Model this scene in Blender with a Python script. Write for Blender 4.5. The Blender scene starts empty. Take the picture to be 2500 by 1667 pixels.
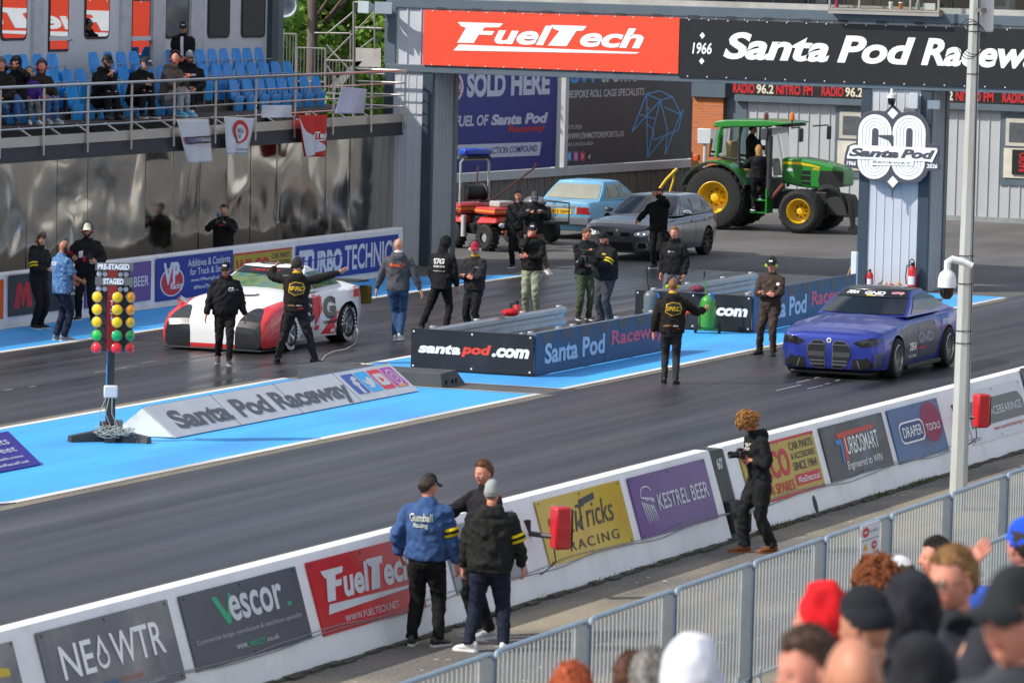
import bpy, bmesh, math, random
from mathutils import Vector as V, Matrix, noise
from mathutils.bvhtree import BVHTree
random.seed(7)
SC = bpy.context.scene
COL = SC.collection
rad = math.radians

# ---------------------------------------------------------------- camera, world, sun, exposure
FPX, HOR, CAM_H, VPT = 12000.0, 0.024, 7.42, (6200.0, -46.0)
_p1 = V((VPT[0] - 1250, 833.5 - VPT[1], -FPX))
_p2 = _p1 + V((-1000, 1000 * HOR, 0))
_up = _p1.cross(_p2).normalized()
if _up.y < 0: _up = -_up
_ax = _p1.normalized()
ROT = Matrix((_ax, _up.cross(_ax), _up))
EYE = V((0, 0, CAM_H))
cam = bpy.data.cameras.new('camera')
cam.lens = FPX / 2500 * 36; cam.sensor_width = 36
cam.clip_start = 0.5; cam.clip_end = 3000
cam.dof.use_dof = True; cam.dof.focus_distance = 84; cam.dof.aperture_fstop = 6.0
camo = bpy.data.objects.new('camera', cam); COL.objects.link(camo)
camo.matrix_world = Matrix.Translation(EYE) @ ROT.to_4x4()
SC.camera = camo

SUN_EL, SUN_AZ = rad(41), V((-0.66, 0.75))
w = bpy.data.worlds.new('World'); SC.world = w; w.use_nodes = True
nt = w.node_tree; nt.nodes.clear()
out = nt.nodes.new('ShaderNodeOutputWorld'); bg = nt.nodes.new('ShaderNodeBackground')
sky = nt.nodes.new('ShaderNodeTexSky'); sky.sky_type = 'NISHITA'; sky.sun_disc = False
sky.sun_elevation = SUN_EL; sky.sun_rotation = math.atan2(SUN_AZ.x, SUN_AZ.y)
sky.air_density = 1.0; sky.dust_density = 1.5; sky.ozone_density = 1.0
tc = nt.nodes.new('ShaderNodeTexCoord'); mp = nt.nodes.new('ShaderNodeMapping'); mp.inputs['Scale'].default_value = (1, 1, 2.2)
nz = nt.nodes.new('ShaderNodeTexNoise'); nz.inputs['Scale'].default_value = 2.6; nz.inputs['Detail'].default_value = 6
rp = nt.nodes.new('ShaderNodeValToRGB'); rp.color_ramp.elements[0].position = .42; rp.color_ramp.elements[1].position = .62
mx = nt.nodes.new('ShaderNodeMix'); mx.data_type = 'RGBA'; mx.inputs['B'].default_value = (7.5, 7.6, 8.0, 1)
nt.links.new(tc.outputs['Generated'], mp.inputs['Vector']); nt.links.new(mp.outputs[0], nz.inputs['Vector'])
nt.links.new(nz.outputs['Fac'], rp.inputs[0]); nt.links.new(rp.outputs[0], mx.inputs['Factor'])
nt.links.new(sky.outputs[0], mx.inputs['A']); nt.links.new(mx.outputs['Result'], bg.inputs[0])
bg.inputs[1].default_value = 0.115
nt.links.new(bg.outputs[0], out.inputs[0])
sl = bpy.data.lights.new('sun', 'SUN'); sl.energy = 3.7; sl.angle = rad(0.6); sl.color = (1, .95, .87)
so = bpy.data.objects.new('sun', sl); COL.objects.link(so)
so.rotation_euler = V((-SUN_AZ.x * math.cos(SUN_EL), -SUN_AZ.y * math.cos(SUN_EL), -math.sin(SUN_EL))).to_track_quat('-Z', 'Y').to_euler()
so.location = (60, 30, 60)
vs = SC.view_settings; vs.view_transform = 'Standard'; vs.look = 'None'; vs.gamma = 1; vs.exposure = 0.35
SC.cycles.use_denoising = True
SC.cycles.max_bounces = 6; SC.cycles.diffuse_bounces = 3; SC.cycles.glossy_bounces = 4
SC.cycles.transparent_max_bounces = 12

# ---------------------------------------------------------------- where a thing of the photograph stands
def _ray(px, py): return ROT @ V((px - 1250, 833.5 - py, -FPX))
def G(px, py, z=0.0):
    d = _ray(px, py); return EYE + d * ((z - CAM_H) / d.z)
def PY(px, py, y):
    d = _ray(px, py); return EYE + d * (y / d.y)
def PX(px, py, x):
    d = _ray(px, py); return EYE + d * (x / d.x)

# ---------------------------------------------------------------- materials
def lin(h):
    if not isinstance(h, str): return tuple(h)
    h = h.lstrip('#'); r = []
    for i in (0, 2, 4):
        c = int(h[i:i + 2], 16) / 255
        r.append(c / 12.92 if c <= .04045 else ((c + .055) / 1.055) ** 2.4)
    return tuple(r)
_M = {}
def M(name, col='#808080', rough=.5, metal=0., var=.12, scale=3., bump=0., bscale=60., spec=.5, coat=0., emit=0., stretch=None, trans=0., alpha=1., dirt=None, dscale=1.2, damt=.5):
    if name in _M: return _M[name]
    m = bpy.data.materials.new(name); m.use_nodes = True; t = m.node_tree; N = t.nodes; L = t.links
    b = N['Principled BSDF']; c = lin(col)
    b.inputs['Roughness'].default_value = rough; b.inputs['Metallic'].default_value = metal
    b.inputs['Specular IOR Level'].default_value = spec; b.inputs['Coat Weight'].default_value = coat
    b.inputs['Coat Roughness'].default_value = .05
    if alpha < 1: b.inputs['Alpha'].default_value = alpha
    tcn = N.new('ShaderNodeTexCoord'); vec = tcn.outputs['Object']
    if stretch:
        mpn = N.new('ShaderNodeMapping'); mpn.inputs['Scale'].default_value = stretch; L.new(vec, mpn.inputs['Vector']); vec = mpn.outputs[0]
    n = N.new('ShaderNodeTexNoise'); n.inputs['Scale'].default_value = scale; n.inputs['Detail'].default_value = 5; L.new(vec, n.inputs['Vector'])
    r = N.new('ShaderNodeMapRange'); r.inputs['From Min'].default_value = .3; r.inputs['From Max'].default_value = .7
    r.inputs['To Min'].default_value = 1 - var; r.inputs['To Max'].default_value = 1 + var; L.new(n.outputs['Fac'], r.inputs['Value'])
    mul = N.new('ShaderNodeVectorMath'); mul.operation = 'SCALE'; mul.inputs[0].default_value = c; L.new(r.outputs[0], mul.inputs['Scale'])
    res = mul.outputs[0]
    if dirt:
        n2 = N.new('ShaderNodeTexNoise'); n2.inputs['Scale'].default_value = dscale; n2.inputs['Detail'].default_value = 8; n2.inputs['Roughness'].default_value = .65; L.new(vec, n2.inputs['Vector'])
        r2 = N.new('ShaderNodeMapRange'); r2.inputs['From Min'].default_value = .5; r2.inputs['From Max'].default_value = .72; r2.inputs['To Max'].default_value = damt; L.new(n2.outputs['Fac'], r2.inputs['Value'])
        k = N.new('ShaderNodeMix'); k.data_type = 'RGBA'; k.inputs['B'].default_value = (*lin(dirt), 1); L.new(r2.outputs[0], k.inputs['Factor']); L.new(res, k.inputs['A']); res = k.outputs['Result']
    L.new(res, b.inputs['Base Color'])
    if emit:
        L.new(res, b.inputs['Emission Color']); b.inputs['Emission Strength'].default_value = emit
    if trans: b.inputs['Transmission Weight'].default_value = trans
    if bump:
        n3 = N.new('ShaderNodeTexNoise'); n3.inputs['Scale'].default_value = bscale; n3.inputs['Detail'].default_value = 4; L.new(vec, n3.inputs['Vector'])
        bp = N.new('ShaderNodeBump'); bp.inputs['Strength'].default_value = bump; bp.inputs['Distance'].default_value = .02; L.new(n3.outputs['Fac'], bp.inputs['Height']); L.new(bp.outputs[0], b.inputs['Normal'])
    _M[name] = m; return m
def cloth(col, k=''): return M('cloth ' + str(col) + k, col, .85, var=.22, scale=9, bump=.25, bscale=90, spec=.25)
def paint(col, coat=.0, rough=.45): return M('paint ' + str(col) + str(coat), col, rough, var=.06, scale=2, coat=coat)
def ink(col): return M('print ' + str(col), col, .55, var=.05, scale=5)

# ---------------------------------------------------------------- mesh tools
class MB:
    def __init__(s): s.v = []; s.f = []; s.m = []
    def add(s, vs_, fs, mi=0):
        o = len(s.v); s.v += [tuple(p) for p in vs_]; s.f += [tuple(i + o for i in f) for f in fs]; s.m += [mi] * len(fs); return s
    def box(s, x0, x1, y0, y1, z0, z1, mi=0):
        return s.add([(x, y, z) for z in (z0, z1) for y in (y0, y1) for x in (x0, x1)], [(0, 2, 3, 1), (4, 5, 7, 6), (0, 1, 5, 4), (2, 6, 7, 3), (0, 4, 6, 2), (1, 3, 7, 5)], mi)
    def hexa(s, p, mi=0):      # 8 corners, bottom four then top four, counter clockwise
        return s.add(p, [(3, 2, 1, 0), (4, 5, 6, 7), (0, 1, 5, 4), (1, 2, 6, 5), (2, 3, 7, 6), (3, 0, 4, 7)], mi)
    def loft(s, rings, mi=0, cap=True, closed=True):
        n = len(rings[0]); vs_ = [p for r in rings for p in r]; fs = []
        for i in range(len(rings) - 1):
            for j in range(n if closed else n - 1):
                k = (j + 1) % n; fs.append((i * n + j, i * n + k, (i + 1) * n + k, (i + 1) * n + j))
        if cap: fs.append(tuple(range(n))[::-1]); fs.append(tuple(range((len(rings) - 1) * n, len(rings) * n)))
        return s.add(vs_, fs, mi)
    def tube(s, pts, r, n=8, mi=0, cap=True, flat=1.):
        pts = [V(p) for p in pts]; rs = r if isinstance(r, (list, tuple)) else [r] * len(pts); rings = []; u = None
        for i, p in enumerate(pts):
            t = (pts[min(i + 1, len(pts) - 1)] - pts[max(i - 1, 0)]).normalized()
            if u is None: u = t.orthogonal().normalized()
            u = (u - t * u.dot(t)); u = u.normalized() if u.length > 1e-6 else t.orthogonal().normalized()
            q = t.cross(u); rings.append([p + (u * math.cos(a) + q * math.sin(a) * flat) * rs[i] for a in [2 * math.pi * k / n for k in range(n)]])
        return s.loft(rings, mi, cap)
    def ell(s, c, r, nu=14, nv=9, mi=0, R=None):
        c = V(c); r = (r, r, r) if not isinstance(r, (tuple, list)) else r; rings = []
        for j in range(1, nv):
            a = -math.pi / 2 + math.pi * j / nv; ring = []
            for i in range(nu):
                b = 2 * math.pi * i / nu; p = V((r[0] * math.cos(a) * math.cos(b), r[1] * math.cos(a) * math.sin(b), r[2] * math.sin(a)))
                ring.append(c + (R @ p if R else p))
            rings.append(ring)
        return s.loft(rings, mi)
    def lathe(s, prof, c, axis, n=24, mi=0, cap=False):     # prof: (radius, along axis)
        c = V(c); a = V(axis).normalized(); u = a.orthogonal().normalized(); q = a.cross(u)
        rings = [[c + a * h + (u * math.cos(2 * math.pi * k / n) + q * math.sin(2 * math.pi * k / n)) * r for k in range(n)] for r, h in prof]
        return s.loft(rings, mi, cap)
    def prism(s, pts, o, ux, uy, depth, mi=0):     # flat outline given in the plane ux, uy, thickened along the normal
        o = V(o); ux = V(ux); uy = V(uy); nn = ux.cross(uy).normalized(); n = len(pts)
        a = [o + ux * p[0] + uy * p[1] for p in pts]; b = [p + nn * depth for p in a]
        fs = [tuple(range(n))[::-1], tuple(range(n, 2 * n))] + [(i, (i + 1) % n, n + (i + 1) % n, n + i) for i in range(n)]
        return s.add(a + b, fs, mi)
    def mesh(s, name, smooth=35):
        me = bpy.data.meshes.new(name); me.from_pydata(s.v, [], s.f); me.polygons.foreach_set('material_index', s.m)
        bm = bmesh.new(); bm.from_mesh(me); bmesh.ops.recalc_face_normals(bm, faces=bm.faces); bm.to_mesh(me); bm.free()
        if smooth:
            me.polygons.foreach_set('use_smooth', [True] * len(me.polygons))
            if smooth < 180: me.set_sharp_from_angle(angle=rad(smooth))
        return me
    def build(s, name, mats, parent=None, loc=None, rotz=0, smooth=35, bevel=0, label=None):
        me = s.mesh(name, smooth)
        return link(name, me, mats, parent, loc, rotz, bevel, label)
def link(name, me, mats, parent=None, loc=None, rotz=0, bevel=0, label=None):
    for m in (mats if isinstance(mats, (list, tuple)) else [mats]): me.materials.append(m)
    o = bpy.data.objects.new(name, me); COL.objects.link(o)
    if parent: o.parent = parent
    if loc is not None: o.location = loc
    if rotz: o.rotation_euler = (0, 0, rotz)
    if bevel:
        b = o.modifiers.new('bevel', 'BEVEL'); b.width = bevel; b.segments = 2; b.limit_method = 'ANGLE'; b.angle_limit = rad(40); b.harden_normals = False
    if label: o['label'] = label
    return o
def tag(o, label, cat, group=None, kind=None):
    if label: o['label'] = label
    if cat: o['category'] = cat
    if group: o['group'] = group
    if kind: o['kind'] = kind
    return o
def thing(name, label, cat, loc=(0, 0, 0), rotz=0, group=None):
    o = bpy.data.objects.new(name, None); COL.objects.link(o); o.location = loc; o.rotation_euler = (0, 0, rotz); o.empty_display_size = .3
    return tag(o, label, cat, group)
def struct(name, mb, mat_, smooth=0):
    return tag(mb.build(name, mat_, smooth=smooth), None, None, kind='structure')
def copy_tree(o, parent=None):
    c = o.copy(); COL.objects.link(c)
    if parent: c.parent = parent
    for ch in o.children: copy_tree(ch, c)
    return c

# ---------------------------------------------------------------- lettering
_T = {}
def text_geo(s, bold=0, shear=0, space=1.):
    k = (s, bold, shear, space)
    if k in _T: return _T[k]
    cu = bpy.data.curves.new('t', 'FONT'); cu.body = s; cu.size = 1; cu.offset = bold; cu.shear = shear; cu.space_character = space; cu.resolution_u = 4
    ob = bpy.data.objects.new('t', cu); me = ob.to_mesh()
    vs_ = [(v.co.x, v.co.y) for v in me.vertices]; fs = [tuple(p.vertices) for p in me.polygons]
    ob.to_mesh_clear(); bpy.data.objects.remove(ob); bpy.data.curves.remove(cu)
    x0 = min(v[0] for v in vs_); x1 = max(v[0] for v in vs_); y0 = min(v[1] for v in vs_); y1 = max(v[1] for v in vs_)
    vs_ = [((x - x0) / (x1 - x0), (y - y0) / (y1 - y0)) for x, y in vs_]
    _T[k] = (vs_, fs, (x1 - x0) / (y1 - y0)); return _T[k]
LIFT = [0]
def flat(parent, name, vs2, fs, mat_, y):
    me = bpy.data.meshes.new(name); me.from_pydata([(x, y, z) for x, z in vs2], [], fs)
    return link(name, me, mat_, parent)
def words(s, vs_, fs):      # the faces of each word of a line of text
    k = s.count(' ')
    if not k: return [fs]
    iv = sorted((min(vs_[i][0] for i in f), max(vs_[i][0] for i in f)) for f in fs); gaps = []; e = iv[0][1]
    for a, c in iv[1:]:
        if a > e: gaps.append((a - e, (a + e) / 2))
        e = max(e, c)
    cuts = sorted(g[1] for g in sorted(gaps)[-k:]); out_ = [[] for _ in range(len(cuts) + 1)]
    for f in fs: x = vs_[f[0]][0]; out_[sum(x > c for c in cuts)].append(f)
    return [o for o in out_ if o]
def letter(B, s, u0, v0, u1, v1, mat_, bold=.02, shear=0, lift=.006, space=1., name='lettering'):
    vs_, fs, ar = text_geo(s, bold, shear, space); w_, h_ = B['pw'], B['ph']; o = None
    for ff in words(s, vs_, fs):
        ids = sorted({i for f in ff for i in f}); m = {i: k for k, i in enumerate(ids)}
        o = flat(B, name, [((u0 + (u1 - u0) * vs_[i][0]) * w_, (v0 + (v1 - v0) * vs_[i][1]) * h_) for i in ids], [tuple(m[i] for i in f) for f in ff], mat_, -B['pt'] - lift)
    return o
def patch(B, pts, mat_, lift=.004, name='emblem', scale=True):
    w_, h_ = (B['pw'], B['ph']) if scale else (1, 1)
    return flat(B, name, [(x * w_, z * h_) for x, z in pts], [tuple(range(len(pts)))], mat_, -B['pt'] - lift)
def arc(cx, cy, rx, ry, a0=0, a1=360, n=24): return [(cx + rx * math.cos(rad(a0 + (a1 - a0) * i / n)), cy + ry * math.sin(rad(a0 + (a1 - a0) * i / n))) for i in range(n + (1 if abs(a1 - a0) < 360 else 0))]
def ringpatch(B, cx, cy, rx, ry, t, mat_, lift=.005, a0=0, a1=360, n=28, name='emblem', stretch=0.):
    w_, h_ = B['pw'], B['ph']; vs2 = []
    for i in range(n + 1):
        a = rad(a0 + (a1 - a0) * i / n); c, s_ = math.cos(a), math.sin(a); off = stretch if s_ >= 0 else -stretch
        vs2 += [((cx + rx * c) * w_, (cy + off + ry * s_) * h_), ((cx + rx * c) * w_ - t * c, (cy + off + ry * s_) * h_ - t * s_)]
    return flat(B, name, vs2, [(2 * i, 2 * i + 1, 2 * i + 3, 2 * i + 2) for i in range(n)], mat_, -B['pt'] - lift)
def panel(name, label, cat, o, w_, h_, mat_, rotz=0, thick=.015, group=None, parent=None):
    b = MB(); b.box(0, w_, -thick, 0, 0, h_)
    ob = b.build(name, mat_, parent, o, rotz, smooth=0); ob['pw'] = w_; ob['ph'] = h_; ob['pt'] = thick
    if not parent: tag(ob, label, cat, group)
    return ob
def wallboard(label, tl, br, y, mat_, group=None, name='advertising_board', cat='advertising board'):
    if y < 30:
        a = PN(*tl, .012); c = PN(*br, .012); k = math.sqrt(1 + LEAN * LEAN)
        o = panel(name, label, cat, (a.x, c.y, c.z), c.x - a.x, (a.z - c.z) * k, mat_, group=group); o.rotation_euler = (-math.atan(LEAN), 0, 0); return o
    a = PY(*tl, y); c = PY(*br, y)
    return panel(name, label, cat, (a.x, y - .003, c.z), c.x - a.x, a.z - c.z, mat_, group=group)
# ---------------------------------------------------------------- ground, track, painted areas
def ground_mat(name, c1, c2, rough, streak=(.03, 1.1, 1), sc=2.2, stain=None, stainamt=.5, rvar=.12, bump=.06, spec=.5, fine=.25, bands=0, groove=None):
    m = bpy.data.materials.new(name); m.use_nodes = True; t = m.node_tree; N = t.nodes; L = t.links; b = N['Principled BSDF']
    b.inputs['Specular IOR Level'].default_value = spec
    tcn = N.new('ShaderNodeTexCoord'); mpn = N.new('ShaderNodeMapping'); mpn.inputs['Scale'].default_value = streak; L.new(tcn.outputs['Object'], mpn.inputs['Vector'])
    n = N.new('ShaderNodeTexNoise'); n.inputs['Scale'].default_value = sc; n.inputs['Detail'].default_value = 9; n.inputs['Roughness'].default_value = .62; L.new(mpn.outputs[0], n.inputs['Vector'])
    r = N.new('ShaderNodeMapRange'); r.inputs['From Min'].default_value = .33; r.inputs['From Max'].default_value = .67; L.new(n.outputs['Fac'], r.inputs['Value'])
    k = N.new('ShaderNodeMix'); k.data_type = 'RGBA'; k.inputs['A'].default_value = (*lin(c1), 1); k.inputs['B'].default_value = (*lin(c2), 1); L.new(r.outputs[0], k.inputs['Factor']); res = k.outputs['Result']
    nf = N.new('ShaderNodeTexNoise'); nf.inputs['Scale'].default_value = 25; nf.inputs['Detail'].default_value = 6; L.new(tcn.outputs['Object'], nf.inputs['Vector'])
    rf = N.new('ShaderNodeMapRange'); rf.inputs['From Min'].default_value = .3; rf.inputs['From Max'].default_value = .7; rf.inputs['To Min'].default_value = 1 - fine; rf.inputs['To Max'].default_value = 1 + fine; L.new(nf.outputs['Fac'], rf.inputs['Value'])
    sc_ = N.new('ShaderNodeVectorMath'); sc_.operation = 'SCALE'; L.new(res, sc_.inputs[0]); L.new(rf.outputs[0], sc_.inputs['Scale']); res = sc_.outputs[0]
    if bands:
        nb = N.new('ShaderNodeTexNoise'); nb.inputs['Scale'].default_value = 1; nb.inputs['Detail'].default_value = 5; nb.inputs['Roughness'].default_value = .7
        mb_ = N.new('ShaderNodeMapping'); mb_.inputs['Scale'].default_value = (.012, 1.5, 1); mb_.inputs['Rotation'].default_value = (0, 0, .012); L.new(tcn.outputs['Object'], mb_.inputs['Vector']); L.new(mb_.outputs[0], nb.inputs['Vector'])
        rb = N.new('ShaderNodeMapRange'); rb.inputs['From Min'].default_value = .32; rb.inputs['From Max'].default_value = .68; rb.inputs['To Min'].default_value = 1 - bands; rb.inputs['To Max'].default_value = 1 + bands; L.new(nb.outputs['Fac'], rb.inputs['Value'])
        sb = N.new('ShaderNodeVectorMath'); sb.operation = 'SCALE'; L.new(res, sb.inputs[0]); L.new(rb.outputs[0], sb.inputs['Scale']); res = sb.outputs[0]
    if groove is not None:
        sx = N.new('ShaderNodeSeparateXYZ'); L.new(tcn.outputs['Object'], sx.inputs[0])
        def mt(op, a, c=None):
            n = N.new('ShaderNodeMath'); n.operation = op
            for i, v in enumerate((a, c)):
                if v is None: continue
                if isinstance(v, (int, float)): n.inputs[i].default_value = v
                else: L.new(v, n.inputs[i])
            return n.outputs[0]
        wob = mt('MULTIPLY', mt('SUBTRACT', nb.outputs['Fac'], .5), .9)
        q = mt('DIVIDE', mt('SUBTRACT', mt('ABSOLUTE', mt('SUBTRACT', mt('ADD', sx.outputs[1], wob), groove)), .82), .42); gsn = mt('POWER', 2.718, mt('MULTIPLY', mt('MULTIPLY', q, q), -1))
        pad = N.new('ShaderNodeMapRange'); pad.inputs['From Min'].default_value = 58; pad.inputs['From Max'].default_value = 84; pad.inputs['To Min'].default_value = 1.08; pad.inputs['To Max'].default_value = .62; L.new(sx.outputs[0], pad.inputs['Value'])
        fac = mt('MULTIPLY', mt('SUBTRACT', 1, mt('MULTIPLY', gsn, .5)), pad.outputs[0]); sg = N.new('ShaderNodeVectorMath'); sg.operation = 'SCALE'; L.new(res, sg.inputs[0]); L.new(fac, sg.inputs['Scale']); res = sg.outputs[0]
    if stain:
        n2 = N.new('ShaderNodeTexNoise'); n2.inputs['Scale'].default_value = .55; n2.inputs['Detail'].default_value = 7
        m2 = N.new('ShaderNodeMapping'); m2.inputs['Scale'].default_value = (.35, 1, 1); L.new(tcn.outputs['Object'], m2.inputs['Vector']); L.new(m2.outputs[0], n2.inputs['Vector'])
        r2 = N.new('ShaderNodeMapRange'); r2.inputs['From Min'].default_value = .48; r2.inputs['From Max'].default_value = .66; r2.inputs['To Max'].default_value = stainamt; L.new(n2.outputs['Fac'], r2.inputs['Value'])
        k2 = N.new('ShaderNodeMix'); k2.data_type = 'RGBA'; k2.inputs['B'].default_value = (*lin(stain), 1); L.new(r2.outputs[0], k2.inputs['Factor']); L.new(res, k2.inputs['A']); res = k2.outputs['Result']
    L.new(res, b.inputs['Base Color'])
    r3 = N.new('ShaderNodeMapRange'); r3.inputs['To Min'].default_value = rough + rvar; r3.inputs['To Max'].default_value = rough - rvar; L.new(r.outputs[0], r3.inputs['Value']); L.new(r3.outputs[0], b.inputs['Roughness'])
    bp = N.new('ShaderNodeBump'); bp.inputs['Strength'].default_value = bump; bp.inputs['Distance'].default_value = .02; L.new(nf.outputs['Fac'], bp.inputs['Height']); L.new(bp.outputs[0], b.inputs['Normal'])
    return m
asph = ground_mat('pit asphalt', (.085, .08, .077), (.125, .118, .112), .75, streak=(.25, .6, 1), sc=.8, stain=(.055, .053, .052), stainamt=.6)
rubber = ground_mat('rubbered track', (.052, .053, .060), (.017, .017, .021), .46, stain=(.055, .041, .045), stainamt=.4, rvar=.13, bump=.04, fine=.16, bands=.7, spec=.42, groove=24.6)
rubber2 = ground_mat('rubbered launch lane', (.046, .042, .045), (.014, .014, .017), .36, stain=(.05, .040, .042), stainamt=.4, rvar=.14, bump=.03, fine=.16, bands=.7, spec=.45, groove=37.2)
bluep = ground_mat('blue ground paint', (.042, .34, .76), (.052, .385, .83), .6, streak=(.2, 1, 1), sc=1.0, stain=(.05, .20, .45), stainamt=.5, bump=.05, fine=.07, bands=.10)
whitep = ground_mat('white line paint', (.62, .62, .6), (.74, .74, .72), .6, streak=(.4, 2, 1), sc=2, stain=(.30, .28, .24), stainamt=.75, fine=.12)
pathm = ground_mat('spectator side asphalt', (.105, .097, .09), (.165, .15, .132), .85, streak=(.2, .7, 1), sc=1.1, stain=(.42, .35, .22), stainamt=.65, fine=.42)
worn = ground_mat('worn sandy edge', (.20, .175, .13), (.11, .10, .085), .8, streak=(.1, 1, 1), sc=3, fine=.3)

def sheet(name, pts, z, m):
    b = MB(); b.add([(x, y, z) for x, y in pts], [tuple(range(len(pts)))]); return struct(name, b, m)
sheet('ground', [(-300, -300), (900, -300), (900, 700), (-300, 700)], 0, asph)
sheet('track_near_lane', [(-60, 20.6), (126, 20.6), (126, 29.45), (-60, 29.45)], .008, rubber)
sheet('track_far_lane', [(-60, 34.05), (103, 34.05), (103, 40.05), (-60, 40.05)], .008, rubber2)
sheet('crossing_strip', [(73.2, 29.45), (74.45, 29.45), (74.45, 34.05), (73.2, 34.05)], .006, asph)
isl = [(-60, 29.45), (73.25, 29.45), (73.25, 34.05), (-60, 34.05)]
sheet('blue_island', [(55.4, 29.52), (73.2, 29.52), (73.2, 34.0), (53, 34.0), (53, 31)], .010, bluep)
sheet('track_centre', [(-60, 29.45), (55.4, 29.45), (52.9, 31), (52.9, 34.05), (-60, 34.05)], .006, rubber)
sheet('blue_start_area', [(74.4, 29.52), (99.6, 29.52), (99.6, 34.0), (74.4, 34.0)], .010, bluep)
sheet('blue_far_strip', [(-60, 40.1), (99, 40.1), (96, 42.3), (-60, 42.3)], .010, bluep)
b = MB()
def line(x0, y0, x1, y1, wd=.14, z=.014):
    d = V((x1 - x0, y1 - y0, 0)).normalized(); q = V((-d.y, d.x, 0)) * wd / 2
    b.add([V((x0, y0, z)) - q, V((x1, y1, z)) - q, V((x1, y1, z)) + q, V((x0, y0, z)) + q], [(0, 1, 2, 3)])
line(55.4, 29.52, 73.3, 29.52); line(74.3, 29.52, 99.4, 29.52); line(55.4, 29.52, 53, 31, .12, .0145)
line(53, 34.0, 73.3, 34.0); line(74.3, 34.0, 99.5, 34.0); line(73.25, 29.6, 73.25, 33.9, .06); line(74.38, 29.6, 74.38, 33.9, .06)
line(-60, 40.1, 98.9, 40.1)
struct('white_lines', b, whitep)
b = MB()
for y, x0, x1, wd in ((29.32, 53, 73.3, .22), (29.34, 74.5, 99, .12), (34.17, 53, 73, .16), (39.97, 60, 98, .1)):
    b.add([(x0, y - wd / 2, .011), (x1, y - wd / 2, .011), (x1, y + wd / 2, .011), (x0, y + wd / 2, .011)], [(0, 1, 2, 3)])
struct('worn_track_edge', b, worn)
sheet('path', [(-60, 8), (126, 8), (126, 20.28), (-60, 20.28)], .006, pathm)
b = MB()      # painted start marks and tyre scuffs on the launch pads
for px, py, l, wd in ((2000, 922, .5, .03), (2020, 938, .3, .02), (1925, 948, 1.3, .025), (1990, 946, .8, .02), (1960, 932, .7, .025), (2045, 930, .25, .03), (270, 905, 1.2, .02), (310, 897, .6, .02), (365, 885, .6, .02), (500, 868, .9, .02), (545, 862, .4, .03), (20, 953, .3, .03), (80, 945, .25, .03)):
    c = G(px, py); wd *= .6; b.add([(c.x - l / 2, c.y - wd / 2, .0125), (c.x + l / 2, c.y - wd / 2, .0125), (c.x + l / 2, c.y + wd / 2, .0125), (c.x - l / 2, c.y + wd / 2, .0125)], [(0, 1, 2, 3)])
struct('start_marks', b, whitep)
b = MB(); rnd = random.Random(3)
for i in range(90):      # little scraps of litter on the near path
    x = rnd.uniform(43, 66); y = rnd.uniform(16.2, 20.1); s_ = rnd.uniform(.01, .035); a = rnd.uniform(0, 3)
    d = V((math.cos(a), math.sin(a), 0)) * s_; q = V((-d.y, d.x, 0)) * .6; c = V((x, y, .012)); b.add([c - d - q, c + d - q, c + d + q, c - d + q], [(0, 1, 2, 3)])
tag(b.build('litter', M('litter', '#d8d4c8', .7)), None, None, kind='stuff')

# terrace under the spectators nearest the camera, sloping up out of the frame
b = MB()
for i in range(24):
    y0 = 14 - i * .62
    b.box(-10, 40, y0 - .62, y0, -.2, .05 + i * .155)
struct('terrace', b, M('terrace concrete', (.3, .29, .27), .9, var=.15, scale=2, dirt=(.15, .14, .12)))

# ---------------------------------------------------------------- concrete walls
wallw = M('white wall paint', (.80, .80, .81), .55, var=.05, scale=1.2, bump=.10, bscale=22, dirt=(.5, .49, .46), dscale=2.2, damt=.35)
NY = 20.30
LEAN = .30      # the near wall leans back from its foot
def PN(px, py, off=0.):
    d = _ray(px, py); t = (NY - off + LEAN * CAM_H) / (d.y - LEAN * d.z); return EYE + d * t
def wall(label, segs, y0, y1, h, lean=0.):
    t = thing('concrete_wall', label, 'wall', (segs[0], y0, 0)); mb = MB()
    n = max(2, int((segs[1] - segs[0]) / .8)); rings = []; dy = y1 - y0; k = lean * h
    for i in range(n + 1):
        x = (segs[1] - segs[0]) * i / n; j = .008 * noise.noise(V((x * .9, y0, 3.)))
        rings.append([(x, -.012 + j, 0), (x, .15 * lean - .012 + j, .15), (x, k - .004 + j * .4, h - .02), (x, k + .016, h), (x, k + dy - .02, h), (x, k + dy, h - .02), (x, k + dy + .02, .1), (x, k + dy + .03, 0)])
    mb.loft(rings); mb.build('wall_body', wallw, t, smooth=30); return t
gx0 = PN(1733, 1096).x - .0
gx0 = (gx0 + PN(1782, 1316).x) / 2
nw1 = wall('long low white concrete wall beside the near lane, left of the black timing box', (-40, gx0), NY, NY + .21, 1.095, LEAN)
nw2 = wall('long low white concrete wall beside the near lane, right of the black timing box', (gx0 + .5, 125), NY, NY + .21, 1.095, LEAN)
fw = wall('low white concrete wall of the far lane carrying advertising boards', (-40, PY(985, 560, 42.4).x), 42.4, 42.62, 1.01, .02)
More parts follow.
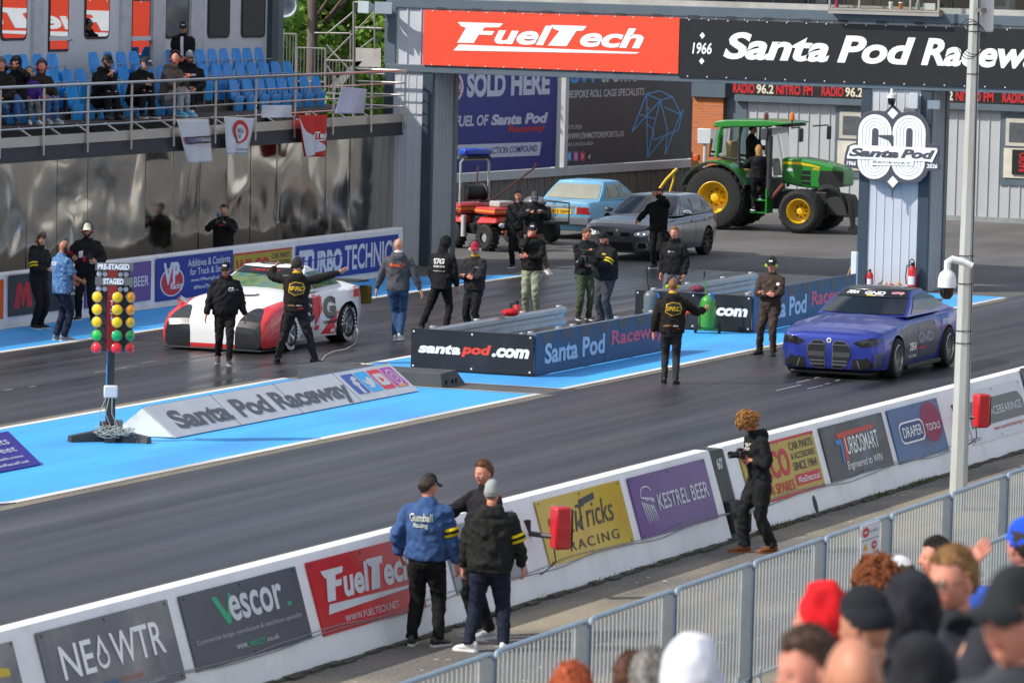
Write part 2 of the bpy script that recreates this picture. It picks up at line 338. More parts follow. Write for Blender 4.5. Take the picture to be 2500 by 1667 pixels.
# kerb of dirt, weeds along the near wall
b = MB(); rnd = random.Random(5)
for i in range(150):
    x = 40 + i * .25; wd = .05 + .08 * rnd.random(); b.box(x, x + .26, NY - .03 - wd, NY - .031, 0, .02 + .02 * rnd.random())
tag(b.build('moss_edge', M('moss dirt', (.07, .065, .05), .95, var=.4, scale=20)), None, None, kind='stuff')
b = MB()
for i in range(900):
    g_ = rnd.random(); x = rnd.choice((rnd.gauss(62.3, .25), rnd.gauss(64.3, .5), rnd.uniform(46, 66), rnd.gauss(58.3, .3))); y = NY - .07 - rnd.random() * .07; h = .02 + .09 * rnd.random() ** 2
    a = rnd.uniform(0, 6.28); d = V((math.cos(a), math.sin(a), 0)) * .012; top = V((x, y, h)) + V((rnd.uniform(-.04, .04), rnd.uniform(-.03, .0), 0))
    b.add([V((x, y, 0)) - d, V((x, y, 0)) + d, top], [(0, 1, 2)])
tag(b.build('weeds', M('weeds', (.10, .12, .045), .8, var=.4, scale=14)), None, None, kind='stuff')
# cables along the near wall foot
for k, z in enumerate((.30, .345)):
    pts = [(x, NY + .06 - .01 * k, z + .025 * math.sin(x * 1.7 + k) + .02 * noise.noise(V((x, k, 0)))) for x in [40 + .35 * i for i in range(80)]]
    b = MB(); b.tube(pts, .006, 5); o = b.build('cable', M('grey cable', '#8a8c8e', .6)); tag(o, ('upper' if k else 'lower') + ' thin grey cable running along the foot of the near white wall', 'cable')
# black timing box in the wall gap
blk = M('black timing steel', '#2a2c30', .55, var=.2, scale=4, dirt=(.1, .1, .1))
t = thing('timing_box', 'black steel timing box marked 60 feet, set in the gap of the near white wall', 'timing box', (gx0 + .02, NY, 0))
b = MB(); b.hexa([(0, .02, 0), (.48, .02, 0), (.48, .53, 0), (0, .53, 0), (0, .33, 1.08), (.48, .33, 1.08), (.48, .53, 1.08), (0, .53, 1.08)]); b.build('housing', blk, t, bevel=.01)
b = MB(); b.hexa([(.05, -.03, .08), (.42, -.03, .08), (.42, .1, .08), (.05, .1, .08), (.05, .06, .46), (.42, .06, .46), (.42, .2, .46), (.05, .2, .46)]); b.build('cover', blk, t, bevel=.006)
b = MB(); b.lathe([(.001, -.02), (.05, -.02), (.05, .03), (.001, .03)], (.2, -.045, .3), (0, 1, 0)); b.build('eyelet', M('dark hole', '#050506', .6), t)
p = panel('face', None, None, (.03, .25, .77), .42, .3, blk, parent=t, thick=.012); p.rotation_euler = (-math.atan(LEAN), 0, 0)
letter(p, "60'", .25, .25, .75, .72, ink('#d8d8d4'))
t = thing('sensor', 'small black timing sensor with grey junction box beside the timing box', 'sensor', tuple(G(1795, 1310)[:2]) + (0,))
b = MB(); b.lathe([(.001, 0), (.05, 0), (.05, .13), (.035, .15), (.001, .15)], (.1, -.2, .5), (1, -.4, 0)); b.build('sensor_head', blk, t)
b = MB(); b.ell((.25, -.26, .5), .035); b.build('lens', M('amber lens', '#c07010', .2), t)
b = MB(); b.box(.12, .26, -.15, -.06, .28, .46); b.build('junction_box', paint('#9a9d9c'), t, bevel=.01)
b = MB(); b.tube([(.2, -.12, .05), (.2, -.12, .3)], .02); b.build('post', blk, t)
# drain hole in the wall foot
c = PN(1992, 1245)
b = MB(); b.add([(c.x + .07 * math.cos(a), NY - .016 + .3 * (.12 + .12 * math.sin(a)), .12 + .12 * math.sin(a)) for a in [2 * math.pi * k / 20 for k in range(20)]], [tuple(range(20))])
tag(b.build('drain_hole', M('dark hole', '#050506', .6)), 'dark oval drain hole at the foot of the near white wall', 'drain hole')

# ---------------------------------------------------------------- gantry
GX = 100.0
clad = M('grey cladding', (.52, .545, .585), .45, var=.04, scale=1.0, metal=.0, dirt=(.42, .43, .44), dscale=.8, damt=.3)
trim = M('blue grey trim', (.10, .135, .165), .45, var=.08, scale=2)
trimd = M('dark blue trim', (.035, .055, .075), .45, var=.08, scale=2)
def corrugated(mb, w_, h_, pitch=.19, depth=.028, flip=1):      # sheet in local X-Z, ribs towards -Y
    xs = []; x = 0
    while x < w_ - 1e-6:
        for dx, d in ((0, 0), (pitch * .84, 0), (pitch * .88, depth), (pitch * .96, depth)):
            if x + dx <= w_: xs.append((x + dx, d))
        x += pitch
    xs.append((w_, 0)); n = len(xs)
    mb.add([(x, -d * flip, z) for z in (0, h_) for x, d in xs], [(i, i + 1, n + i + 1, n + i) for i in range(n - 1)])
zb0 = PX(1200, 180, GX).z; zb1 = PX(1200, 8, GX).z; zr0 = PX(1200, 161, GX).z; zr1 = PX(1200, 28, GX).z
yL = PX(944, 90, GX).y; yR = PX(2500, 90, GX).y - 3.2
gan = thing('gantry', 'huge grey clad start gantry bridging the track on two clad columns', 'gantry', (GX, yL, 0), -math.pi / 2)
W_ = yL - yR
b = MB(); b.box(.02, W_, .03, 4.5, zb0 + .02, zb1); b.build('bridge_core', M('soffit dark', '#23272b', .8), gan, smooth=0)
b = MB(); corrugated(b, W_ - .25, zb1 - zb0 - .1, .33, .03); o = b.build('bridge_cladding', clad, gan, (.2, .0, zb0 + .05), smooth=0)
b = MB(); b.box(0, W_, -.06, .2, zb0 - .03, zb0 + .14); b.box(0, W_, -.06, .2, zb1 - .16, zb1 + .06); b.box(-.03, .24, -.058, .2, zb0 + .14, zb1 - .16); b.build('bridge_trim', trim, gan, smooth=0, bevel=.01)
def column(y0, y1, xd, name):
    o_ = yL
    a0, a1 = o_ - y0, o_ - y1
    b = MB(); b.box(a0 + .02, a1 - .02, .03, xd - .02, 0, zb0); b.build('column_core', M('soffit dark', '#23272b', .8), gan, smooth=0)
    b = MB(); corrugated(b, a1 - a0 - .40, zb0 - .0, .19, .013); b.build('column_cladding', clad, gan, (a0 + .2, .0, 0), smooth=0)
    b = MB(); b.box(a0 - .01, a0 + .21, -.035, .1, 0, zb0); b.box(a1 - .23, a1 + .015, -.035, .1, 0, zb0); b.build('column_trim', trimd, gan, smooth=0, bevel=.008)
    b = MB(); corrugated(b, xd - .1, zb0, .19, .02); o2 = b.build('column_side', M('shaded side cladding', (.40, .42, .45), .5, var=.05), gan, (a1, .1, 0), math.pi / 2, smooth=0)  # darker copy of the front cladding, shade of the sunless side put into its colour
    b = MB(); b.box(a1 - .02, a1 + .03, xd - .02, xd + .18, 0, zb0); b.build('column_corner', trim, gan, smooth=0)
yc0, yc1 = PX(2093, 650, GX).y, PX(2262, 650, GX).y
xd = PY(2297, 650, yc1).x - GX
column(yc0, yc1, max(xd, .8), 'right')
yl0, yl1 = PX(954, 500, GX).y + .2, PX(1050, 500, GX).y
column(yl0, yl1, max(PY(1103, 500, yl1).x - GX, 1.0), 'left')
# dark deep recess behind the left column
sgn = 'sign fixed across the gantry'
def gantry_board(label, tl, br, m, name='advertising_sign'):
    a = PX(*tl, GX - .08); c = PX(*br, GX - .08)
    return panel(name, label, 'sign', (GX - .07, a.y, c.z), a.y - c.y, a.z - c.z, m, -math.pi / 2, .03)
ft = gantry_board('orange red banner sign with big white lettering across the gantry', (1036, 25), (1658, 181), M('orange red sign', (.86, .075, .03), .5, var=.03))
wht = ink('#f2f4f4')
def fuel_logo(B, m, u0, v0, u1, v1, und=True):
    du, dv = u1 - u0, v1 - v0; f = lambda x, y: (u0 + x * du, v0 + y * dv)
    letter(B, 'uel', *f(.20, .28), *f(.51, .97), m, .035, .28); letter(B, 'ech', *f(.655, .28), *f(.99, .97), m, .035, .28)
    patch(B, [f(0.0, 1.0), f(.245, 1.0), f(.225, .86), f(.145, .84), f(.135, .72), f(.20, .72), f(.185, .58), f(.115, .58), f(.09, .28), f(-.02 + .02, .28), f(.045, .80), f(.02, .86)], m, .0065)
    patch(B, [f(.50, 1.0), f(.69, 1.0), f(.67, .84), f(.635, .82), f(.585, .28), f(.485, .28), f(.545, .80), f(.515, .86)], m, .0068)
    if und: patch(B, [f(.01, .22), f(.97, .155), f(.95, .10), f(-.02, 0.0)], m, .0062)
fuel_logo(ft, wht, .135, .28, .87, .80)
sp = gantry_board('long black sign with white racetrack name lettering across the gantry', (1660, 46), (2630, 222), M('black sign', '#1b1d20', .45, var=.05))
letter(sp, 'Santa', .115, .33, .385, .80, wht, .036, .25); letter(sp, 'Pod', .405, .33, .600, .80, wht, .036, .25); letter(sp, 'Raceway', .615, .20, .965, .80, wht, .036, .25)
letter(sp, '1966', .035, .40, .085, .60, wht, .02, .15)
for cy in (.72, .28): patch(sp, [(.06, cy + .06), (.067, cy), (.06, cy - .06), (.053, cy)], wht)
# screw heads along both banners
for B in (ft, sp):
    n = 14 if B is ft else 20
    for i in range(n):
        for v in (.012, .985):
            mb = MB(); x = (i + .5) / n * B['pw']; z = v * B['ph']; mb.box(x - .012, x + .012, -.045, -.03, z - .012, z + .012); mb.build('fixing', M('screw heads', '#e8e8e8', .4), B)
for i in range(int(W_ / .85)):
    for z in (zr1 + .0, zr0 - .06): mb = MB(); mb.box(1.2 + i * .85, 1.42 + i * .85, -.066, -.05, z, z + .05); mb.build('bracket', M('dark bracket', '#33383c', .6), gan, smooth=0)

# control room glazing above the gantry
ctl = thing('control_room', 'glazed race control room on top of the gantry with desks inside', 'control room', (GX, yL - 1.0, zb1), -math.pi / 2)
L_ = W_ - 1.0
zs = .06
b = MB(); b.box(0, L_, .05, .25, zs, zs + .12); b.build('sill', M('pale sill', (.42, .41, .38), .6, dirt=(.25, .24, .2)), ctl, smooth=0)
fr = MB()
pitch = .80
for i in range(int(L_ / pitch)): fr.box(i * pitch, i * pitch + .03, .10, .16, zs + .12, 1.9)
fr.box(0, L_, .08, .2, 1.9, 2.1); fr.build('window_frame', M('window frame dark', '#2c2f33', .5), ctl, smooth=0)
glassm = bpy.data.materials.new('clear glazing'); glassm.use_nodes = True
t_ = glassm.node_tree; t_.nodes.clear(); o_ = t_.nodes.new('ShaderNodeOutputMaterial'); a_ = t_.nodes.new('ShaderNodeBsdfTransparent'); a_.inputs[0].default_value = (.78, .84, .84, 1)
g_ = t_.nodes.new('ShaderNodeBsdfGlossy'); g_.inputs[1].default_value = .02; lw = t_.nodes.new('ShaderNodeFresnel'); lw.inputs[0].default_value = 1.7; mm = t_.nodes.new('ShaderNodeMixShader')
t_.links.new(lw.outputs[0], mm.inputs[0]); t_.links.new(a_.outputs[0], mm.inputs[1]); t_.links.new(g_.outputs[0], mm.inputs[2]); t_.links.new(mm.outputs[0], o_.inputs[0])
b = MB(); b.add([(0, .13, zs + .12), (L_, .13, zs + .12), (L_, .13, 1.9), (0, .13, 1.9)], [(0, 1, 2, 3)]); b.build('window_glass', glassm, ctl, smooth=0)
b = MB(); b.box(0, L_, .25, 1.1, zs + .02, zs + .11); b.build('desk', M('desk grey', (.3, .29, .28), .6), ctl, smooth=0)
b = MB(); b.box(0, L_, 3.2, 3.3, 0, 2.2); b.box(-.1, L_, .0, 3.3, 2.1, 2.25); b.build('back_wall', M('control room wall', (.20, .19, .22), .7), ctl, smooth=0)
# bay window
bx0 = yL - 1.0 - PX(2035, 30, GX).y; bx1 = yL - 1.0 - PX(2305, 30, GX).y
b = MB(); b.box(bx0, bx1, -.35, .04, zs - .06, zs + .02); b.box(bx0, bx1, -.36, -.3, zs + .02, zs + .06)
for x in (bx0, bx0 + (bx1 - bx0) * .27, bx0 + (bx1 - bx0) * .73, bx1 - .04): b.box(x, x + .04, -.36, -.31, zs + .06, 1.9)
b.build('bay_frame', M('weathered bay frame', (.33, .31, .28), .7), ctl, smooth=0)
b = MB(); b.add([(bx0, -.33, zs + .06), (bx1, -.33, zs + .06), (bx1, -.33, 1.9), (bx0, -.33, 1.9)], [(0, 1, 2, 3)]); b.build('bay_glass', glassm, ctl, smooth=0)
b = MB(); b.box(bx0 + .05, bx1 - .05, -.28, .04, zs + .02, zs + .07); b.build('bay_shelf', M('bay shelf wood', (.28, .15, .08), .6), ctl, smooth=0)
def desk_item(name, label, px, parts, cat=None):
    q = PX(px, 25, GX + .0); o = thing(name, label, cat or name.replace('_', ' '), (GX + .45 if px < 2030 or px > 2310 else GX - .15, q.y, zb1 + zs + (.11 if px < 2030 or px > 2310 else .07)), -math.pi / 2)
    for nm, kind, dims, col in parts:
        mb = MB()
        if kind == 'cyl': mb.lathe([(.001, dims[2]), (dims[0], dims[2]), (dims[1], dims[3]), (.001, dims[3])], (0, 0, 0), (0, 0, 1), 14)
        else: mb.box(*dims)
        mb.build(nm, M('item ' + col, col, .5), o, bevel=.006 if kind == 'box' else 0)
desk_item('cup', 'white paper cup on the bay window shelf, left of the orange cup', 2180, [('cup_body', 'cyl', (.04, .05, 0, .13), '#e8e6e0'), ('lid', 'cyl', (.053, .045, .13, .15), '#f4f4f2')])
desk_item('cup', 'orange paper cup on the bay window shelf, right of the white cup', 2204, [('cup_body', 'cyl', (.04, .05, 0, .13), '#c87030'), ('lid', 'cyl', (.053, .045, .13, .15), '#f4f4f2')])
desk_item('pump_bottle', 'clear pump bottle on the bay window shelf', 2246, [('bottle_body', 'cyl', (.05, .045, 0, .15), '#a8b4b4'), ('pump', 'cyl', (.015, .03, .15, .21), '#e6e6e6')], 'bottle')
desk_item('bottle', 'red topped drink bottle standing inside the bay window', 2048, [('bottle_body', 'cyl', (.04, .04, 0, .22), '#b03040'), ('bottle_cap', 'cyl', (.02, .02, .22, .26), '#d8d8d8')])
desk_item('papers', 'white sheets of paper leaning in the bay window', 2275, [('sheet', 'box', (-.16, .12, 0, .02, 0, .14), '#e4e4e0')])
desk_item('shopping_bag', 'white carrier bag standing on the control room desk', 1990, [('bag_body', 'box', (-.13, .12, -.05, .05, 0, .24), '#d6d4da')], 'bag')
desk_item('box', 'brown cardboard box on the control room desk', 1932, [('box_body', 'box', (-.17, .17, -.1, .1, 0, .17), '#6a5848')])
desk_item('drink_can', 'blue drink can on the control room desk', 1817, [('can_body', 'cyl', (.035, .035, 0, .13), '#2f88c0')], 'can')
desk_item('printer', 'large white printer beside the control room window at right', 2440, [('printer_body', 'box', (-.45, .15, -.2, .2, 0, .75), '#c4c8cc'), ('tray', 'box', (-.35, .05, -.24, -.2, .08, .2), '#8a9096')])
rnd = random.Random(9)
for i, (px, col, nm, lb) in enumerate(((1250, '#3a4a66', 'monitor', 'dark blue backed monitor on the control room desk at left'), (1340, '#5a2f3c', 'monitor', 'maroon backed monitor on the control room desk'), (1470, '#4a5a60', 'monitor', 'slate backed monitor in the middle of the control room desk'), (1640, '#3c5e5e', 'monitor', 'wide teal backed monitor on the control room desk'), (1760, '#33303c', 'monitor', 'black backed monitor on the control room desk'))):
    desk_item(nm, lb, px, [('screen', 'box', (-.32, .32, 0, .05, .06, .45), col), ('stand', 'box', (-.08, .08, -.03, .08, 0, .06), '#222222')])

# ---------------------------------------------------------------- birthday emblem on the right column
lt = V((2060, 0)); 
def emb(zx, zy): q = PX(1800 + zx / 3.357, zy / 3.357, GX - .25); return q
e0 = emb(880, 1660)
E_ = lambda zx, zy: (e0.y - emb(zx, zy).y, emb(zx, zy).z - e0.z)
ol = [(1275, 855), (1345, 925), (1400, 912), (1460, 918), (1520, 945), (1560, 1000), (1580, 1060), (1582, 1180), (1620, 1185), (1655, 1195), (1662, 1240), (1645, 1310), (1665, 1350), (1655, 1395), (1600, 1402), (1568, 1400), (1550, 1440), (1500, 1490), (1440, 1505), (1370, 1500), (1330, 1500), (1275, 1565), (1270, 1640), (1265, 1565), (1215, 1500), (1160, 1492), (1080, 1475), (1020, 1430), (990, 1385), (890, 1370), (875, 1340), (885, 1260), (905, 1195), (940, 1180), (975, 1172), (985, 1050), (1000, 980), (1040, 930), (1100, 910), (1160, 908), (1210, 915)]
eo = thing('anniversary_emblem', 'dark grey and white emblem sign with a large 60 on the right gantry column', 'sign', (GX - .22, e0.y, e0.z), -math.pi / 2)
mb = MB(); mb.prism([E_(*p) for p in ol][::-1], (0, 0, 0), (1, 0, 0), (0, 0, 1), .05); bk = mb.build('backing', M('emblem dark grey', '#4a4b55', .5, var=.04), eo, smooth=0, bevel=.006)
eo['pw'] = eo['ph'] = 1.0; eo['pt'] = .0
for zz in (.6, 1.4): mb = MB(); mb.box(.9, 1.0, .05, .2, zz, zz + .06); mb.build('bracket', trim, eo, smooth=0)
emd = ink('#4a4b55')
def capsule(cx, y0, y1, r, n=12):
    x, a = E_(cx, y0); _, c = E_(cx, y1); rr = abs(E_(cx + r, 1000)[0] - E_(cx, 1000)[0])
    return [(x + rr * math.cos(t), a - rr + rr * math.sin(t)) for t in [math.pi * k / n for k in range(n + 1)]] + [(x - rr * math.cos(t), c + rr - rr * math.sin(t)) for t in [math.pi * k / n for k in range(n + 1)]]
def capring(cx, y0, y1, r, t, m, lift, n=14, a0=0, a1=None):
    o1 = capsule(cx, y0, y1, r, n); o2 = capsule(cx, y0 + t, y1 - t, r - t, n); k = len(o1); vs2 = o1 + o2
    fs = [(i, (i + 1) % k, k + (i + 1) % k, k + i) for i in range(a0, a1 if a1 else k)]
    flat(eo, 'ring', vs2, fs, m, -lift)
for cx in (1135, 1415):
    patch(eo, capsule(cx, 938 + (cx > 1200) * 8, 1468 + (cx > 1200) * 8, 136), wht, .054, 'digit')
    patch(eo, capsule(cx, 1050, 1365, 26), emd, .062, 'digit_slot')
    for k, r in enumerate((104, 76, 50)):
        capring(cx, 938 + (136 - r) , 1476 - (136 - r), r, 2.4, emd, .058)
patch(eo, [E_(1160, 1108), E_(1282, 1108), E_(1282, 1210), E_(1240, 1150), E_(1160, 1120)], emd, .064, 'digit_slot')
for cy in (930, 1490): patch(eo, [E_(1278, cy - 48), E_(1322, cy), E_(1278, cy + 48), E_(1234, cy)], wht, .060)
patch(eo, [E_(*p) for p in ((930, 1200), (960, 1188), (1640, 1215), (1645, 1240), (1600, 1335), (1570, 1325), (905, 1300), (903, 1285))], wht, .068, 'name_band')
def eletter(s, x0, y0, x1, y1, m, bold, shear, lift):
    a, c = E_(x0, y0), E_(x1, y1); letter(eo, s, a[0], c[1], c[0], a[1], m, bold, shear, lift)
eletter('Santa', 918, 1210, 1330, 1298, emd, .05, .3, .072); eletter('Pod', 1345, 1222, 1625, 1308, emd, .05, .3, .072)
patch(eo, [E_(*p) for p in ((1100, 1310), (1450, 1315), (1450, 1360), (1100, 1355))], wht, .066, 'name_band')
eletter('RACEWAY', 1118, 1318, 1425, 1348, emd, .005, 0, .073); eletter('1966', 900, 1318, 975, 1358, wht, .03, .1, .06); eletter('2026', 1557, 1342, 1642, 1382, wht, .03, .1, .06)
# ---------------------------------------------------------------- advertising boards on the near wall
NG = 'advertising boards on the near wall'; FG = 'advertising boards on the far wall'
ny = NY - .02
def bmat(name, c1, c2=None, rough=.38, sc=1.3):
    if not c2: return M('board ' + name, c1, rough, var=.06, scale=2, spec=.25)
    m = M('board ' + name, c1, rough, var=.05, scale=2, spec=.25, dirt=c2, dscale=sc, damt=.7); return m
g1 = ink('#d4d7de'); g2 = ink('#b4b8c0'); wh = ink('#f4f4f6'); dk = ink('#33343a'); redi = ink('#c42030'); grn = ink('#35a57a'); blui = ink('#2f7fc4'); yel = ink('#d8b820')
B = wallboard('grey board at the left edge of the frame with a cut off yellow emblem', (-150, 1610), (60, 1700), ny, bmat('grey fade', '#8a8888', '#5c5a60'), NG)
patch(B, [(.5, .0), (.5, .45), (.62, .45), (.86, .42), (.86, .55), (.72, .60), (.72, .75), (.55, .75), (.40, .6), (.40, 0)], yel)
B = wallboard('dark grey and silver board lettered NEO WTR', (84, 1545.5), (452, 1657), ny, bmat('photo grey', '#6d6a70', '#a3a09c', sc=.9), NG)
letter(B, 'NE', .12, .38, .36, .78, wh, .01); letter(B, 'WTR', .50, .38, .90, .78, wh, .01)
ringpatch(B, .425, .52, .045, .13, .035, wh, lift=.006, a0=150, a1=390); patch(B, [(.381, .56), (.425, .80), (.469, .56), (.445, .56), (.425, .70), (.405, .56)], wh, .0065)
letter(B, 'MORE OCEAN,', .31, .18, .50, .24, blui, .004); letter(B, 'LESS PLASTIC', .52, .18, .70, .24, ink('#c87850'), .004); letter(B, 'removing plastic from the coastline', .30, .06, .84, .115, g1, 0)
B = wallboard('dark grey board lettered Vescor in grey with a green V', (433, 1456), (761, 1558), ny, bmat('slate', '#55555d'), NG)
letter(B, 'escor', .37, .50, .83, .84, g1, .02); patch(B, [(.24, .88), (.285, .88), (.345, .62), (.385, .88), (.405, .88), (.36, .49), (.33, .49)], grn); patch(B, [(.855, .51), (.89, .51), (.89, .57), (.855, .57)], grn)
letter(B, 'Commercial design, manufacture & installation specialist', .05, .31, .95, .39, g2, 0); letter(B, 'www.', .35, .13, .45, .20, g2); letter(B, 'vescor', .455, .13, .60, .20, grn); letter(B, '.co.uk', .605, .13, .72, .20, g2)
B = wallboard('bright red board with white fuel company logo on the near wall', (744, 1374), (1039, 1480), ny, bmat('red', '#c41820', '#d83838'), NG)
fuel_logo(B, g1, .10, .26, .96, .84); letter(B, 'WWW.FUELTECH.NET', .22, .10, .74, .19, g1, 0)
B = wallboard('plain grey board with pale letters NA behind the two standing men', (1075, 1290), (1288, 1402), ny, bmat('mid grey', '#8a8d96', '#6d7078'), NG)
letter(B, 'NA', .16, .40, .44, .75, wh, .015)
B = wallboard('yellow board with black slanted racing team lettering', (1303, 1225), (1547, 1323), ny, bmat('yellow', '#c9a80c', '#c08a08', .25), NG)
letter(B, 'Slick', .06, .40, .48, .72, dk, 0, .25); letter(B, 'Tricks', .42, .42, .84, .80, dk, 0, .25); patch(B, [(.47, .86), (.66, .92), (.66, .82), (.47, .76)], dk); letter(B, 'RACING', .26, .13, .84, .28, dk, 0, 0, space=1.3)
B = wallboard('purple board with white bird head and beer name on the near wall', (1529, 1168), (1752.6, 1264), ny, bmat('purple', '#6a4a8c'), NG)
letter(B, 'KESTREL BEER', .29, .38, .95, .64, g1, .012)
ringpatch(B, .17, .68, .075, .14, .018, g1, a0=20, a1=200); patch(B, [(.10, .66), (.245, .60), (.25, .52), (.20, .60), (.12, .62)], g1)
for k in range(6): patch(B, [(.09 + k * .025, .58 - .02 * k), (.105 + k * .025, .58 - .02 * k), (.13 + k * .024, .16 + .03 * (k % 3)), (.118 + k * .024, .28)], g1, .0045 + .0003 * k)
ringpatch(B, .17, .50, .05, .10, .012, g1, a0=-60, a1=120)
B = wallboard('ochre yellow car parts board with red lettering behind the curly haired photographer', (1800, 1098), (2014, 1187), ny, bmat('ochre', '#b59a2c'), NG)
def wilco(B):
    for v in (.0, .955): patch(B, [(0, v), (1, v), (1, v + .045), (0, v + .045)], redi)
    letter(B, 'WILCO', .03, .36, .60, .84, redi, .03); letter(B, 'MOTOR SPARES', .04, .10, .60, .28, redi, .015); letter(B, 'CAR PARTS', .64, .76, .96, .90, dk, .01); letter(B, '& ACCESSORIES', .64, .60, .96, .71, dk, .008); letter(B, 'SINCE 1964', .64, .40, .96, .55, dk, .012)
    patch(B, [(.63, .14), (.97, .14), (.97, .33), (.63, .33)], redi); letter(B, 'WilcoDirect.co.uk', .65, .18, .95, .29, wh, .008, lift=.008)
wilco(B)
B = wallboard('dark board with white turbo company lettering and a red and blue T', (1996.6, 1045.8), (2181, 1133.6), ny, bmat('dark streaks', '#2c2d33', '#5a6a80', sc=1.0), NG)
letter(B, 'URBOSMART', .33, .40, .84, .72, wh, .005); patch(B, [(.21, .82), (.82, .84), (.80, .76), (.36, .74), (.32, .28), (.28, .28), (.30, .74), (.23, .73)], ink('#c8402f')); patch(B, [(.18, .70), (.29, .71), (.27, .28), (.235, .28), (.25, .62), (.19, .62)], blui, .005)
letter(B, 'Engineered to WIN', .28, .10, .84, .28, wh, 0, .15)
B = wallboard('blue and maroon tool company board with an outlined name', (2162, 1002.6), (2316, 1099), ny, bmat('blue fade', '#2f5f94', '#3a4450', sc=1.1), NG)
patch(B, arc(.78, .60, .20, .38, 0, 360, 28), ink('#8c2450'), .003)
def rrect(u0, v0, u1, v1, rx, ry): return arc(u1 - rx, v1 - ry, rx, ry, 0, 90, 6) + arc(u0 + rx, v1 - ry, rx, ry, 90, 180, 6) + arc(u0 + rx, v0 + ry, rx, ry, 180, 270, 6) + arc(u1 - rx, v0 + ry, rx, ry, 270, 360, 6)
patch(B, rrect(.13, .32, .61, .72, .08, .12), wh, .005); patch(B, rrect(.145, .35, .595, .69, .075, .11), ink('#2c4f7c'), .007); letter(B, 'DRAPER', .19, .43, .56, .62, wh, .005, lift=.010); letter(B, 'TOOLS', .65, .45, .93, .58, wh, .004, lift=.008)
B = wallboard('white board with grey rounded panel and race bearings lettering', (2345, 962), (2515, 1046), ny, bmat('white panel', '#cfd2da'), NG)
patch(B, [(.03, .30), (.98, .30), (.98, .62), (.92, .78), (.88, .80), (.03, .80)], ink('#6d6f70'), .003); letter(B, 'COATED', .06, .46, .32, .62, ink('#8fb4dc'), .005, lift=.008); letter(B, 'RACEBEARINGS', .33, .46, .93, .62, g1, .005, lift=.008); letter(B, 'www.coatedracebearings.com', .38, .14, .97, .24, redi, .003)
B = wallboard('dark charcoal board at the right edge of the frame', (2489, 900), (2680, 980), ny, bmat('charcoal', '#3a3c42'), NG)
for B in [o for o in list(COL.objects) if o.get('group') == NG]:
    for u in (.03, .5, .97):
        for v in (.05, .95):
            mb = MB(); mb.box(u * B['pw'] - .012, u * B['pw'] + .012, -.02, -.015, v * B['ph'] - .012, v * B['ph'] + .012); mb.build('fixing', M('dark fixing', '#26262a', .4), B)
# the yellow board on the track side of the near wall, seen only mirrored in the polished wall
B = panel('advertising_board', 'yellow racing board on the track side of the near wall, out of direct sight', 'advertising board', (92.5, NY + .60, .16), 4.2, .8, bmat('yellow', '#c9a80c'), math.pi, .015, NG)
letter(B, 'Slick Tricks', .08, .25, .92, .85, dk, .02, .25)

# ---------------------------------------------------------------- advertising boards on the far wall
fy = 42.38; nv = bmat('navy', '#1d2f8c', rough=.4)
B = wallboard('bright orange board at the left edge of the far wall', (-60, 690), (6, 778), fy, bmat('orange', '#e0581c'), FG)
B = wallboard('charcoal board with red M emblem behind the three men at left', (21, 673), (189, 751), fy, bmat('charcoal', '#3a3c42'), FG)
patch(B, [(.06, .18), (.11, .78), (.17, .80), (.195, .58), (.22, .80), (.28, .78), (.33, .18), (.25, .18), (.235, .55), (.205, .22), (.18, .22), (.155, .55), (.14, .18)], redi); letter(B, 'M', .36, .40, .47, .66, g1, .02); letter(B, 'LS', .84, .34, .98, .62, g1, .02)
B = wallboard('purple beer board behind the start lights', (208, 655), (366, 732), fy, bmat('purple', '#5c3f90'), FG)
letter(B, 'KESTREL BEER', .28, .38, .96, .64, g1, .012); ringpatch(B, .14, .6, .08, .16, .03, g1)
B = wallboard('navy board with red and white racing fuel emblem behind the white race car', (381, 632), (565, 712), fy, nv, FG)
patch(B, arc(.20, .42, .155, .34, 0, 360, 28), g1, .003); patch(B, arc(.20, .42, .14, .31, 0, 360, 28), redi, .0055); letter(B, 'VP', .08, .36, .29, .88, g1, .04, lift=.010); letter(B, 'Racing', .17, .20, .33, .40, wh, .01, .2, lift=.013)
letter(B, 'Additives & Coolants', .40, .72, .96, .90, g1, .01); letter(B, 'for Track & Street', .43, .52, .93, .68, g1, .01); letter(B, 'www.VPRacingFuels.com', .44, .34, .93, .44, g1); letter(B, '#MoreThanRaceFuel', .48, .17, .92, .27, g1)
B = wallboard('ochre yellow car parts board with red lettering on the far wall', (570, 620), (710, 697), fy, bmat('ochre', '#b59a2c'), FG); wilco(B)
B = wallboard('long blue turbo company board at the right end of the far wall', (723.6, 601), (969, 656), fy, bmat('blue', '#233a94'), FG)
letter(B, 'URBO', .14, .14, .435, .80, g1, .05); patch(B, [(.02, .86), (.15, .86), (.15, .68), (.11, .68), (.09, .14), (.055, .14), (.075, .68), (.02, .68)], g1); letter(B, 'TECHNICS', .46, .14, .985, .86, g1, .02); patch(B, [(.02, .56), (.44, .60), (.44, .57), (.02, .53)], bmat('blue', '#233a94'), .009, 'stripe')

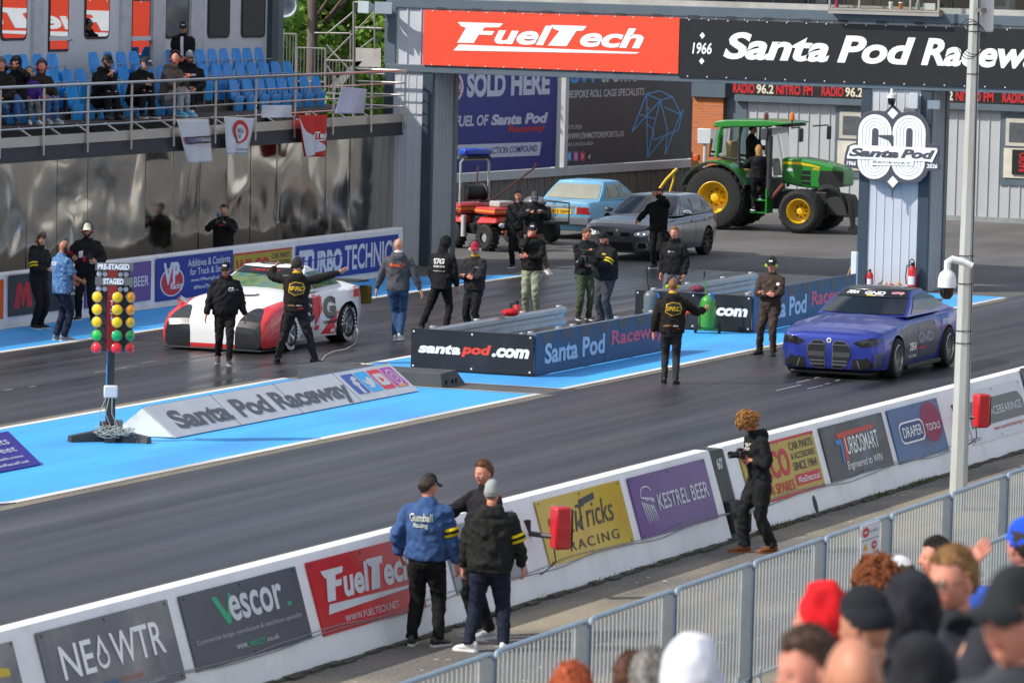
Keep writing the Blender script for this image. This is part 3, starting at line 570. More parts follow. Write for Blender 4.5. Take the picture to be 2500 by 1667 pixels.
# ---------------------------------------------------------------- central barriers, wedge signs and start lights
steel = M('galvanised steel', (.42, .44, .46), .42, metal=.6, var=.12, scale=5)
blkb = bmat('black barrier', '#26282c', '#35373b', .45)
def barrier(which, X0, YL, YR, X1, h0, h1):
    t = thing('barrier_enclosure', which + ' start line barrier with black front and blue side boards', 'barrier', (X0, YR, 0), 0, 'start line barriers')
    f = panel('front_board', None, None, (.0, YL - YR, .04), YL - YR, h0 - .04, blkb, -math.pi / 2, .03, parent=t)
    letter(f, 'santa', .06, .40, .41, .64, ink('#e8e8ea'), .05, .2); letter(f, 'pod', .415, .36, .66, .68, ink('#d84030'), .05, .2); letter(f, '.com', .665, .40, .97, .64, ink('#e8e8ea'), .05, .2)
    for u in (.02, .5, .975):
        for v in (.07, .93): mb = MB(); mb.box(u * f['pw'] - .014, u * f['pw'] + .014, -.036, -.03, v * f['ph'] - .014, v * f['ph'] + .014); mb.build('fixing', M('screw heads', '#e8e8e8', .4), f)
    L = X1 - X0
    s_ = panel('side_board', None, None, (.03, -.0, .04), L - .03, h1 - .04, bmat('steel blue', '#35597e', '#3f5668', .45), 0, .03, parent=t)
    letter(s_, 'Santa Pod', .06, .22, .50, .72, ink('#a8ccec'), .03); letter(s_, 'Raceway', .55, .26, .96, .74, ink('#d0607c'), .03)
    for k in range(7): u = .03 + k * .14; patch(s_, [(u, 1), (u + .11, 1), (u + .07, .72 + .05 * (k % 2)), (u + .03, .70)], ink('#4b5560'), .003)
    mb = MB(); mb.box(L * .5, L * .5 + .02, -.034, -.03, .0, h1 - .06); mb.build('seam', dk, s_)
    for yy, nm in ((YL - YR - .28, 'far'), (.16, 'near')):
        mb = MB(); pr = [(0, .30), (.05, .34), (.05, .40), (.0, .44), (0, .50), (.05, .54), (.05, .60), (0, .64)]
        mb.loft([[(x, yy - d, z + .08) for d, z in pr] for x in (.1, L - .1)], cap=False, closed=False); mb.build('crash_rail', steel, t, smooth=30)
        for x in (.3, L * .35, L * .68, L - .3): mb = MB(); mb.box(x, x + .14, yy + .01, yy + .09, 0, .74); mb.build('rail_post', steel, t, bevel=.008)
    mb = MB(); mb.box(.06, L, .05, YL - YR - .05, .012, .03); mb.build('floor_tray', M('dusty dark floor', (.10, .095, .085), .9, var=.3), t, smooth=0)
    return t
barrier('left hand', 76.05, 32.95, 30.72, 82.4, .715, .74)
barrier('right hand', 87.1, 33.12, 30.78, 93.2, .71, .80)
for (px, py, col, lb) in ((1163, 742, 'red', 'crumpled red rag lying on the crash rail of the left barrier'), (1648, 764, 'maroon', 'crumpled maroon rags lying on the right barrier')):
    c = G(1248, 770, .74) if col == 'red' else G(1705, 712, .74)
    mb = MB(); mb.ell((0, 0, .05), (.22, .14, .07), 14, 8); me = mb
    me.v = [tuple(V(p) * (1 + .35 * noise.noise(V(p) * 9))) for p in me.v]; tag(me.build('rag', cloth('#b3202c' if col == 'red' else '#6d3040'), None, c, smooth=60), lb, 'rag')
# grey floor ramp in the crossing
a = G(1078, 949); 
t = thing('cable_ramp', 'dark grey plastic ramp block across the blue median', 'ramp', (73.3, 31.2, 0))
mb = MB(); mb.hexa([(0, 0, 0), (.98, 0, 0), (.98, 2.6, 0), (0, 2.6, 0), (.02, .04, .24), (.80, .10, .24), (.80, 2.6, .24), (.02, 2.6, .24)]); mb.build('ramp_body', M('ramp rubber', (.055, .057, .06), .7, var=.12, scale=4), t, smooth=0, bevel=.01)
for x in (.2, .45, .6): mb = MB(); mb.box(x, x + .015, .005, .03, .04, .12); mb.build('slot', M('dark hole', '#050506', .6), t)
# wedge sign
def wedge(label, x0, x1, y0, y1, h, face, name='wedge_sign'):
    t = thing(name, label, 'sign', (x0, y0, 0)); L, D = x1 - x0, y1 - y0
    mb = MB(); mb.add([(0, .012, .03), (L, .012, .03), (0, D, 0), (L, D, 0), (0, D / 2, h - .01), (L, D / 2, h - .01)], [(0, 4, 2), (1, 3, 5), (2, 4, 5, 3), (0, 2, 3, 1), (0, 1, 5, 4)]); mb.build('wedge_body', M('white sheet end', (.72, .72, .70), .5, dirt=(.4, .38, .33)), t, smooth=0)
    hy = math.hypot(D / 2, h); p = panel('sign_face', None, None, (0, -.008, .02), L, hy, face, parent=t, thick=.012)
    p.rotation_euler = (-math.atan2(D / 2, h - .02), 0, 0)
    return t, p
wf = M('pale sign face', '#c2c4c9', .5, var=.04, dirt='#a8a8ac', damt=.4)
t, p = wedge('long white wedge sign with grey racetrack name and social media icons on the blue median', 63.62, 72.45, 31.27, 32.32, .43, wf)
letter(p, 'Santa', .045, .19, .255, .76, ink('#55585f'), .035, space=.95); letter(p, 'Pod', .285, .19, .415, .76, ink('#55585f'), .035, space=.95); letter(p, 'Raceway', .44, .03, .745, .76, ink('#55585f'), .035, space=.95)
for x in (2.2, 4.4, 6.6): mb = MB(); mb.box(x, x + .012, -.015, -.012, 0, p['ph']); mb.build('seam', dk, p)
for k, c in enumerate(('#3d5aa6', '#3aa8e0', '#d83a4c', '#b048a0')): 
    u = .765 + k * .057; patch(p, rrect(u, .22, u + .052, .88, .006, .06), ink(c), .004)
u = .765; letter(p, 'f', u + .018, .22, u + .046, .78, wf, .04, lift=.007)
u = .822; patch(p, [(u + .006, .66), (u + .02, .55), (u + .026, .66), (u + .036, .70), (u + .046, .62), (u + .040, .42), (u + .026, .32), (u + .008, .36), (u + .018, .42), (u + .01, .50)], wf, .007)
u = .879; patch(p, rrect(u + .006, .34, u + .046, .74, .006, .08), wf, .007); patch(p, [(u + .02, .44), (u + .036, .54), (u + .02, .64)], ink('#d83a4c'), .010)
u = .936; ringpatch(p, u + .026, .55, .019, .26, .03, wf, lift=.007); ringpatch(p, u + .026, .55, .009, .12, .022, wf, lift=.0075); patch(p, [(u + .008, .22), (u + .044, .22), (u + .040, .30), (u + .010, .30)], ink('#e09040'), .0055)
mb = MB(); mb.tube([(0, .52, .435), (8.8, .52, .435)], .012, 6); mb.build('ridge_hose', paint('#4a84b4'), t)
t, p = wedge('purple wedge sign with white fuel lettering at the left edge of the blue median', 53.5, 59.45, 31.25, 32.28, .43, bmat('violet', '#453c9c', rough=.45))
letter(p, 'Additives & Coolants', .45, .66, .955, .84, g1, .008); letter(p, 'for Track & Street', .50, .44, .955, .60, g1, .008); letter(p, 'www.VPRacingFuels.com', .60, .24, .955, .33, g1); letter(p, '#MoreThanRaceFuel', .68, .09, .955, .17, g1)

# start lights ("tree")
tb = G(268, 1078); t = thing('start_light_tree', 'drag race start light tree with amber, green and red lamps on a thin pole', 'start lights', (tb.x, tb.y, 0), rad(207.5 - 180 + 95 - 270 + 180 + 90 - 90))
t.rotation_euler = (0, 0, rad(-62))     # local -Y faces the camera, local X runs to the right of the picture
dkm = M('dark steel', '#34363a', .5, var=.2, scale=6)
mb = MB()
for a, l in ((200, .62), (-25, .62), (-90, .28), (75, .5)):
    d = V((math.cos(rad(a)), math.sin(rad(a)), 0)); q = V((-d.y, d.x, 0)) * .09; p0 = d * .02; p1 = d * l
    mb.hexa([p0 - q, p1 - q, p1 + q, p0 + q] if True else 0) if False else mb.hexa([p0 - q, p1 - q, p1 + q, p0 + q, p0 - q * .7 + V((0, 0, .2)), p1 - q * .7 + V((0, 0, .10)), p1 + q * .7 + V((0, 0, .10)), p0 + q * .7 + V((0, 0, .2))])
mb.build('foot', dkm, t, smooth=0, bevel=.01)
mb = MB(); mb.box(-.07, .07, -.07, .07, .02, .62); mb.box(-.05, .05, -.05, .05, .62, 1.35); mb.build('pole', dkm, t, bevel=.01)
mb = MB(); mb.tube([(-.06, -.05, .7), (-.06, -.06, 1.0), (-.055, -.055, 1.34)], .012, 6); mb.build('blue_hose', paint('#4a84b4'), t)
mb = MB(); mb.box(-.10, .10, -.12, -.05, .64, .82); mb.build('switch_box', paint('#d8dadc'), t, bevel=.02)
mb = MB(); mb.box(.06, .18, -.12, .02, .12, .32); mb.build('connector_box', paint('#6c7278'), t, bevel=.01)
mb = MB(); mb.lathe([(.001, -.05), (.08, -.05), (.08, .05), (.001, .05)], (-.1, -.03, .22), (1, 0, 0)); mb.build('reel', dkm, t)
rnd = random.Random(4); mb = MB()
for k in range(7):
    c = V((rnd.uniform(-.1, .25), -.2 - rnd.random() * .1, .05 + rnd.random() * .1)); pts = []
    r = rnd.uniform(.07, .18)
    for i in range(26): a = i * .5; pts.append(c + V((r * math.cos(a), r * .6 * math.sin(a), .05 * math.sin(a * 1.7 + k) + .06)))
    mb.tube(pts, .007, 5)
for k in range(3): mb.tube([(-.06 + .04 * k, -.12, .66), (-.16 + .09 * k, -.16, .42), (-.1 + .1 * k, -.16, .25), (.1 * k, -.2, .1)], .007, 5)
o = mb.build('cable_tangle', M('pale cable', '#a5a69c', .6), t)
Z0 = 1.30
mb = MB(); mb.box(-.22, .25, .0, .16, Z0, Z0 + 1.25); mb.box(.25, .30, -.02, .2, Z0 + .28, Z0 + .92); mb.build('head_box', M('tree dark panel', '#3b3d3e', .5, var=.15), t, bevel=.01)
mb = MB(); mb.box(-.075, .075, -.06, .0, Z0, Z0 + 1.18); mb.build('red_spine', paint('#c8141c', .4, .35), t, bevel=.008)
p = panel('maker_plate', None, None, (-.06, -.06, Z0 + .38), .11, .40, paint('#c01820'), parent=t, thick=.012)
for k, ch in enumerate('TSI'): letter(p, ch, .3 + .12 * (ch == 'I'), .68 - k * .28, .7 - .12 * (ch == 'I'), .90 - k * .28, wh, .03)
for z, s_ in ((Z0 + 1.17, 'PRE-STAGED'), (Z0 + .96, 'STAGED')):
    p = panel('name_plate', None, None, (-.25, -.08, z), .54, .11, paint('#6a6c6c'), parent=t, thick=.05); w2 = .84 if len(s_) > 7 else .54
    letter(p, s_, .48 - w2 / 2, .12, .48 + w2 / 2, .88, wh, .05, .0)
    for x in (-.19, -.11, .11, .19):
        mb = MB(); mb.lathe([(.001, -.05), (.035, -.045), (.042, 0), (.04, .06), (.001, .06)], (x, -.06, z - .06), (0, 1, 0), 14); mb.build('stage_lamp', M('clear lamp', '#aeb4bc', .15, coat=.5), t)
def lamp(x, z, col, tilt=0, em=.0):
    d = V((math.sin(rad(tilt)), -math.cos(rad(tilt)), 0)); c = V((x, -.03, z))
    mb = MB(); mb.lathe([(.001, .0), (.045, 0), (.05, .05), (.088, .10), (.092, .13), (.085, .13)], c, d, 20); mb.v = [tuple(c + (V(p) - c) * .90) for p in mb.v]; o = mb.build('lamp', M('lamp housing', '#8a8078', .35, metal=.7), t)
    mb = MB(); mb.lathe([(.087, .125), (.07, .15), (.035, .17), (.001, .175)], c, d, 20); mb.v = [tuple(c + (V(p) - c) * .90) for p in mb.v]; mb.build('lens', M('lens ' + col, col, .18, coat=.6, var=.1, emit=em), o)
for i, (z, cols) in enumerate(((1.02 - .46 + .33, ('#e8b800', '#d8b400', '#d09010')), (.66, ('#e8b800', '#d8b400', '#d08808')), (.44, ('#e8b800', '#e0bc00', '#c8a008')), (.22, ('#18b040', '#00a058', '#0a8840')), (.02, ('#e02030', '#e01828', '#c01018')))):
    z = (.79, .61, .43, .24, .06)[i] + Z0
    for x, tl_, c in ((-.17, -25, cols[0]), (.05, 10, cols[1]), (.19, 40, cols[2])): lamp(x, z, c, tl_, .15)

# red light boxes clamped to the near wall
for (px, py, lb) in ((1408, 1284, 'bright red light box on a bracket at the near wall beside the yellow board'), (2424, 1000, 'bright red light box on a bracket at the near wall behind the lamp pole')):
    c = PY(px, py, NY - .3); t = thing('light_box', lb, 'light box', (c.x, NY + .06, c.z), rad(-42), 'red light boxes on the near wall')
    mb = MB(); mb.box(-.10, .10, -.44, -.25, -.24, .24); mb.build('case', paint('#c0101c', .6, .3), t, bevel=.03)
    mb = MB(); mb.box(.101, .125, -.42, -.265, -.21, .21); mb.build('lens_panel', M('black lens', '#0c0c0e', .25, coat=.4), t, bevel=.01)
    mb = MB(); mb.tube([(-.06, -.34, -.1), (-.14, -.2, -.1), (-.2, -.05, -.1), (-.2, .12, -.1)], .03); mb.box(-.3, -.2, .0, .12, -.2, .05); mb.build('clamp', blk, t)
    mb = MB(); mb.box(-.36, -.16, .02, .14, -.45, -.2); mb.build('junction_box', paint('#a9adb0'), t, bevel=.01)
    mb = MB(); mb.tube([(-.05, -.3, -.24), (0, -.25, -.4), (-.1, -.1, -.55), (-.22, .03, -.44)], .008, 6); mb.tube([(-.2, .06, -.45), (-.18, .07, -.7), (-.05, .1, -.8)], .008, 6); mb.build('cord', blk, t)
# ---------------------------------------------------------------- grandstand with the polished wall
WY = 46.5; RY = 43.5
stand = thing('grandstand', 'two level grandstand with polished steel lower wall, open seating deck and grey glazed back wall', 'grandstand', (60, RY, 0))
stand['label'] = 'two level grandstand with polished lower wall, open seating deck and grey glazed back wall'
S0 = V((60, RY, 0))
xe = PY(985, 300, RY).x
mir = bpy.data.materials.new('polished steel'); mir.use_nodes = True; t_ = mir.node_tree; N = t_.nodes; L = t_.links; b_ = N['Principled BSDF']
b_.inputs['Metallic'].default_value = 1; b_.inputs['Roughness'].default_value = .07; b_.inputs['Base Color'].default_value = (.56, .52, .46, 1)
tcn = N.new('ShaderNodeTexCoord'); mpn = N.new('ShaderNodeMapping'); mpn.inputs['Scale'].default_value = (1.0, 1, 1.0); n_ = N.new('ShaderNodeTexNoise'); n_.inputs['Scale'].default_value = .75; n_.inputs['Detail'].default_value = .6; n_.inputs['Distortion'].default_value = .6
bp = N.new('ShaderNodeBump'); bp.inputs['Strength'].default_value = .85; bp.inputs['Distance'].default_value = .09
geo_ = N.new('ShaderNodeNewGeometry'); L.new(geo_.outputs['Position'], mpn.inputs[0]); L.new(mpn.outputs[0], n_.inputs['Vector']); L.new(n_.outputs['Fac'], bp.inputs['Height']); L.new(bp.outputs[0], b_.inputs['Normal'])
n2 = N.new('ShaderNodeTexNoise'); n2.inputs['Scale'].default_value = 2; n2.inputs['Detail'].default_value = 7; r2 = N.new('ShaderNodeMapRange'); r2.inputs['To Min'].default_value = .03; r2.inputs['To Max'].default_value = .2; L.new(geo_.outputs['Position'], n2.inputs['Vector']); L.new(n2.outputs['Fac'], r2.inputs['Value']); L.new(r2.outputs[0], b_.inputs['Roughness'])
MY = RY + .35; zm = PY(720, 350, MY).z + .25
xm = PY(963, 540, MY).x
rnd = random.Random(11)
x = xm
while x > 66:
    w_ = 1.24; b = MB(); b.box(0, w_ - .012, 0, .03, 0, zm); o = b.build('polished_panel', mir, stand, (x - w_ - 60, MY - RY, 0), smooth=0)
    o.rotation_euler = (rnd.uniform(-.012, .012), 0, rnd.uniform(-.02, .02)); x -= w_
b = MB(); b.box(6, xm - 60, MY - RY + .12, MY - RY + .3, 0, zm); b.build('backing_wall', M('soffit dark', '#23272b', .8), stand, smooth=0)
b = MB(); b.box(xm - 60 + .01, xm - 60 + .3, MY - RY - .02, MY - RY + .3, 0, zm); b.build('end_post', trimd, stand, smooth=0)
zf0, zf1, zf2 = PY(214, 383, RY).z, PY(214, 349, RY).z, PY(214, 325, RY).z
b = MB(); b.box(0, xe - 60, .02, .14, zf0, zf1); b.box(0, xe - 60, .0, .3, zf0 - .02, zf0 + .03); b.build('deck_beam', M('dark beam', '#2c3036', .55, var=.1), stand, smooth=0)
b = MB(); b.box(0, xe - 60, -.02, .03, zf1 + .002, zf2); b.build('fascia', M('brushed steel strip', (.50, .47, .43), .38, metal=.7, var=.12, scale=2, stretch=(.4, 1, 1)), stand, smooth=0)
b = MB(); b.box(0, xe - 60, .15, WY - RY + 3, zf0 + .05, zf0 + .12); b.build('under_deck', M('soffit dark', '#23272b', .8), stand, smooth=0)
zd = PY(476, 284, 44.2).z
b = MB(); b.box(0, xe - 60, .5, WY - RY, zd - .05, zd); b.build('deck_floor', M('deck board dark', '#3a302c', .8, var=.2, scale=3), stand, smooth=0)
for i in range(26):
    x = 8 + i * 1.2
    if x < xe - 60: b = MB(); b.tube([(x, .08, zf2 - .05), (x + .18, .5, zd - .02)], .025, 6); b.build('strut', M('brushed strut', (.4, .38, .35), .4, metal=.6), stand)
# tiers
RWS = []
for r, (px, py, yy) in enumerate(((640, 190, 44.95), (600, 154, 45.35), (560, 119, 45.72))):
    RWS.append((yy, PY(px, py, yy).z))
for r in (1, 2):
    yy, zt = RWS[r]; b = MB(); b.box(0, xe - 60 - 2.5, yy - RY - .28, WY - RY, zd + .002, zt - .86); b.build('tier', M('tier front', '#4a4742', .8, var=.15), stand, smooth=0)
zw = zd
# back wall and glazing
gw = M('grey wall panel', (.62, .64, .67), .45, var=.04, scale=.7)
xw1 = PY(660, 60, WY).x
b = MB(); b.box(0, xw1 - 60, WY - RY + .08, WY - RY + .3, 0, 7.0); b.build('back_wall', gw, stand, smooth=0)
b = MB()
for p0, p1 in ((84, 108), (300, 322), (375, 405), (468, 500)): x0, x1 = PY(p0, 60, WY).x - 60, PY(p1, 60, WY).x - 60; b.box(x0, x1, WY - RY + .0, WY - RY + .08, zd, 7); 
for seg in ((84, 108), (300, 322), (375, 405), (468, 500)):
    b = MB(); x0, x1 = PY(seg[0], 60, WY).x - 60, PY(seg[1], 60, WY).x - 60; b.box(x0, x1, WY - RY + .005, WY - RY + .079, zd, 7); b.build('pilaster', M('grey pilaster', (.52, .53, .56), .5), stand, smooth=0)
b = MB(); b.box(xw1 - 60, PY(675, 60, WY).x - 60, WY - RY - .05, WY - RY + .3, 0, 7); b.build('corner_post', trimd, stand, smooth=0)
b = MB(); b.box(PY(675, 60, WY).x - 60, PY(690, 60, WY).x - 60, WY - RY - .02, WY - RY + .3, 0, 7); b.build('corner_panel', trim, stand, smooth=0)
winm = M('reflecting window glass', (.55, .56, .58), .015, metal=1., var=.01)
wind = M('dark window glass', '#14171a', .04, spec=.9)
for (p0, p1, yb, kind) in ((8, 72, 100, 1), (125, 173, 127, 2), (213, 273, 96, 1), (325, 371, 154, 2), (408, 466, 95, 3), (513, 567, 94, 1), (595, 653, 93, 1)):
    x0, x1 = PY(p0, yb, WY).x - 60, PY(p1, yb, WY).x - 60; z0 = PY((p0 + p1) / 2, yb, WY).z; z0 = max(z0, zd + .02) if kind == 2 else z0; h = 6.6 - z0; x0 = max(x0, 8)
    b = MB(); r = .12 if kind != 2 else .01; out_ = [(x1 - r, h)] + [(x0 + r, h)] + [(x0, h - r), (x0, r), (x0 + r * .3, r * .3), (x0 + r, 0), (x1 - r, 0), (x1 - r * .3, r * .3), (x1, r), (x1, h - r)]
    f_ = 1.0
    b.prism(out_[::-1], (0, 0, 0), (1, 0, 0), (0, 0, 1), .02); fr_ = b.build('window' if kind != 2 else 'door', M('window rubber', '#24272b', .5), stand, (0, WY - RY + .078, z0), smooth=0)
    cxm, sx = (x0 + x1) / 2, 1 - .09 / (x1 - x0)
    inn = [(cxm + (px_ - cxm) * sx, .05 + pz * (h - .1) / h) for px_, pz in out_]
    b = MB(); b.add([(px_, -.028, pz) for px_, pz in inn], [tuple(range(len(inn)))]); b.build('pane', winm if kind != 3 else M('blind glass', '#55565a', .12, spec=.7), fr_, smooth=0)
    if kind == 2:
        zz = PY((p0 + p1) / 2, 100, WY).z - z0; b = MB(); b.box(x0, x1, -.05, -.03, zz, zz + .09); b.build('rail', gw, fr_, smooth=0); b = MB(); b.box(x1 - .02, x1 + .08, -.08, -.03, zz - .02, zz + .03); b.build('handle', steel, fr_, smooth=0)

# seats
seatb = M('blue seat plastic', (.02, .31, .78), .38, var=.1, scale=3, dirt=(.05, .3, .7), dscale=3); tubem = M('seat tube', (.33, .34, .36), .35, metal=.8)
def make_seat(x, y, z, lab):
    t = thing('stadium_seat', lab, 'seat', (x, y, z), 0, 'blue folding seats on the grandstand')
    b = MB(); rings = []
    for zz, wd, yy in ((.42, .20, .0), (.55, .215, .03), (.70, .21, .06), (.80, .185, .08), (.86, .13, .09)):
        rings.append([(-wd, yy - .03, zz), (-wd * .5, yy, zz), (wd * .5, yy, zz), (wd, yy - .03, zz), (wd, yy, zz), (wd * .5, yy + .03, zz), (-wd * .5, yy + .03, zz), (-wd, yy, zz)])
    b.loft(rings); b.build('back_shell', seatb, t, smooth=50)
    b = MB(); b.loft([[(x * k, y0 + .02 * (1 - abs(x) / .2), z_) for x in (-.2, -.1, 0, .1, .2)] + [(x * k, y0 + .05, z_) for x in (.2, .1, 0, -.1, -.2)] for z_, k, y0 in ((.10, .82, -.07), (.13, .95, -.08), (.40, 1., -.10), (.47, 1., -.11), (.50, .96, -.10))]); b.build('seat_pan', seatb, t, smooth=50)
    b = MB(); b.tube([(-.21, -.06, 0), (-.21, -.06, .4), (-.19, -.16, .62), (.19, -.16, .62), (.21, -.06, .4), (.21, -.06, 0)], .013, 6); b.build('seat_frame', tubem, t)
    return t
rows = ([-12, 18, 45, 76, 182, 212, 245, 308, 338, 385, 415, 450, 576, 608, 639, 666, 692, 719, 747, 776], [20, 50, 82, 113, 136, 170, 201, 277, 307, 349, 369, 400, 430, 503, 533, 561, 591, 620, 649, 678, 707], [28, 61, 98, 133, 234, 270, 301, 332, 420, 455, 493, 523, 551, 582, 609, 637])
seat0 = None
for r, lst in enumerate(rows):
    yy, zt = RWS[r]; nm = ('front', 'middle', 'back')[r]
    for i, px in enumerate(lst):
        q = PY(px, (190, 154, 119)[r] + 20, yy); lb = 'empty or occupied blue folding plastic seat in the %s row of the grandstand deck' % nm
        lb = 'blue folding plastic seat in the %s row of the grandstand' % nm
        if not seat0: seat0 = o = make_seat(q.x, yy, zt - .86, lb)
        else: o = copy_tree(seat0); o.location = (q.x, yy, zt - .86); o['label'] = lb
        o.rotation_euler = (0, 0, rnd.uniform(-.04, .04)); o['group'] = 'blue folding seats in the %s row of the grandstand' % nm
# railing
rail = thing('deck_railing', 'long stainless steel railing with five rails along the grandstand deck', 'railing', (60, RY - .06, 0))
rm = M('stainless tube', (.55, .53, .49), .28, metal=.85, var=.1, scale=3)
pp = (0, 107, 214.5, 321, 425, 526, 624, 720, 813, 906, 988)
zt = PY(214, 206, RY - .06).z
zz = [zt] + [PY(214, y, RY - .06).z for y in (240, 274, 306)]
zb = PY(214, 372, RY - .06).z
for p in pp:
    x = PY(p, 290, RY - .06).x - 60; b = MB(); b.box(x - .03, x + .03, -.012, .012, zb, zt - .05); b.tube([(x, 0, zt - .06), (x, 0, zt)], .012, 6); b.build('rail_post', rm, rail)
for k, z in enumerate(zz):
    b = MB(); b.tube([(0, -.0, z), (xe - 60 - .05, 0, z), (xe - 60, .04, z), (xe - 60, 1.2, z)], .03 if k == 0 else .017, 8); b.build('rail', rm, rail)
for p in pp[1:]:
    pass

# cloths hung over the railing
def hung(label, tl, tr, br, bl, col, dy=0., waves=2, back=None, name='hanging_banner'):
    n, m = 14, 16; b = MB(); P = []
    for j in range(m + 1):
        v = j / m
        for i in range(n + 1):
            u = i / n; px = (tl[0] * (1 - u) + tr[0] * u) * (1 - v) + (bl[0] * (1 - u) + br[0] * u) * v; py = (tl[1] * (1 - u) + tr[1] * u) * (1 - v) + (bl[1] * (1 - u) + br[1] * u) * v
            q = PY(px, py, RY - .16 + dy); q.y += .035 * math.sin(u * 6.28 * waves + v * 2) * (.3 + v); P.append(q)
    o_ = P[0]; b.add([p - o_ for p in P], [(j * (n + 1) + i, j * (n + 1) + i + 1, (j + 1) * (n + 1) + i + 1, (j + 1) * (n + 1) + i) for j in range(m) for i in range(n)])
    o = tag(b.build(name, M('banner ' + col, col, .6, var=.06, scale=2), None, o_, smooth=180), label, 'banner')
    sd = o.modifiers.new('thick', 'SOLIDIFY'); sd.thickness = .004
    def at(u, v, l=.0): # local point on the cloth
        px = (tl[0] * (1 - u) + tr[0] * u) * (1 - v) + (bl[0] * (1 - u) + br[0] * u) * v; py = (tl[1] * (1 - u) + tr[1] * u) * (1 - v) + (bl[1] * (1 - u) + br[1] * u) * v
        q = PY(px, py, RY - .16 + dy); q.y += .035 * math.sin(u * 6.28 * waves + v * 2) * (.3 + v) - .022 - l; return q - o_
    def put(vs2, fs, m_, nm, l=0.):
        bm = bmesh.new(); bv = [bm.verts.new((x, y, 0)) for x, y in vs2]
        for f in fs:
            try: bm.faces.new([bv[i] for i in f])
            except ValueError: pass
        bmesh.ops.triangulate(bm, faces=bm.faces)
        for _ in range(5):
            ed = [e for e in bm.edges if e.calc_length() > .07]
            if not ed: break
            bmesh.ops.subdivide_edges(bm, edges=ed, cuts=1); bmesh.ops.triangulate(bm, faces=bm.faces)
        for v in bm.verts: v.co = at(v.co.x, v.co.y, l)
        me = bpy.data.meshes.new(nm); bm.to_mesh(me); bm.free(); link(nm, me, m_, o)
    def txt(s, u0, v0, u1, v1, m_, bold=.02, sh=0, l=.010):
        vs_, fs, _ = text_geo(s, bold, sh); put([(u0 + (u1 - u0) * x, v1 + (v0 - v1) * y) for x, y in vs_], fs, m_, 'lettering', l)
    def shape(pts, m_, l=.0): put(pts, [tuple(range(len(pts)))], m_, 'emblem', l)
    return o, txt, shape
o, txt, shp = hung('white cloth banner with a small maroon race bearings logo hung on the railing', (431, 293), (509, 291), (524, 396), (463, 399), '#d0d0d4')
shp([(.10, .40), (.98, .38), (.98, .55), (.12, .57)], ink('#4c3c48')); txt('COATED', .14, .44, .46, .52, ink('#7aa0d0'), .01); txt('RACEBEARINGS', .48, .43, .95, .51, ink('#d8d8dc'), .01); txt('www.coatedracebearings.com', .4, .59, .95, .63, redi, 0); shp([(.04, .42), (.08, .42), (.10, .56), (.07, .56)], redi, .001)
o, txt, shp = hung('white cloth banner with a red shield emblem hung on the railing', (547, 286), (622, 289), (609, 379), (558, 377), '#cfd0d6')
shp([(.5 + .28 * math.cos(a), .36 + (.34 if math.sin(a) > 0 else .30) * math.sin(a)) for a in [2 * math.pi * k / 24 for k in range(24)]], redi); shp([(.5 + .20 * math.cos(a), .38 + (.27 if math.sin(a) > 0 else .20) * math.sin(a)) for a in [2 * math.pi * k / 24 for k in range(24)]], ink('#cfd0d6'), .003); txt('Mills', .36, .28, .66, .42, ink('#5a6078'), .01, .2, .006); shp([(.42, .46), (.58, .44), (.55, .56), (.46, .56)], ink('#8a90a8'), .006)
txt('www.scott.net', .25, .82, .78, .88, ink('#6a6c80')); txt('performance', .2, .92, .82, .98, ink('#6a6c80'))
hung('small white cloth folded over the middle rail of the deck railing', (639, 258), (712, 257), (716, 287), (643, 288), '#d4d4da', waves=1)
o, txt, shp = hung('red cloth banner with white fuel company lettering and a folded white corner', (728, 282), (799, 281), (797, 383), (747, 383), '#cc2018')
txt('elTech', .40, .40, .96, .56, ink('#e0e0e4'), .04, .15); shp([(.42, .60), (.95, .57), (.93, .60), (.44, .63)], ink('#e0e0e4')); shp([(-.06, .03), (.16, .40), (.95, .80), (.02, 1.0), (.0, .6)], ink('#cfcfd6'), .02)
hung('white cloth with blue edge hung over the top rails near the column', (834, 212), (896, 218), (893, 278), (822, 278), '#c4c6da', waves=1)

# ---------------------------------------------------------------- trees, pole, stair behind the stand
barkm = M('bark', (.10, .075, .055), .9, var=.35, scale=8, bump=.5)
def tree(label, base, h, r, n, cols, seed, group='trees behind the grandstand'):
    rnd = random.Random(seed); t = thing('tree', label, 'tree', base, 0, group)
    b = MB(); b.tube([(0, 0, 0), (.1, .05, h * .3), (-.05, .1, h * .6), (0, 0, h * .85)], [.3, .24, .16, .05], 9)
    cl = []
    for i in range(26):
        a = rnd.uniform(0, 6.28); rr = r * rnd.random() ** .5; z = h * rnd.uniform(.22, .98); k = math.sin(min(1, (z / h - .1)) * math.pi) ** .5; c = V((rr * k * math.cos(a), rr * k * math.sin(a), z)); cl.append((c, r * rnd.uniform(.22, .42)))
        b.tube([(0, 0, z * .6), c * .5 + V((0, 0, z * .3)), c], [.09, .05, .02], 5)
    b.build('trunk', barkm, t)
    for m_i in range(2):
        b = MB()
        for k in range(n // 2):
            c, s_ = cl[rnd.randrange(len(cl))]; d = V((rnd.gauss(0, 1), rnd.gauss(0, 1), rnd.gauss(0, .8))).normalized() * s_ * rnd.random() ** .4; p = c + d
            nrm = (d.normalized() + V((rnd.gauss(0, .5), rnd.gauss(0, .5), rnd.gauss(.4, .5)))).normalized(); u = nrm.orthogonal().normalized(); u.rotate(Matrix.Rotation(rnd.uniform(0, 6.28), 3, nrm)); q = nrm.cross(u); l = rnd.uniform(.10, .2)
            b.add([p - u * l, p + q * l * .5 - u * l * .1, p + u * l, p - q * l * .5 - u * l * .1], [(0, 1, 2, 3)])
        b.build('crown', leafm(cols[m_i]), t, smooth=0)
    return t
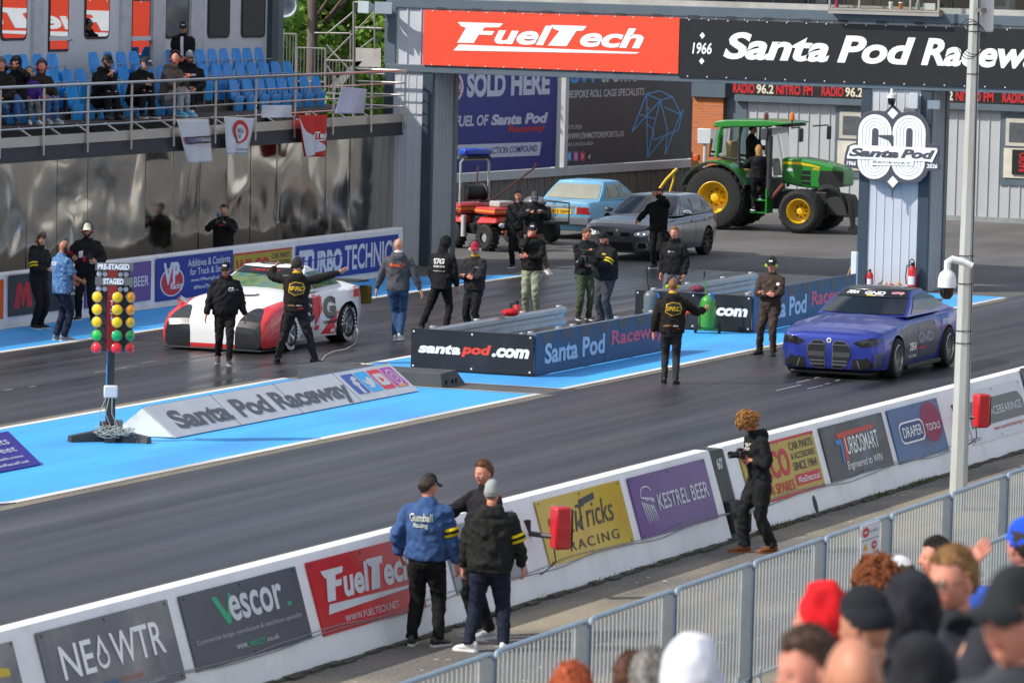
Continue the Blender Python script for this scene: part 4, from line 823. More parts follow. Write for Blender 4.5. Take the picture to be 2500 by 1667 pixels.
def leafm(c):
    nm = 'leaf ' + str(c)
    if nm in _M: return _M[nm]
    m = M(nm, c, .5, var=.35, scale=1.3); b = m.node_tree.nodes['Principled BSDF']
    tr = m.node_tree.nodes.new('ShaderNodeBsdfTranslucent'); tr.inputs[0].default_value = (c[0] * 1.6, c[1] * 1.9, c[2], 1); ms = m.node_tree.nodes.new('ShaderNodeMixShader'); ms.inputs[0].default_value = .35
    m.node_tree.links.new(b.outputs[0], ms.inputs[1]); m.node_tree.links.new(tr.outputs[0], ms.inputs[2]); m.node_tree.links.new(ms.outputs[0], m.node_tree.nodes['Material Output'].inputs[0]); return m
lc = ((.20, .34, .05), (.12, .22, .035))
for (px, h, r, X, lb, sd) in ((725, 7.5, 3.6, 122, 'bright green leafy tree behind the wooden pole at left', 1), (850, 8, 3.8, 128, 'bright green leafy tree behind the steel stair', 2), (640, 9, 4, 136, 'dark green tree glimpsed at the corner of the grandstand', 3), (790, 10, 4.5, 142, 'tall green tree standing farthest back behind the stair', 4), (905, 9, 3.8, 138, 'green tree partly hidden by the gantry corner', 5)):
    q = PX(px, 120, X); tree(lb, (q.x, q.y, 0), h, r, 16000, lc, sd)
q = PX(760, 100, 112); t = thing('wooden_pole', 'weathered brown telegraph pole in front of the green trees', 'pole', (q.x, q.y, 0))
b = MB(); b.tube([(0, 0, 0), (.02, 0, 4), (.0, 0, 9)], [.13, .12, .11], 12); b.build('pole_shaft', M('weathered pole', (.13, .10, .08), .9, var=.4, scale=3, stretch=(4, 4, .4), dirt=(.3, .27, .24)), t)
b = MB(); b.tube([(-.03, -.13, 0), (-.02, -.13, 4), (.0, -.12, 9)], .02, 6); b.tube([(.06, -.12, 0), (.05, -.13, 4), (.03, -.12, 9)], .014, 6); b.build('pole_cable', M('black cable', '#141416', .6), t)
def horn(label, loc, rz, s_=1., name='horn_speaker'):
    t = thing(name, label, 'loudspeaker', loc, rz); b = MB()
    b.loft([[(x * k, y0, z * k) for x, z in ((-.2 * s_, -.14 * s_), (.2 * s_, -.14 * s_), (.2 * s_, .14 * s_), (-.2 * s_, .14 * s_))] for y0, k in ((-.30 * s_, 1), (-.22 * s_, .8), (-.1 * s_, .45), (.1 * s_, .28))], cap=False)
    b.loft([[(x * k, y0, z * k) for x, z in ((-.19 * s_, -.13 * s_), (.19 * s_, -.13 * s_), (.19 * s_, .13 * s_), (-.19 * s_, .13 * s_))] for y0, k in ((-.30 * s_, 1), (-.21 * s_, .78), (-.1 * s_, .42), (.05 * s_, .2))], cap=True); b.build('horn_body', paint('#a8b4bc'), t, smooth=0)
    b = MB(); b.box(-.05 * s_, .05 * s_, .05 * s_, .3 * s_, -.05 * s_, .05 * s_); b.build('driver', paint('#8a949c'), t, bevel=.01)
    return t
for px, py, rz, lb in ((913, 18, rad(-118), 'grey horn loudspeaker on the gantry corner, left one of the pair'), (938, 19, rad(-70), 'grey horn loudspeaker on the gantry corner, right one of the pair')):
    q = PX(px, py, GX - .35); horn(lb, q, rz)
q = PX(705, 14, 111.5); t = thing('horn_speaker', 'large round grey horn loudspeaker on the wooden pole', 'loudspeaker', q, rad(-75))
b = MB(); b.lathe([(.30, -.55), (.31, -.52), (.2, -.25), (.11, 0), (.07, .2), (.001, .2)], (0, 0, 0), (0, 1, 0)); b.lathe([(.29, -.54), (.15, -.2), (.001, 0)], (0, 0, 0), (0, 1, 0)); b.build('horn_body', paint('#aab4bc'), t); b = MB(); b.box(-.08, .08, .2, .42, -.08, .08); b.build('driver', paint('#8a949c'), t, bevel=.02)
q = PX(1785, 10, GX)
q = PX(2262 + 12, 255, GX - .25); horn('small grey horn loudspeaker hung under the gantry beside the right column', q, rad(-60), .7)
# steel stair
galv = M('galvanised tube', (.22, .21, .20), .5, metal=.4, var=.2)
SX = 108.
def spt(px, py, x=SX): return PX(px, py, x)
st = thing('steel_stair', 'galvanised steel stair and landing with tube railings behind the deck', 'stair', (0, 0, 0)); st.location = spt(900, 230); st.location.z = 0
so_ = st.location.copy()
def stube(nm, pts, r=.03, x=SX, n=7):
    b = MB(); b.tube([spt(*p, x) - so_ for p in pts], r * .8, n); return b.build(nm, galv, st)
stube('post', [(864, 300), (864, 5)], .045); stube('post', [(915, 118), (914, 30)], .03); stube('post', [(856, 150), (856, 75)], .03)
stube('rail', [(864, 6), (905, 8)]); stube('rail', [(866, 68), (932, 70)]); stube('handrail', [(800, 82), (865, 28)]); stube('handrail', [(800, 145), (912, 32)], .025); stube('handrail', [(882, 117), (912, 94)], .022)
stube('rail', [(768, 81), (856, 82)], .025); stube('brace', [(797, 110), (862, 180)], .03); stube('brace', [(798, 160), (834, 212)], .03); stube('rail', [(797, 147), (862, 149)], .025); stube('rail', [(866, 178), (955, 182)], .03)
b = MB(); b.hexa([spt(*p) - so_ for p in ((866, 163), (930, 165))] + [spt(*p, SX + 1.5) - so_ for p in ((930, 165), (866, 163))] + [spt(*p) - so_ for p in ((866, 117), (930, 119))] + [spt(*p, SX + 1.5) - so_ for p in ((930, 119), (866, 117))]); b.build('landing', M('landing sheet', (.40, .39, .37), .5, metal=.3, dirt=(.3, .28, .24)), st, smooth=0)
b = MB(); b.hexa([spt(*p) - so_ for p in ((800, 215), (830, 215))] + [spt(*p, SX + 1) - so_ for p in ((830, 215), (800, 215))] + [spt(*p) - so_ for p in ((870, 150), (885, 150))] + [spt(*p, SX + 1) - so_ for p in ((885, 150), (870, 150))]); b.build('flight', M('stair stringer', (.22, .22, .22), .6, metal=.3), st, smooth=0)
def barfence(label, x0, x1, yt, yb, nb, X):
    a, c = PX(x0, yt, X), PX(x1, yt, X); z0 = PX((x0 + x1) / 2, yb, X).z; t = thing('bar_railing', label, 'railing', (a.x, c.y, 0))
    L_ = a.y - c.y; b = MB(); b.tube([(0, 0, a.z), (0, L_, a.z)], .022, 6); b.tube([(0, 0, z0), (0, L_, z0)], .022, 6)
    for i in range(nb + 1): b.tube([(0, L_ * i / nb, z0), (0, L_ * i / nb, a.z)], .028 if i in (0, nb) else .009, 6)
    b.build('railing_bars', galv, t)
barfence('grey upright bar railing beside the corner of the grandstand', 655, 724, 82, 200, 9, 106); barfence('grey upright bar railing in front of the wooden pole', 726, 795, 117, 200, 8, 105); barfence('grey upright bar railing at the foot of the steel stair', 796, 863, 148, 230, 8, 104)
# ---------------------------------------------------------------- billboards on a timber fence
F0, F1 = V((117.5, 50.4, 0)), V((135.5, 48.35, 0)); Fd = (F1 - F0).normalized(); Fn = V((Fd.y, -Fd.x, 0)); Frz = math.atan2(Fd.y, Fd.x)
def PF(px, py, off=0.):
    d = _ray(px, py); o_ = F0 + Fn * off; t = (o_ - EYE).dot(Fn) / d.dot(Fn); return EYE + d * t
zbf = PF(1400, 418).z
fe = thing('timber_fence', 'weathered grey vertical board fence below the two billboards', 'fence', F0, Frz)
b = MB(); rnd = random.Random(2); x = 0; FL = (F1 - F0).length
wood = M('weathered timber', (.17, .155, .14), .9, var=.35, scale=4, stretch=(6, 6, .5))
while x < FL: w_ = .14; b.box(x, x + w_ - .02, -.03 - .02 * rnd.random(), .0, 0, zbf - .1); x += w_
b.box(0, FL, .001, .05, 0, zbf - .1); b.build('boards', wood, fe, smooth=0)
bf = thing('hoarding', 'pale grey timber hoarding carrying the two big billboards', 'hoarding', F0, Frz)
palef = M('pale grey frame', (.46, .48, .50), .6, var=.06, dirt=(.33, .34, .35))
def lx(px, py): return (PF(px, py) - F0).dot(Fd)
b = MB(); b.box(0, FL, -.10, .05, zbf - .1, zbf + .13); b.build('bottom_rail', palef, bf, smooth=0)
for p in (1353, 1372, 1686): x = lx(p, 300); b = MB(); b.box(x - .05, x + .14, -.12, .05, zbf + .13, 4.4); b.build('upright', palef, bf, smooth=0)
def bill(label, x0, x1, py, m_):
    a = PF(x0, py); z0 = PF(x0, py).z; l = lx(x1, py) - lx(x0, py)
    o_ = F0 + Fd * lx(x0, py) + Fn * .06; return panel('billboard', label, 'billboard', (o_.x, o_.y, zbf + .16), l, 4.3 - zbf - .16, m_, Frz, .03)
def fr_uv(B, px, py): q = PF(px, py, .08); l = Matrix.LocRotScale(B.location, B.rotation_euler, None).inverted() @ q; return l.x / B['pw'], l.z / B['ph']
def pletter(B, s, a, c, m_, bold=.02, sh=0, lift=.006): u0, v0 = fr_uv(B, *a); u1, v1 = fr_uv(B, *c); letter(B, s, u0, v0, u1, v1, m_, bold, sh, lift)
def ppatch(B, pts, m_, lift=.004): patch(B, [fr_uv(B, *p) for p in pts], m_, lift)
navy = M('vinyl navy', '#27317c', .55, var=.08, scale=1, bump=.5, bscale=1.2); greyv = M('vinyl charcoal', '#404247', .55, var=.1, scale=1, bump=.5, bscale=1.5)
B = bill('navy blue billboard with SOLD HERE and track compound lettering', 1010, 1350, 412, navy); pal = ink('#bcc0d4')
pletter(B, 'SOLD', (1138, 239), (1234, 176), pal, .05); pletter(B, 'HERE', (1246, 234), (1342, 172), pal, .05)
ppatch(B, [(1093 + 38 * math.cos(a), 212 + 45 * math.sin(a)) for a in [6.283 * k / 24 for k in range(24)]], pal, .003); ppatch(B, [(1092 + 34 * math.cos(a), 212 + 41 * math.sin(a)) for a in [6.283 * k / 24 for k in range(24)]], ink('#b02838'), .006)
pletter(B, 'Racing', (1062, 226), (1130, 196), pal, .0, .2, .009); pletter(B, 'FUELS', (1072, 253), (1114, 240), pal, .02)
pletter(B, 'OFFICIAL FUEL OF', (1010, 315), (1192, 280), pal, .03, .15); pletter(B, 'Santa Pod', (1197, 307), (1337, 274), pal, .05, .2); pletter(B, 'Raceway', (1238, 329), (1330, 303), ink('#a02838'), .05, .2)
ppatch(B, [(1000, 393), (1316, 380), (1321, 347), (1000, 358)], pal); pletter(B, 'PREPARED WITH VP TRACTION COMPOUND', (1066, 384), (1311, 354), navy, .015, .15, .008)
B = bill('charcoal billboard with blue roll cage drawing and social media icons', 1378, 1682, 400, greyv)
lb_ = ink('#559ad8'); pal2 = ink('#b8babf')
pletter(B, 'SW', (1391, 204), (1466, 160), ink('#3f8fd0'), .05, .1); pletter(B, 'SPORTS', (1468, 202), (1556, 165), pal2, .03, .1); pletter(B, 'BESPOKE ROLL CAGE SPECIALISTS', (1386, 240), (1572, 215), pal2, .015, .12); pletter(B, '01772 378224', (1384, 316), (1420, 305), pal2, .01, .1); pletter(B, 'WWW.SWMOTORSPORTS.UK', (1383, 341), (1523, 319), pal2, .02, .12); pletter(B, 'FIND US ON SOCIAL MEDIA', (1382, 358), (1447, 346), pal2, .01, .1)
for k, c in enumerate(('#3a9ad8', '#c060a8', '#c83a60', '#2c2c30')):
    x = 1383 + k * 16.2; ppatch(B, [(x, 393), (x + 11, 393), (x + 11, 370), (x, 371)], ink(c)); pletter(B, ('f', 'o', '>', 'd')[k], (x + 3, 389), (x + 8, 375), ink('#e0e0e4'), .01, 0, .008)
cage = [((1577, 230), (1610, 222)), ((1610, 222), (1640, 237)), ((1577, 230), (1611, 245)), ((1611, 245), (1640, 237)), ((1577, 230), (1541, 323)), ((1541, 323), (1611, 245)), ((1577, 230), (1579, 385)), ((1640, 237), (1660, 278)), ((1611, 245), (1628, 320)), ((1660, 278), (1668, 268)), ((1660, 278), (1622, 378)), ((1622, 378), (1628, 320)), ((1579, 385), (1624, 330)), ((1624, 330), (1654, 318)), ((1654, 318), (1664, 275)), ((1575, 300), (1594, 318)), ((1611, 245), (1594, 310)), ((1594, 310), (1579, 385)), ((1560, 280), (1596, 290)), ((1620, 262), (1660, 280)), ((1577, 262), (1585, 268)), ((1594, 318), (1593, 343)), ((1593, 343), (1624, 330))]
for i, (a, c) in enumerate(cage):
    d = V((c[0] - a[0], c[1] - a[1])).normalized(); q = V((-d.y, d.x)) * 1.5; a, c = V(a), V(c); ppatch(B, [a + q, c + q, c - q, a - q], lb_, .004 + .0003 * i)

# ---------------------------------------------------------------- sheds behind the start line
HX = 126.4
def hx(px, py): return PX(px, py, HX)
yl_, yr_ = hx(1795, 400).y, hx(2520, 400).y - 6
sh = thing('clad_shed', 'long pale grey clad shed with red radio sign band and small windows', 'shed', (HX, yl_, 0), -math.pi / 2)
W2 = yl_ - yr_; zr = hx(1800, 231).z
cl2 = M('shed cladding', (.44, .46, .48), .5, var=.05, scale=.8, dirt=(.36, .36, .35), damt=.4)
b = MB(); corrugated(b, W2, zr + 1.2, .30, .03); b.build('cladding', cl2, sh, smooth=0)
b = MB(); b.box(0, W2, .04, 5, 0, zr + 1.2); b.build('shed_core', M('soffit dark', '#23272b', .8), sh, smooth=0)
b = MB(); b.box(0, W2, -.22, .0, zr - .18, zr); b.box(-.02, .32, -.05, 0, 0, zr - .18); b.build('trim', trim, sh, smooth=0, bevel=.01)
b = MB(); b.box(-.1, W2, -.04, .0, 0, .14); b.build('plinth', M('plinth', (.25, .27, .28), .7), sh, smooth=0)
zr2 = hx(1800, 196).z
p = panel('radio_sign', None, None, (.0, -.2, zr + .01), W2, zr2 - zr + .35, M('sign black', '#17171a', .5), parent=sh, thick=.03)
rr_ = (zr2 - zr) / p['ph']; x = yl_ - hx(1797, 210).y; redt = ink('#c81c24'); cre = ink('#d8d0b8')
unit = (hx(1797, 210).y - hx(2013, 210).y)
while x < W2 - 1:
    for s_, f0, f1, m_ in (('RADIO', .0, .245, redt), ('96.2', .265, .46, cre), ('NITRO FM', .49, .90, redt)):
        u0 = (x + unit * f0) / W2; u1 = (x + unit * f1) / W2
        if u1 < 1: letter(p, s_, u0, .10 * rr_, u1, .78 * rr_, m_, .03)
    x += unit
def shed_window(x0, x1, yt, yb):
    l0, l1 = yl_ - hx(x0, yt).y, yl_ - hx(x1, yt).y; z1, z0 = hx(x0, yt).z, hx(x0, yb).z
    b = MB(); b.box(l0 - .12, l1 + .12, -.05, .0, z0 - 1.05, z1 + .12); w_ = b.build('window', trim, sh, smooth=0)
    b = MB(); b.box(l0, l1, -.07, -.045, z0, z1); b.build('frame', M('cream frame', (.5, .48, .42), .6, dirt=(.35, .3, .22)), w_, smooth=0)
    b = MB(); b.box(l0 + .1, l1 - .1, -.078, -.068, z0 + .1, z1 - .12); b.build('pane', M('meshed glass', '#565b60', .2, var=.15, scale=8), w_, smooth=0)
    b = MB(); b.box(l0 - .03, l1 + .03, -.08, -.045, z0 - .85, z0 - .06); b.build('sill_panel', M('cream panel', (.62, .59, .50), .6, dirt=(.45, .4, .3)), w_, smooth=0)
    return l0, l1, z0
shed_window(2052, 2110, 272, 338)
l0, l1, z0 = shed_window(2458, 2550, 288, 356)
p = panel('radio_board', 'small black upright board with red radio lettering below the shed window', 'sign', (HX - .10, yl_ - l0 - .22, z0 - .75), .62, .66, M('sign black', '#17171a', .5), -math.pi / 2, .03)
t2 = letter(p, 'RADIO', .1, .30, .9, .62, redt, .02)
t2.rotation_euler = (0, rad(-90), 0); t2.location = (.31 + .29, 0, .03) if False else (.60, 0, .02)
# brick hut
q0, q1 = PX(1689, 330, 127.6), PX(1764, 330, 127.6)
bk_ = thing('brick_hut', 'small orange brick building with grey roof edge beside the billboards', 'building', (127.6, q0.y, 0), -math.pi / 2)
bm_ = bpy.data.materials.new('orange brick'); bm_.use_nodes = True; N = bm_.node_tree.nodes; L = bm_.node_tree.links; br = N.new('ShaderNodeTexBrick'); br.inputs['Color1'].default_value = (.62, .17, .04, 1); br.inputs['Color2'].default_value = (.52, .13, .035, 1); br.inputs['Mortar'].default_value = (.35, .27, .2, 1); br.inputs['Scale'].default_value = 1; br.inputs['Brick Width'].default_value = .23; br.inputs['Row Height'].default_value = .076; br.inputs['Mortar Size'].default_value = .008
tcn = N.new('ShaderNodeTexCoord'); mpn = N.new('ShaderNodeMapping'); mpn.inputs['Rotation'].default_value = (rad(90), 0, 0); L.new(tcn.outputs['Object'], mpn.inputs[0]); L.new(mpn.outputs[0], br.inputs['Vector']); L.new(br.outputs[0], N['Principled BSDF'].inputs['Base Color']); N['Principled BSDF'].inputs['Roughness'].default_value = .85
zbk = PX(1700, 236, 127.6).z; W3 = q0.y - q1.y
b = MB(); b.box(0, W3, 0, 4, 0, zbk); b.build('wall', bm_, bk_, smooth=0); b = MB(); b.box(0, W3 + .08, -.12, 4.2, zbk, zbk + .55); b.box(W3 + .0, W3 + .5, .2, 3, 0, zbk); b.build('roof', trim, bk_, smooth=0)
q = PX(1722, 332, 127); t = thing('electrical_cabinet', 'white electrical cabinet on a post in front of the brick hut', 'cabinet', (q.x, q.y, 0), -math.pi / 2)
b = MB(); b.box(-.2, .2, -.1, .1, q.z - .22, q.z + .2); b.build('case', paint('#c8ccd0'), t, bevel=.02); b = MB(); b.tube([(0, .0, 0), (0, 0, q.z)], .05); b.build('post', paint('#c8ccd0'), t)

# ---------------------------------------------------------------- lamp pole, dome camera
pb = G(2338, 1245); top = PY(2381, 0, pb.y); d = (top - V((pb.x, pb.y, 0))); 
t = thing('lamp_pole', 'tall tapered octagonal pale metal pole in front of the near wall', 'pole', (pb.x, pb.y, 0))
b = MB(); k = 1.25; b.tube([V((0, 0, 0)), d * .5, d * k], [.125, .098, .062], 8); b.build('pole_shaft', M('pale pole paint', (.44, .46, .45), .5, var=.08, scale=2, stretch=(3, 3, .5), dirt=(.33, .22, .12), dscale=1.5, damt=.6), t, smooth=0)
R_ = V((.38, -.92, 0))
b = MB(); b.tube([R_ * (.115 - .06 * s_) + V((-.05, 0, 0)) + d * s_ for s_ in [i / 14 for i in range(18)]], .016, 6); b.build('cable', M('black cable', '#141416', .6), t)
for py in (622, 690, 805, 835, 180, 60, 77):
    s_ = (1245 - py) / 1245; r_ = .125 - .056 * s_; b = MB(); b.lathe([(r_ + .004, -.006), (r_ + .012, 0), (r_ + .004, .006)], d * s_, d, 14); b.build('band', M('black cable', '#141416', .6), t)
s_ = (1245 - 95) / 1245; b = MB()
for k in range(3): b.tube([d * s_ + R_ * (-.05 + .16 * math.cos(a) - .03 * k) + V((-.15, -.1, 0)) + V((0, 0, (.2 + .03 * k) * math.sin(a))) for a in [6.283 * i / 20 for i in range(20 if k else 17)]], .006, 5)
b.build('cable_coil', M('black cable', '#141416', .6), t)
q = PY(2408, 30, pb.y - .1); t2 = thing('antenna', 'slim white antenna panel clamped to the top of the lamp pole', 'antenna', q)
b = MB(); b.box(-.06, .06, -.09, .06, -.26, .9); b.build('radome', paint('#dcdde0'), t2, bevel=.02); b = MB(); b.box(-.3, -.05, -.02, .05, .0, .05); b.build('clamp', galv, t2)
q = PY(2312, 690, pb.y - .12); t2 = thing('dome_camera', 'white and black dome security camera on an arm of the lamp pole', 'security camera', q, 0)
uL = V((-.38, .92, 0))
b = MB(); b.lathe([(.001, .13), (.05, .13), (.095, .09), (.115, .03), (.12, -.09), (.001, -.09)], (0, 0, .03), (0, 0, 1)); b.build('housing', paint('#dfe1e4', .3), t2)
b = MB(); b.lathe([(.001, -.22), (.05, -.21), (.085, -.16), (.10, -.09), (.105, -.055), (.001, -.055)], (0, 0, .0), (0, 0, 1)); b.build('dome', M('camera dome', '#101012', .1, coat=.5), t2)
b = MB(); b.tube([(0, 0, .15), V((0, 0, .26)), -uL * .06 + V((0, 0, .3)), -uL * .2 + V((0, 0, .27)), -uL * .32 + V((0, 0, .22))], [.045, .05, .05, .045, .045], 10); b.build('arm', paint('#dfe1e4', .3), t2)
q = PX(2177, 240, GX - .3); t2 = thing('dome_camera', 'small white and black dome camera hung under the gantry above the emblem', 'security camera', q)
b = MB(); b.lathe([(.001, .2), (.03, .2), (.035, .1), (.09, .08), (.10, .0), (.001, 0)], (0, 0, 0), (0, 0, 1)); b.build('housing', paint('#dfe1e4', .3), t2); b = MB(); b.lathe([(.001, -.16), (.06, -.14), (.085, -.06), (.085, 0), (.001, 0)], (0, 0, 0), (0, 0, 1)); b.build('dome', M('camera dome', '#101012', .1, coat=.5), t2)
q = PX(2224, 245, GX - .05); b = MB(); b.box(0, .19, -.12, 0, -.18, .16); tag(b.build('junction_box', paint('#b9c0c4'), None, q, -math.pi / 2, bevel=.01), 'pale grey junction box under the gantry beside the dome camera', 'box')

# ---------------------------------------------------------------- crowd barriers in front of the spectators
bgal = M('barrier galvanised', (.42, .46, .48), .4, metal=.35, var=.12, scale=5)
def crowd_barrier(x, y, lab, L_=2.28, seed=0):
    t = thing('crowd_barrier', lab, 'barrier', (x, y, 0), 0, 'galvanised crowd barriers along the spectator side')
    b = MB(); b.tube([(0, 0, 1.21), (.05, 0, 1.26), (.14, 0, 1.27), (L_ - .14, 0, 1.27), (L_ - .05, 0, 1.26), (L_, 0, 1.21)], .024, 8); b.build('top_rail', M('barrier rail', (.27, .36, .45), .4, metal=.3, var=.15), t)
    b = MB(); b.tube([(.02, 0, .12), (L_ - .02, 0, .12)], .02, 8); b.build('bottom_rail', bgal, t)
    b = MB(); b.box(L_ - .03, L_ + .03, -.03, .03, 0, 1.23); b.build('post', M('barrier post', (.10, .14, .19), .5), t, bevel=.01)
    b = MB(); b.box(L_ - .34, L_ - .06, -.012, .012, .14, 1.24); b.build('end_plate', bgal, t, smooth=0)
    n = 19
    for i in range(n):
        xx = .1 + i * .105; b0 = MB() if i == 0 else None
        if i == 0: b0.tube([(0, 0, .12), (0, 0, 1.26)], .0105, 7); bar = b0.build('bar', bgal, t, (xx, 0, 0)); 
        else: o = bar.copy(); COL.objects.link(o); o.location.x = xx
    for s_ in (.25, L_ - .4): b = MB(); b.box(s_, s_ + .05, -.28, .28, .0, .02); b.box(s_, s_ + .05, -.02, .02, .02, .18); b.build('foot', bgal, t, smooth=0)
    return t
bar0 = None; 
for i in range(10):
    x = 36.33 + i * 2.325; y = 15.93 + .018 * (x - 40)
    lab = 'galvanised steel crowd barrier panel, number %s from the left along the path' % ('one two three four five six seven eight nine ten'.split()[i])
    lab = ('grey crowd barrier panel below the frame at far left', 'grey crowd barrier panel outside the frame left of the striped ones', 'grey crowd barrier panel at the bottom edge below the grey capped man', 'grey crowd barrier panel right of the white shoes', 'grey crowd barrier panel below the yellow board', 'grey crowd barrier panel below the brown boots', 'grey crowd barrier panel left of the one with the paper notice', 'grey crowd barrier panel with the paper notice', 'grey crowd barrier panel in front of the lamp pole', 'grey crowd barrier panel at the right edge of the frame')[i]
    if not bar0: bar0 = o = crowd_barrier(x, y, lab)
    else: o = copy_tree(bar0); o.location = (x, y, 0); o['label'] = lab
    o.rotation_euler = (0, 0, rad(1.0))
for i, px in enumerate((2360,)):
    q = G(px, 1346, 1.27); 
    for k in range(2): o = copy_tree(bar0); o.location = (q.x + k * 2.33, q.y, 0); o['label'] = 'grey crowd barrier panel of the nearer row behind the raised hand' if not k else 'grey crowd barrier panel of the nearer row at the frame edge'
q = PY(2099, 1283, 16.05); q1 = PY(2136, 1370, 16.05)
p = panel('paper_notice', 'white paper notice with red symbols tied to a crowd barrier panel', 'notice', (q.x, 16.04, q1.z), q1.x - q.x + .1, q.z - q1.z, M('paper', (.66, .65, .70), .6, var=.04), rad(1), .008)
patch(p, [(.05, .60), (.95, .60), (.95, .62), (.05, .62)], ink('#6a78a0')); ringpatch(p, .25, .80, .17, .12, .04, redi); letter(p, 'NO ENTRY', .46, .76, .94, .83, ink('#7a7c90'), .005); ringpatch(p, .72, .44, .14, .10, .03, redi); patch(p, [(.12, .36), (.40, .36), (.26, .54)], ink('#d8a020')); patch(p, [(.05, .22), (.95, .22), (.95, .235), (.05, .235)], ink('#6a78a0')); letter(p, 'KEEP BACK', .15, .09, .85, .16, ink('#7a7c90'), .005)
# ---------------------------------------------------------------- vehicles
def spline(rows, n):      # smooth rows of numbers through the given stations
    out_ = []; k = len(rows)
    for i in range(k - 1):
        p0, p1, p2, p3 = rows[max(i - 1, 0)], rows[i], rows[i + 1], rows[min(i + 2, k - 1)]
        for j in range(n):
            t = j / n; r = []
            for a, b, c, d in zip(p0, p1, p2, p3): r.append(b + .5 * t * ((c - a) * .8 + t * (2 * a * .8 - (5 - .8 * 2 + .6) * b * 1 + 0)) if False else b + (c - b) * t * t * (3 - 2 * t) * .5 + (c - b) * t * .5)
            out_.append(r)
    out_.append(list(rows[-1])); return out_
_DG = None
def evaluated(o):
    bpy.context.view_layer.update(); dg = bpy.context.evaluated_depsgraph_get(); return bpy.data.meshes.new_from_object(o.evaluated_get(dg))
tyrem = M('tyre rubber', '#1b1b1c', .8); archm = M('wheel arch dark', '#0b0b0c', .9)
class Decals:
    lim = None
    def __init__(s, o, me): s.o = o; s.bvh = BVHTree.FromPolygons([v.co.copy() for v in me.vertices], [tuple(p.vertices) for p in me.polygons])
    def put(s, side, vs2, fs, m, name='decal', off=.006, cut=.09, parent=None):
        bm = bmesh.new(); bv = [bm.verts.new((x, y, 0)) for x, y in vs2]
        for f in fs:
            try: bm.faces.new([bv[i] for i in f])
            except ValueError: pass
        bmesh.ops.triangulate(bm, faces=bm.faces)
        for _ in range(5):
            ed = [e for e in bm.edges if e.calc_length() > cut]
            if not ed: break
            bmesh.ops.subdivide_edges(bm, edges=ed, cuts=1); bmesh.ops.triangulate(bm, faces=bm.faces)
        d, mk = {'front': (V((-1, 0, 0)), lambda a, b: V((9, a, b))), 'rear': (V((1, 0, 0)), lambda a, b: V((-9, a, b))), 'left': (V((0, -1, 0)), lambda a, b: V((a, 9, b))), 'right': (V((0, 1, 0)), lambda a, b: V((a, -9, b))), 'top': (V((0, 0, -1)), lambda a, b: V((a, b, 9)))}[side]
        for v in list(bm.verts):
            h = s.bvh.ray_cast(mk(v.co.x, v.co.y), d)
            if h[0] is None or h[1].dot(-d) < .10 or (side == 'front' and s.lim is not None and h[0].x < s.lim): bm.verts.remove(v)
            else: v.co = h[0] - d * off
        me = bpy.data.meshes.new(name); bm.to_mesh(me); bm.free()
        return link(name, me, m, parent or s.o)
    def poly(s, side, pts, m, name='decal', off=.006, **k): return s.put(side, pts, [tuple(range(len(pts)))], m, name, off, **k)
    def text(s, side, t, x0, y0, x1, y1, m, bold=.02, sh=0, off=.009, name='lettering'):
        vs_, fs, _ = text_geo(t, bold, sh); return s.put(side, [(x0 + (x1 - x0) * x, y0 + (y1 - y0) * y) for x, y in vs_], fs, m, name, off, cut=.12)
def car_body(t, st, pm, wheels, n=7, mats=None):
    b = MB(); rings = []
    for x, w_, zb, zs, zt in spline(st, n):
        h = zs - zb; hp = [(0, zb), (.8 * w_, zb), (.95 * w_, zb + .03), (.985 * w_, zb + .20 * h), (w_, zb + .45 * h), (.985 * w_, zb + .72 * h), (.955 * w_, zs - .05), (.915 * w_, zs - .012), (.86 * w_, zs), (.62 * w_, zs + .72 * (zt - zs)), (.3 * w_, zs + .94 * (zt - zs)), (0, zt)]
        rings.append([(x, y, z) for y, z in hp] + [(x, -y, z) for y, z in hp[-2:0:-1]])
    b.loft(rings); o = b.build('body', [pm, archm], t, smooth=180)
    c = MB()
    for x, y, r, wd in wheels:
        s_ = 1 if y > 0 else -1; c.lathe([(.001, -.04), (r * 1.13, -.04), (r * 1.13, .5), (.001, .5)], (x, y - s_ * wd, r * 1.02), (0, s_, 0), 32, 1)
    co = c.build('cutter', [pm, archm], t); md = o.modifiers.new('arches', 'BOOLEAN'); md.object = co; md.operation = 'DIFFERENCE'; md.solver = 'EXACT'
    me = evaluated(o); o.modifiers.clear(); me.name = 'body'; o.data = me; bpy.data.objects.remove(co)
    me.polygons.foreach_set('use_smooth', [True] * len(me.polygons)); me.set_sharp_from_angle(angle=rad(38))
    return o, Decals(o, me)
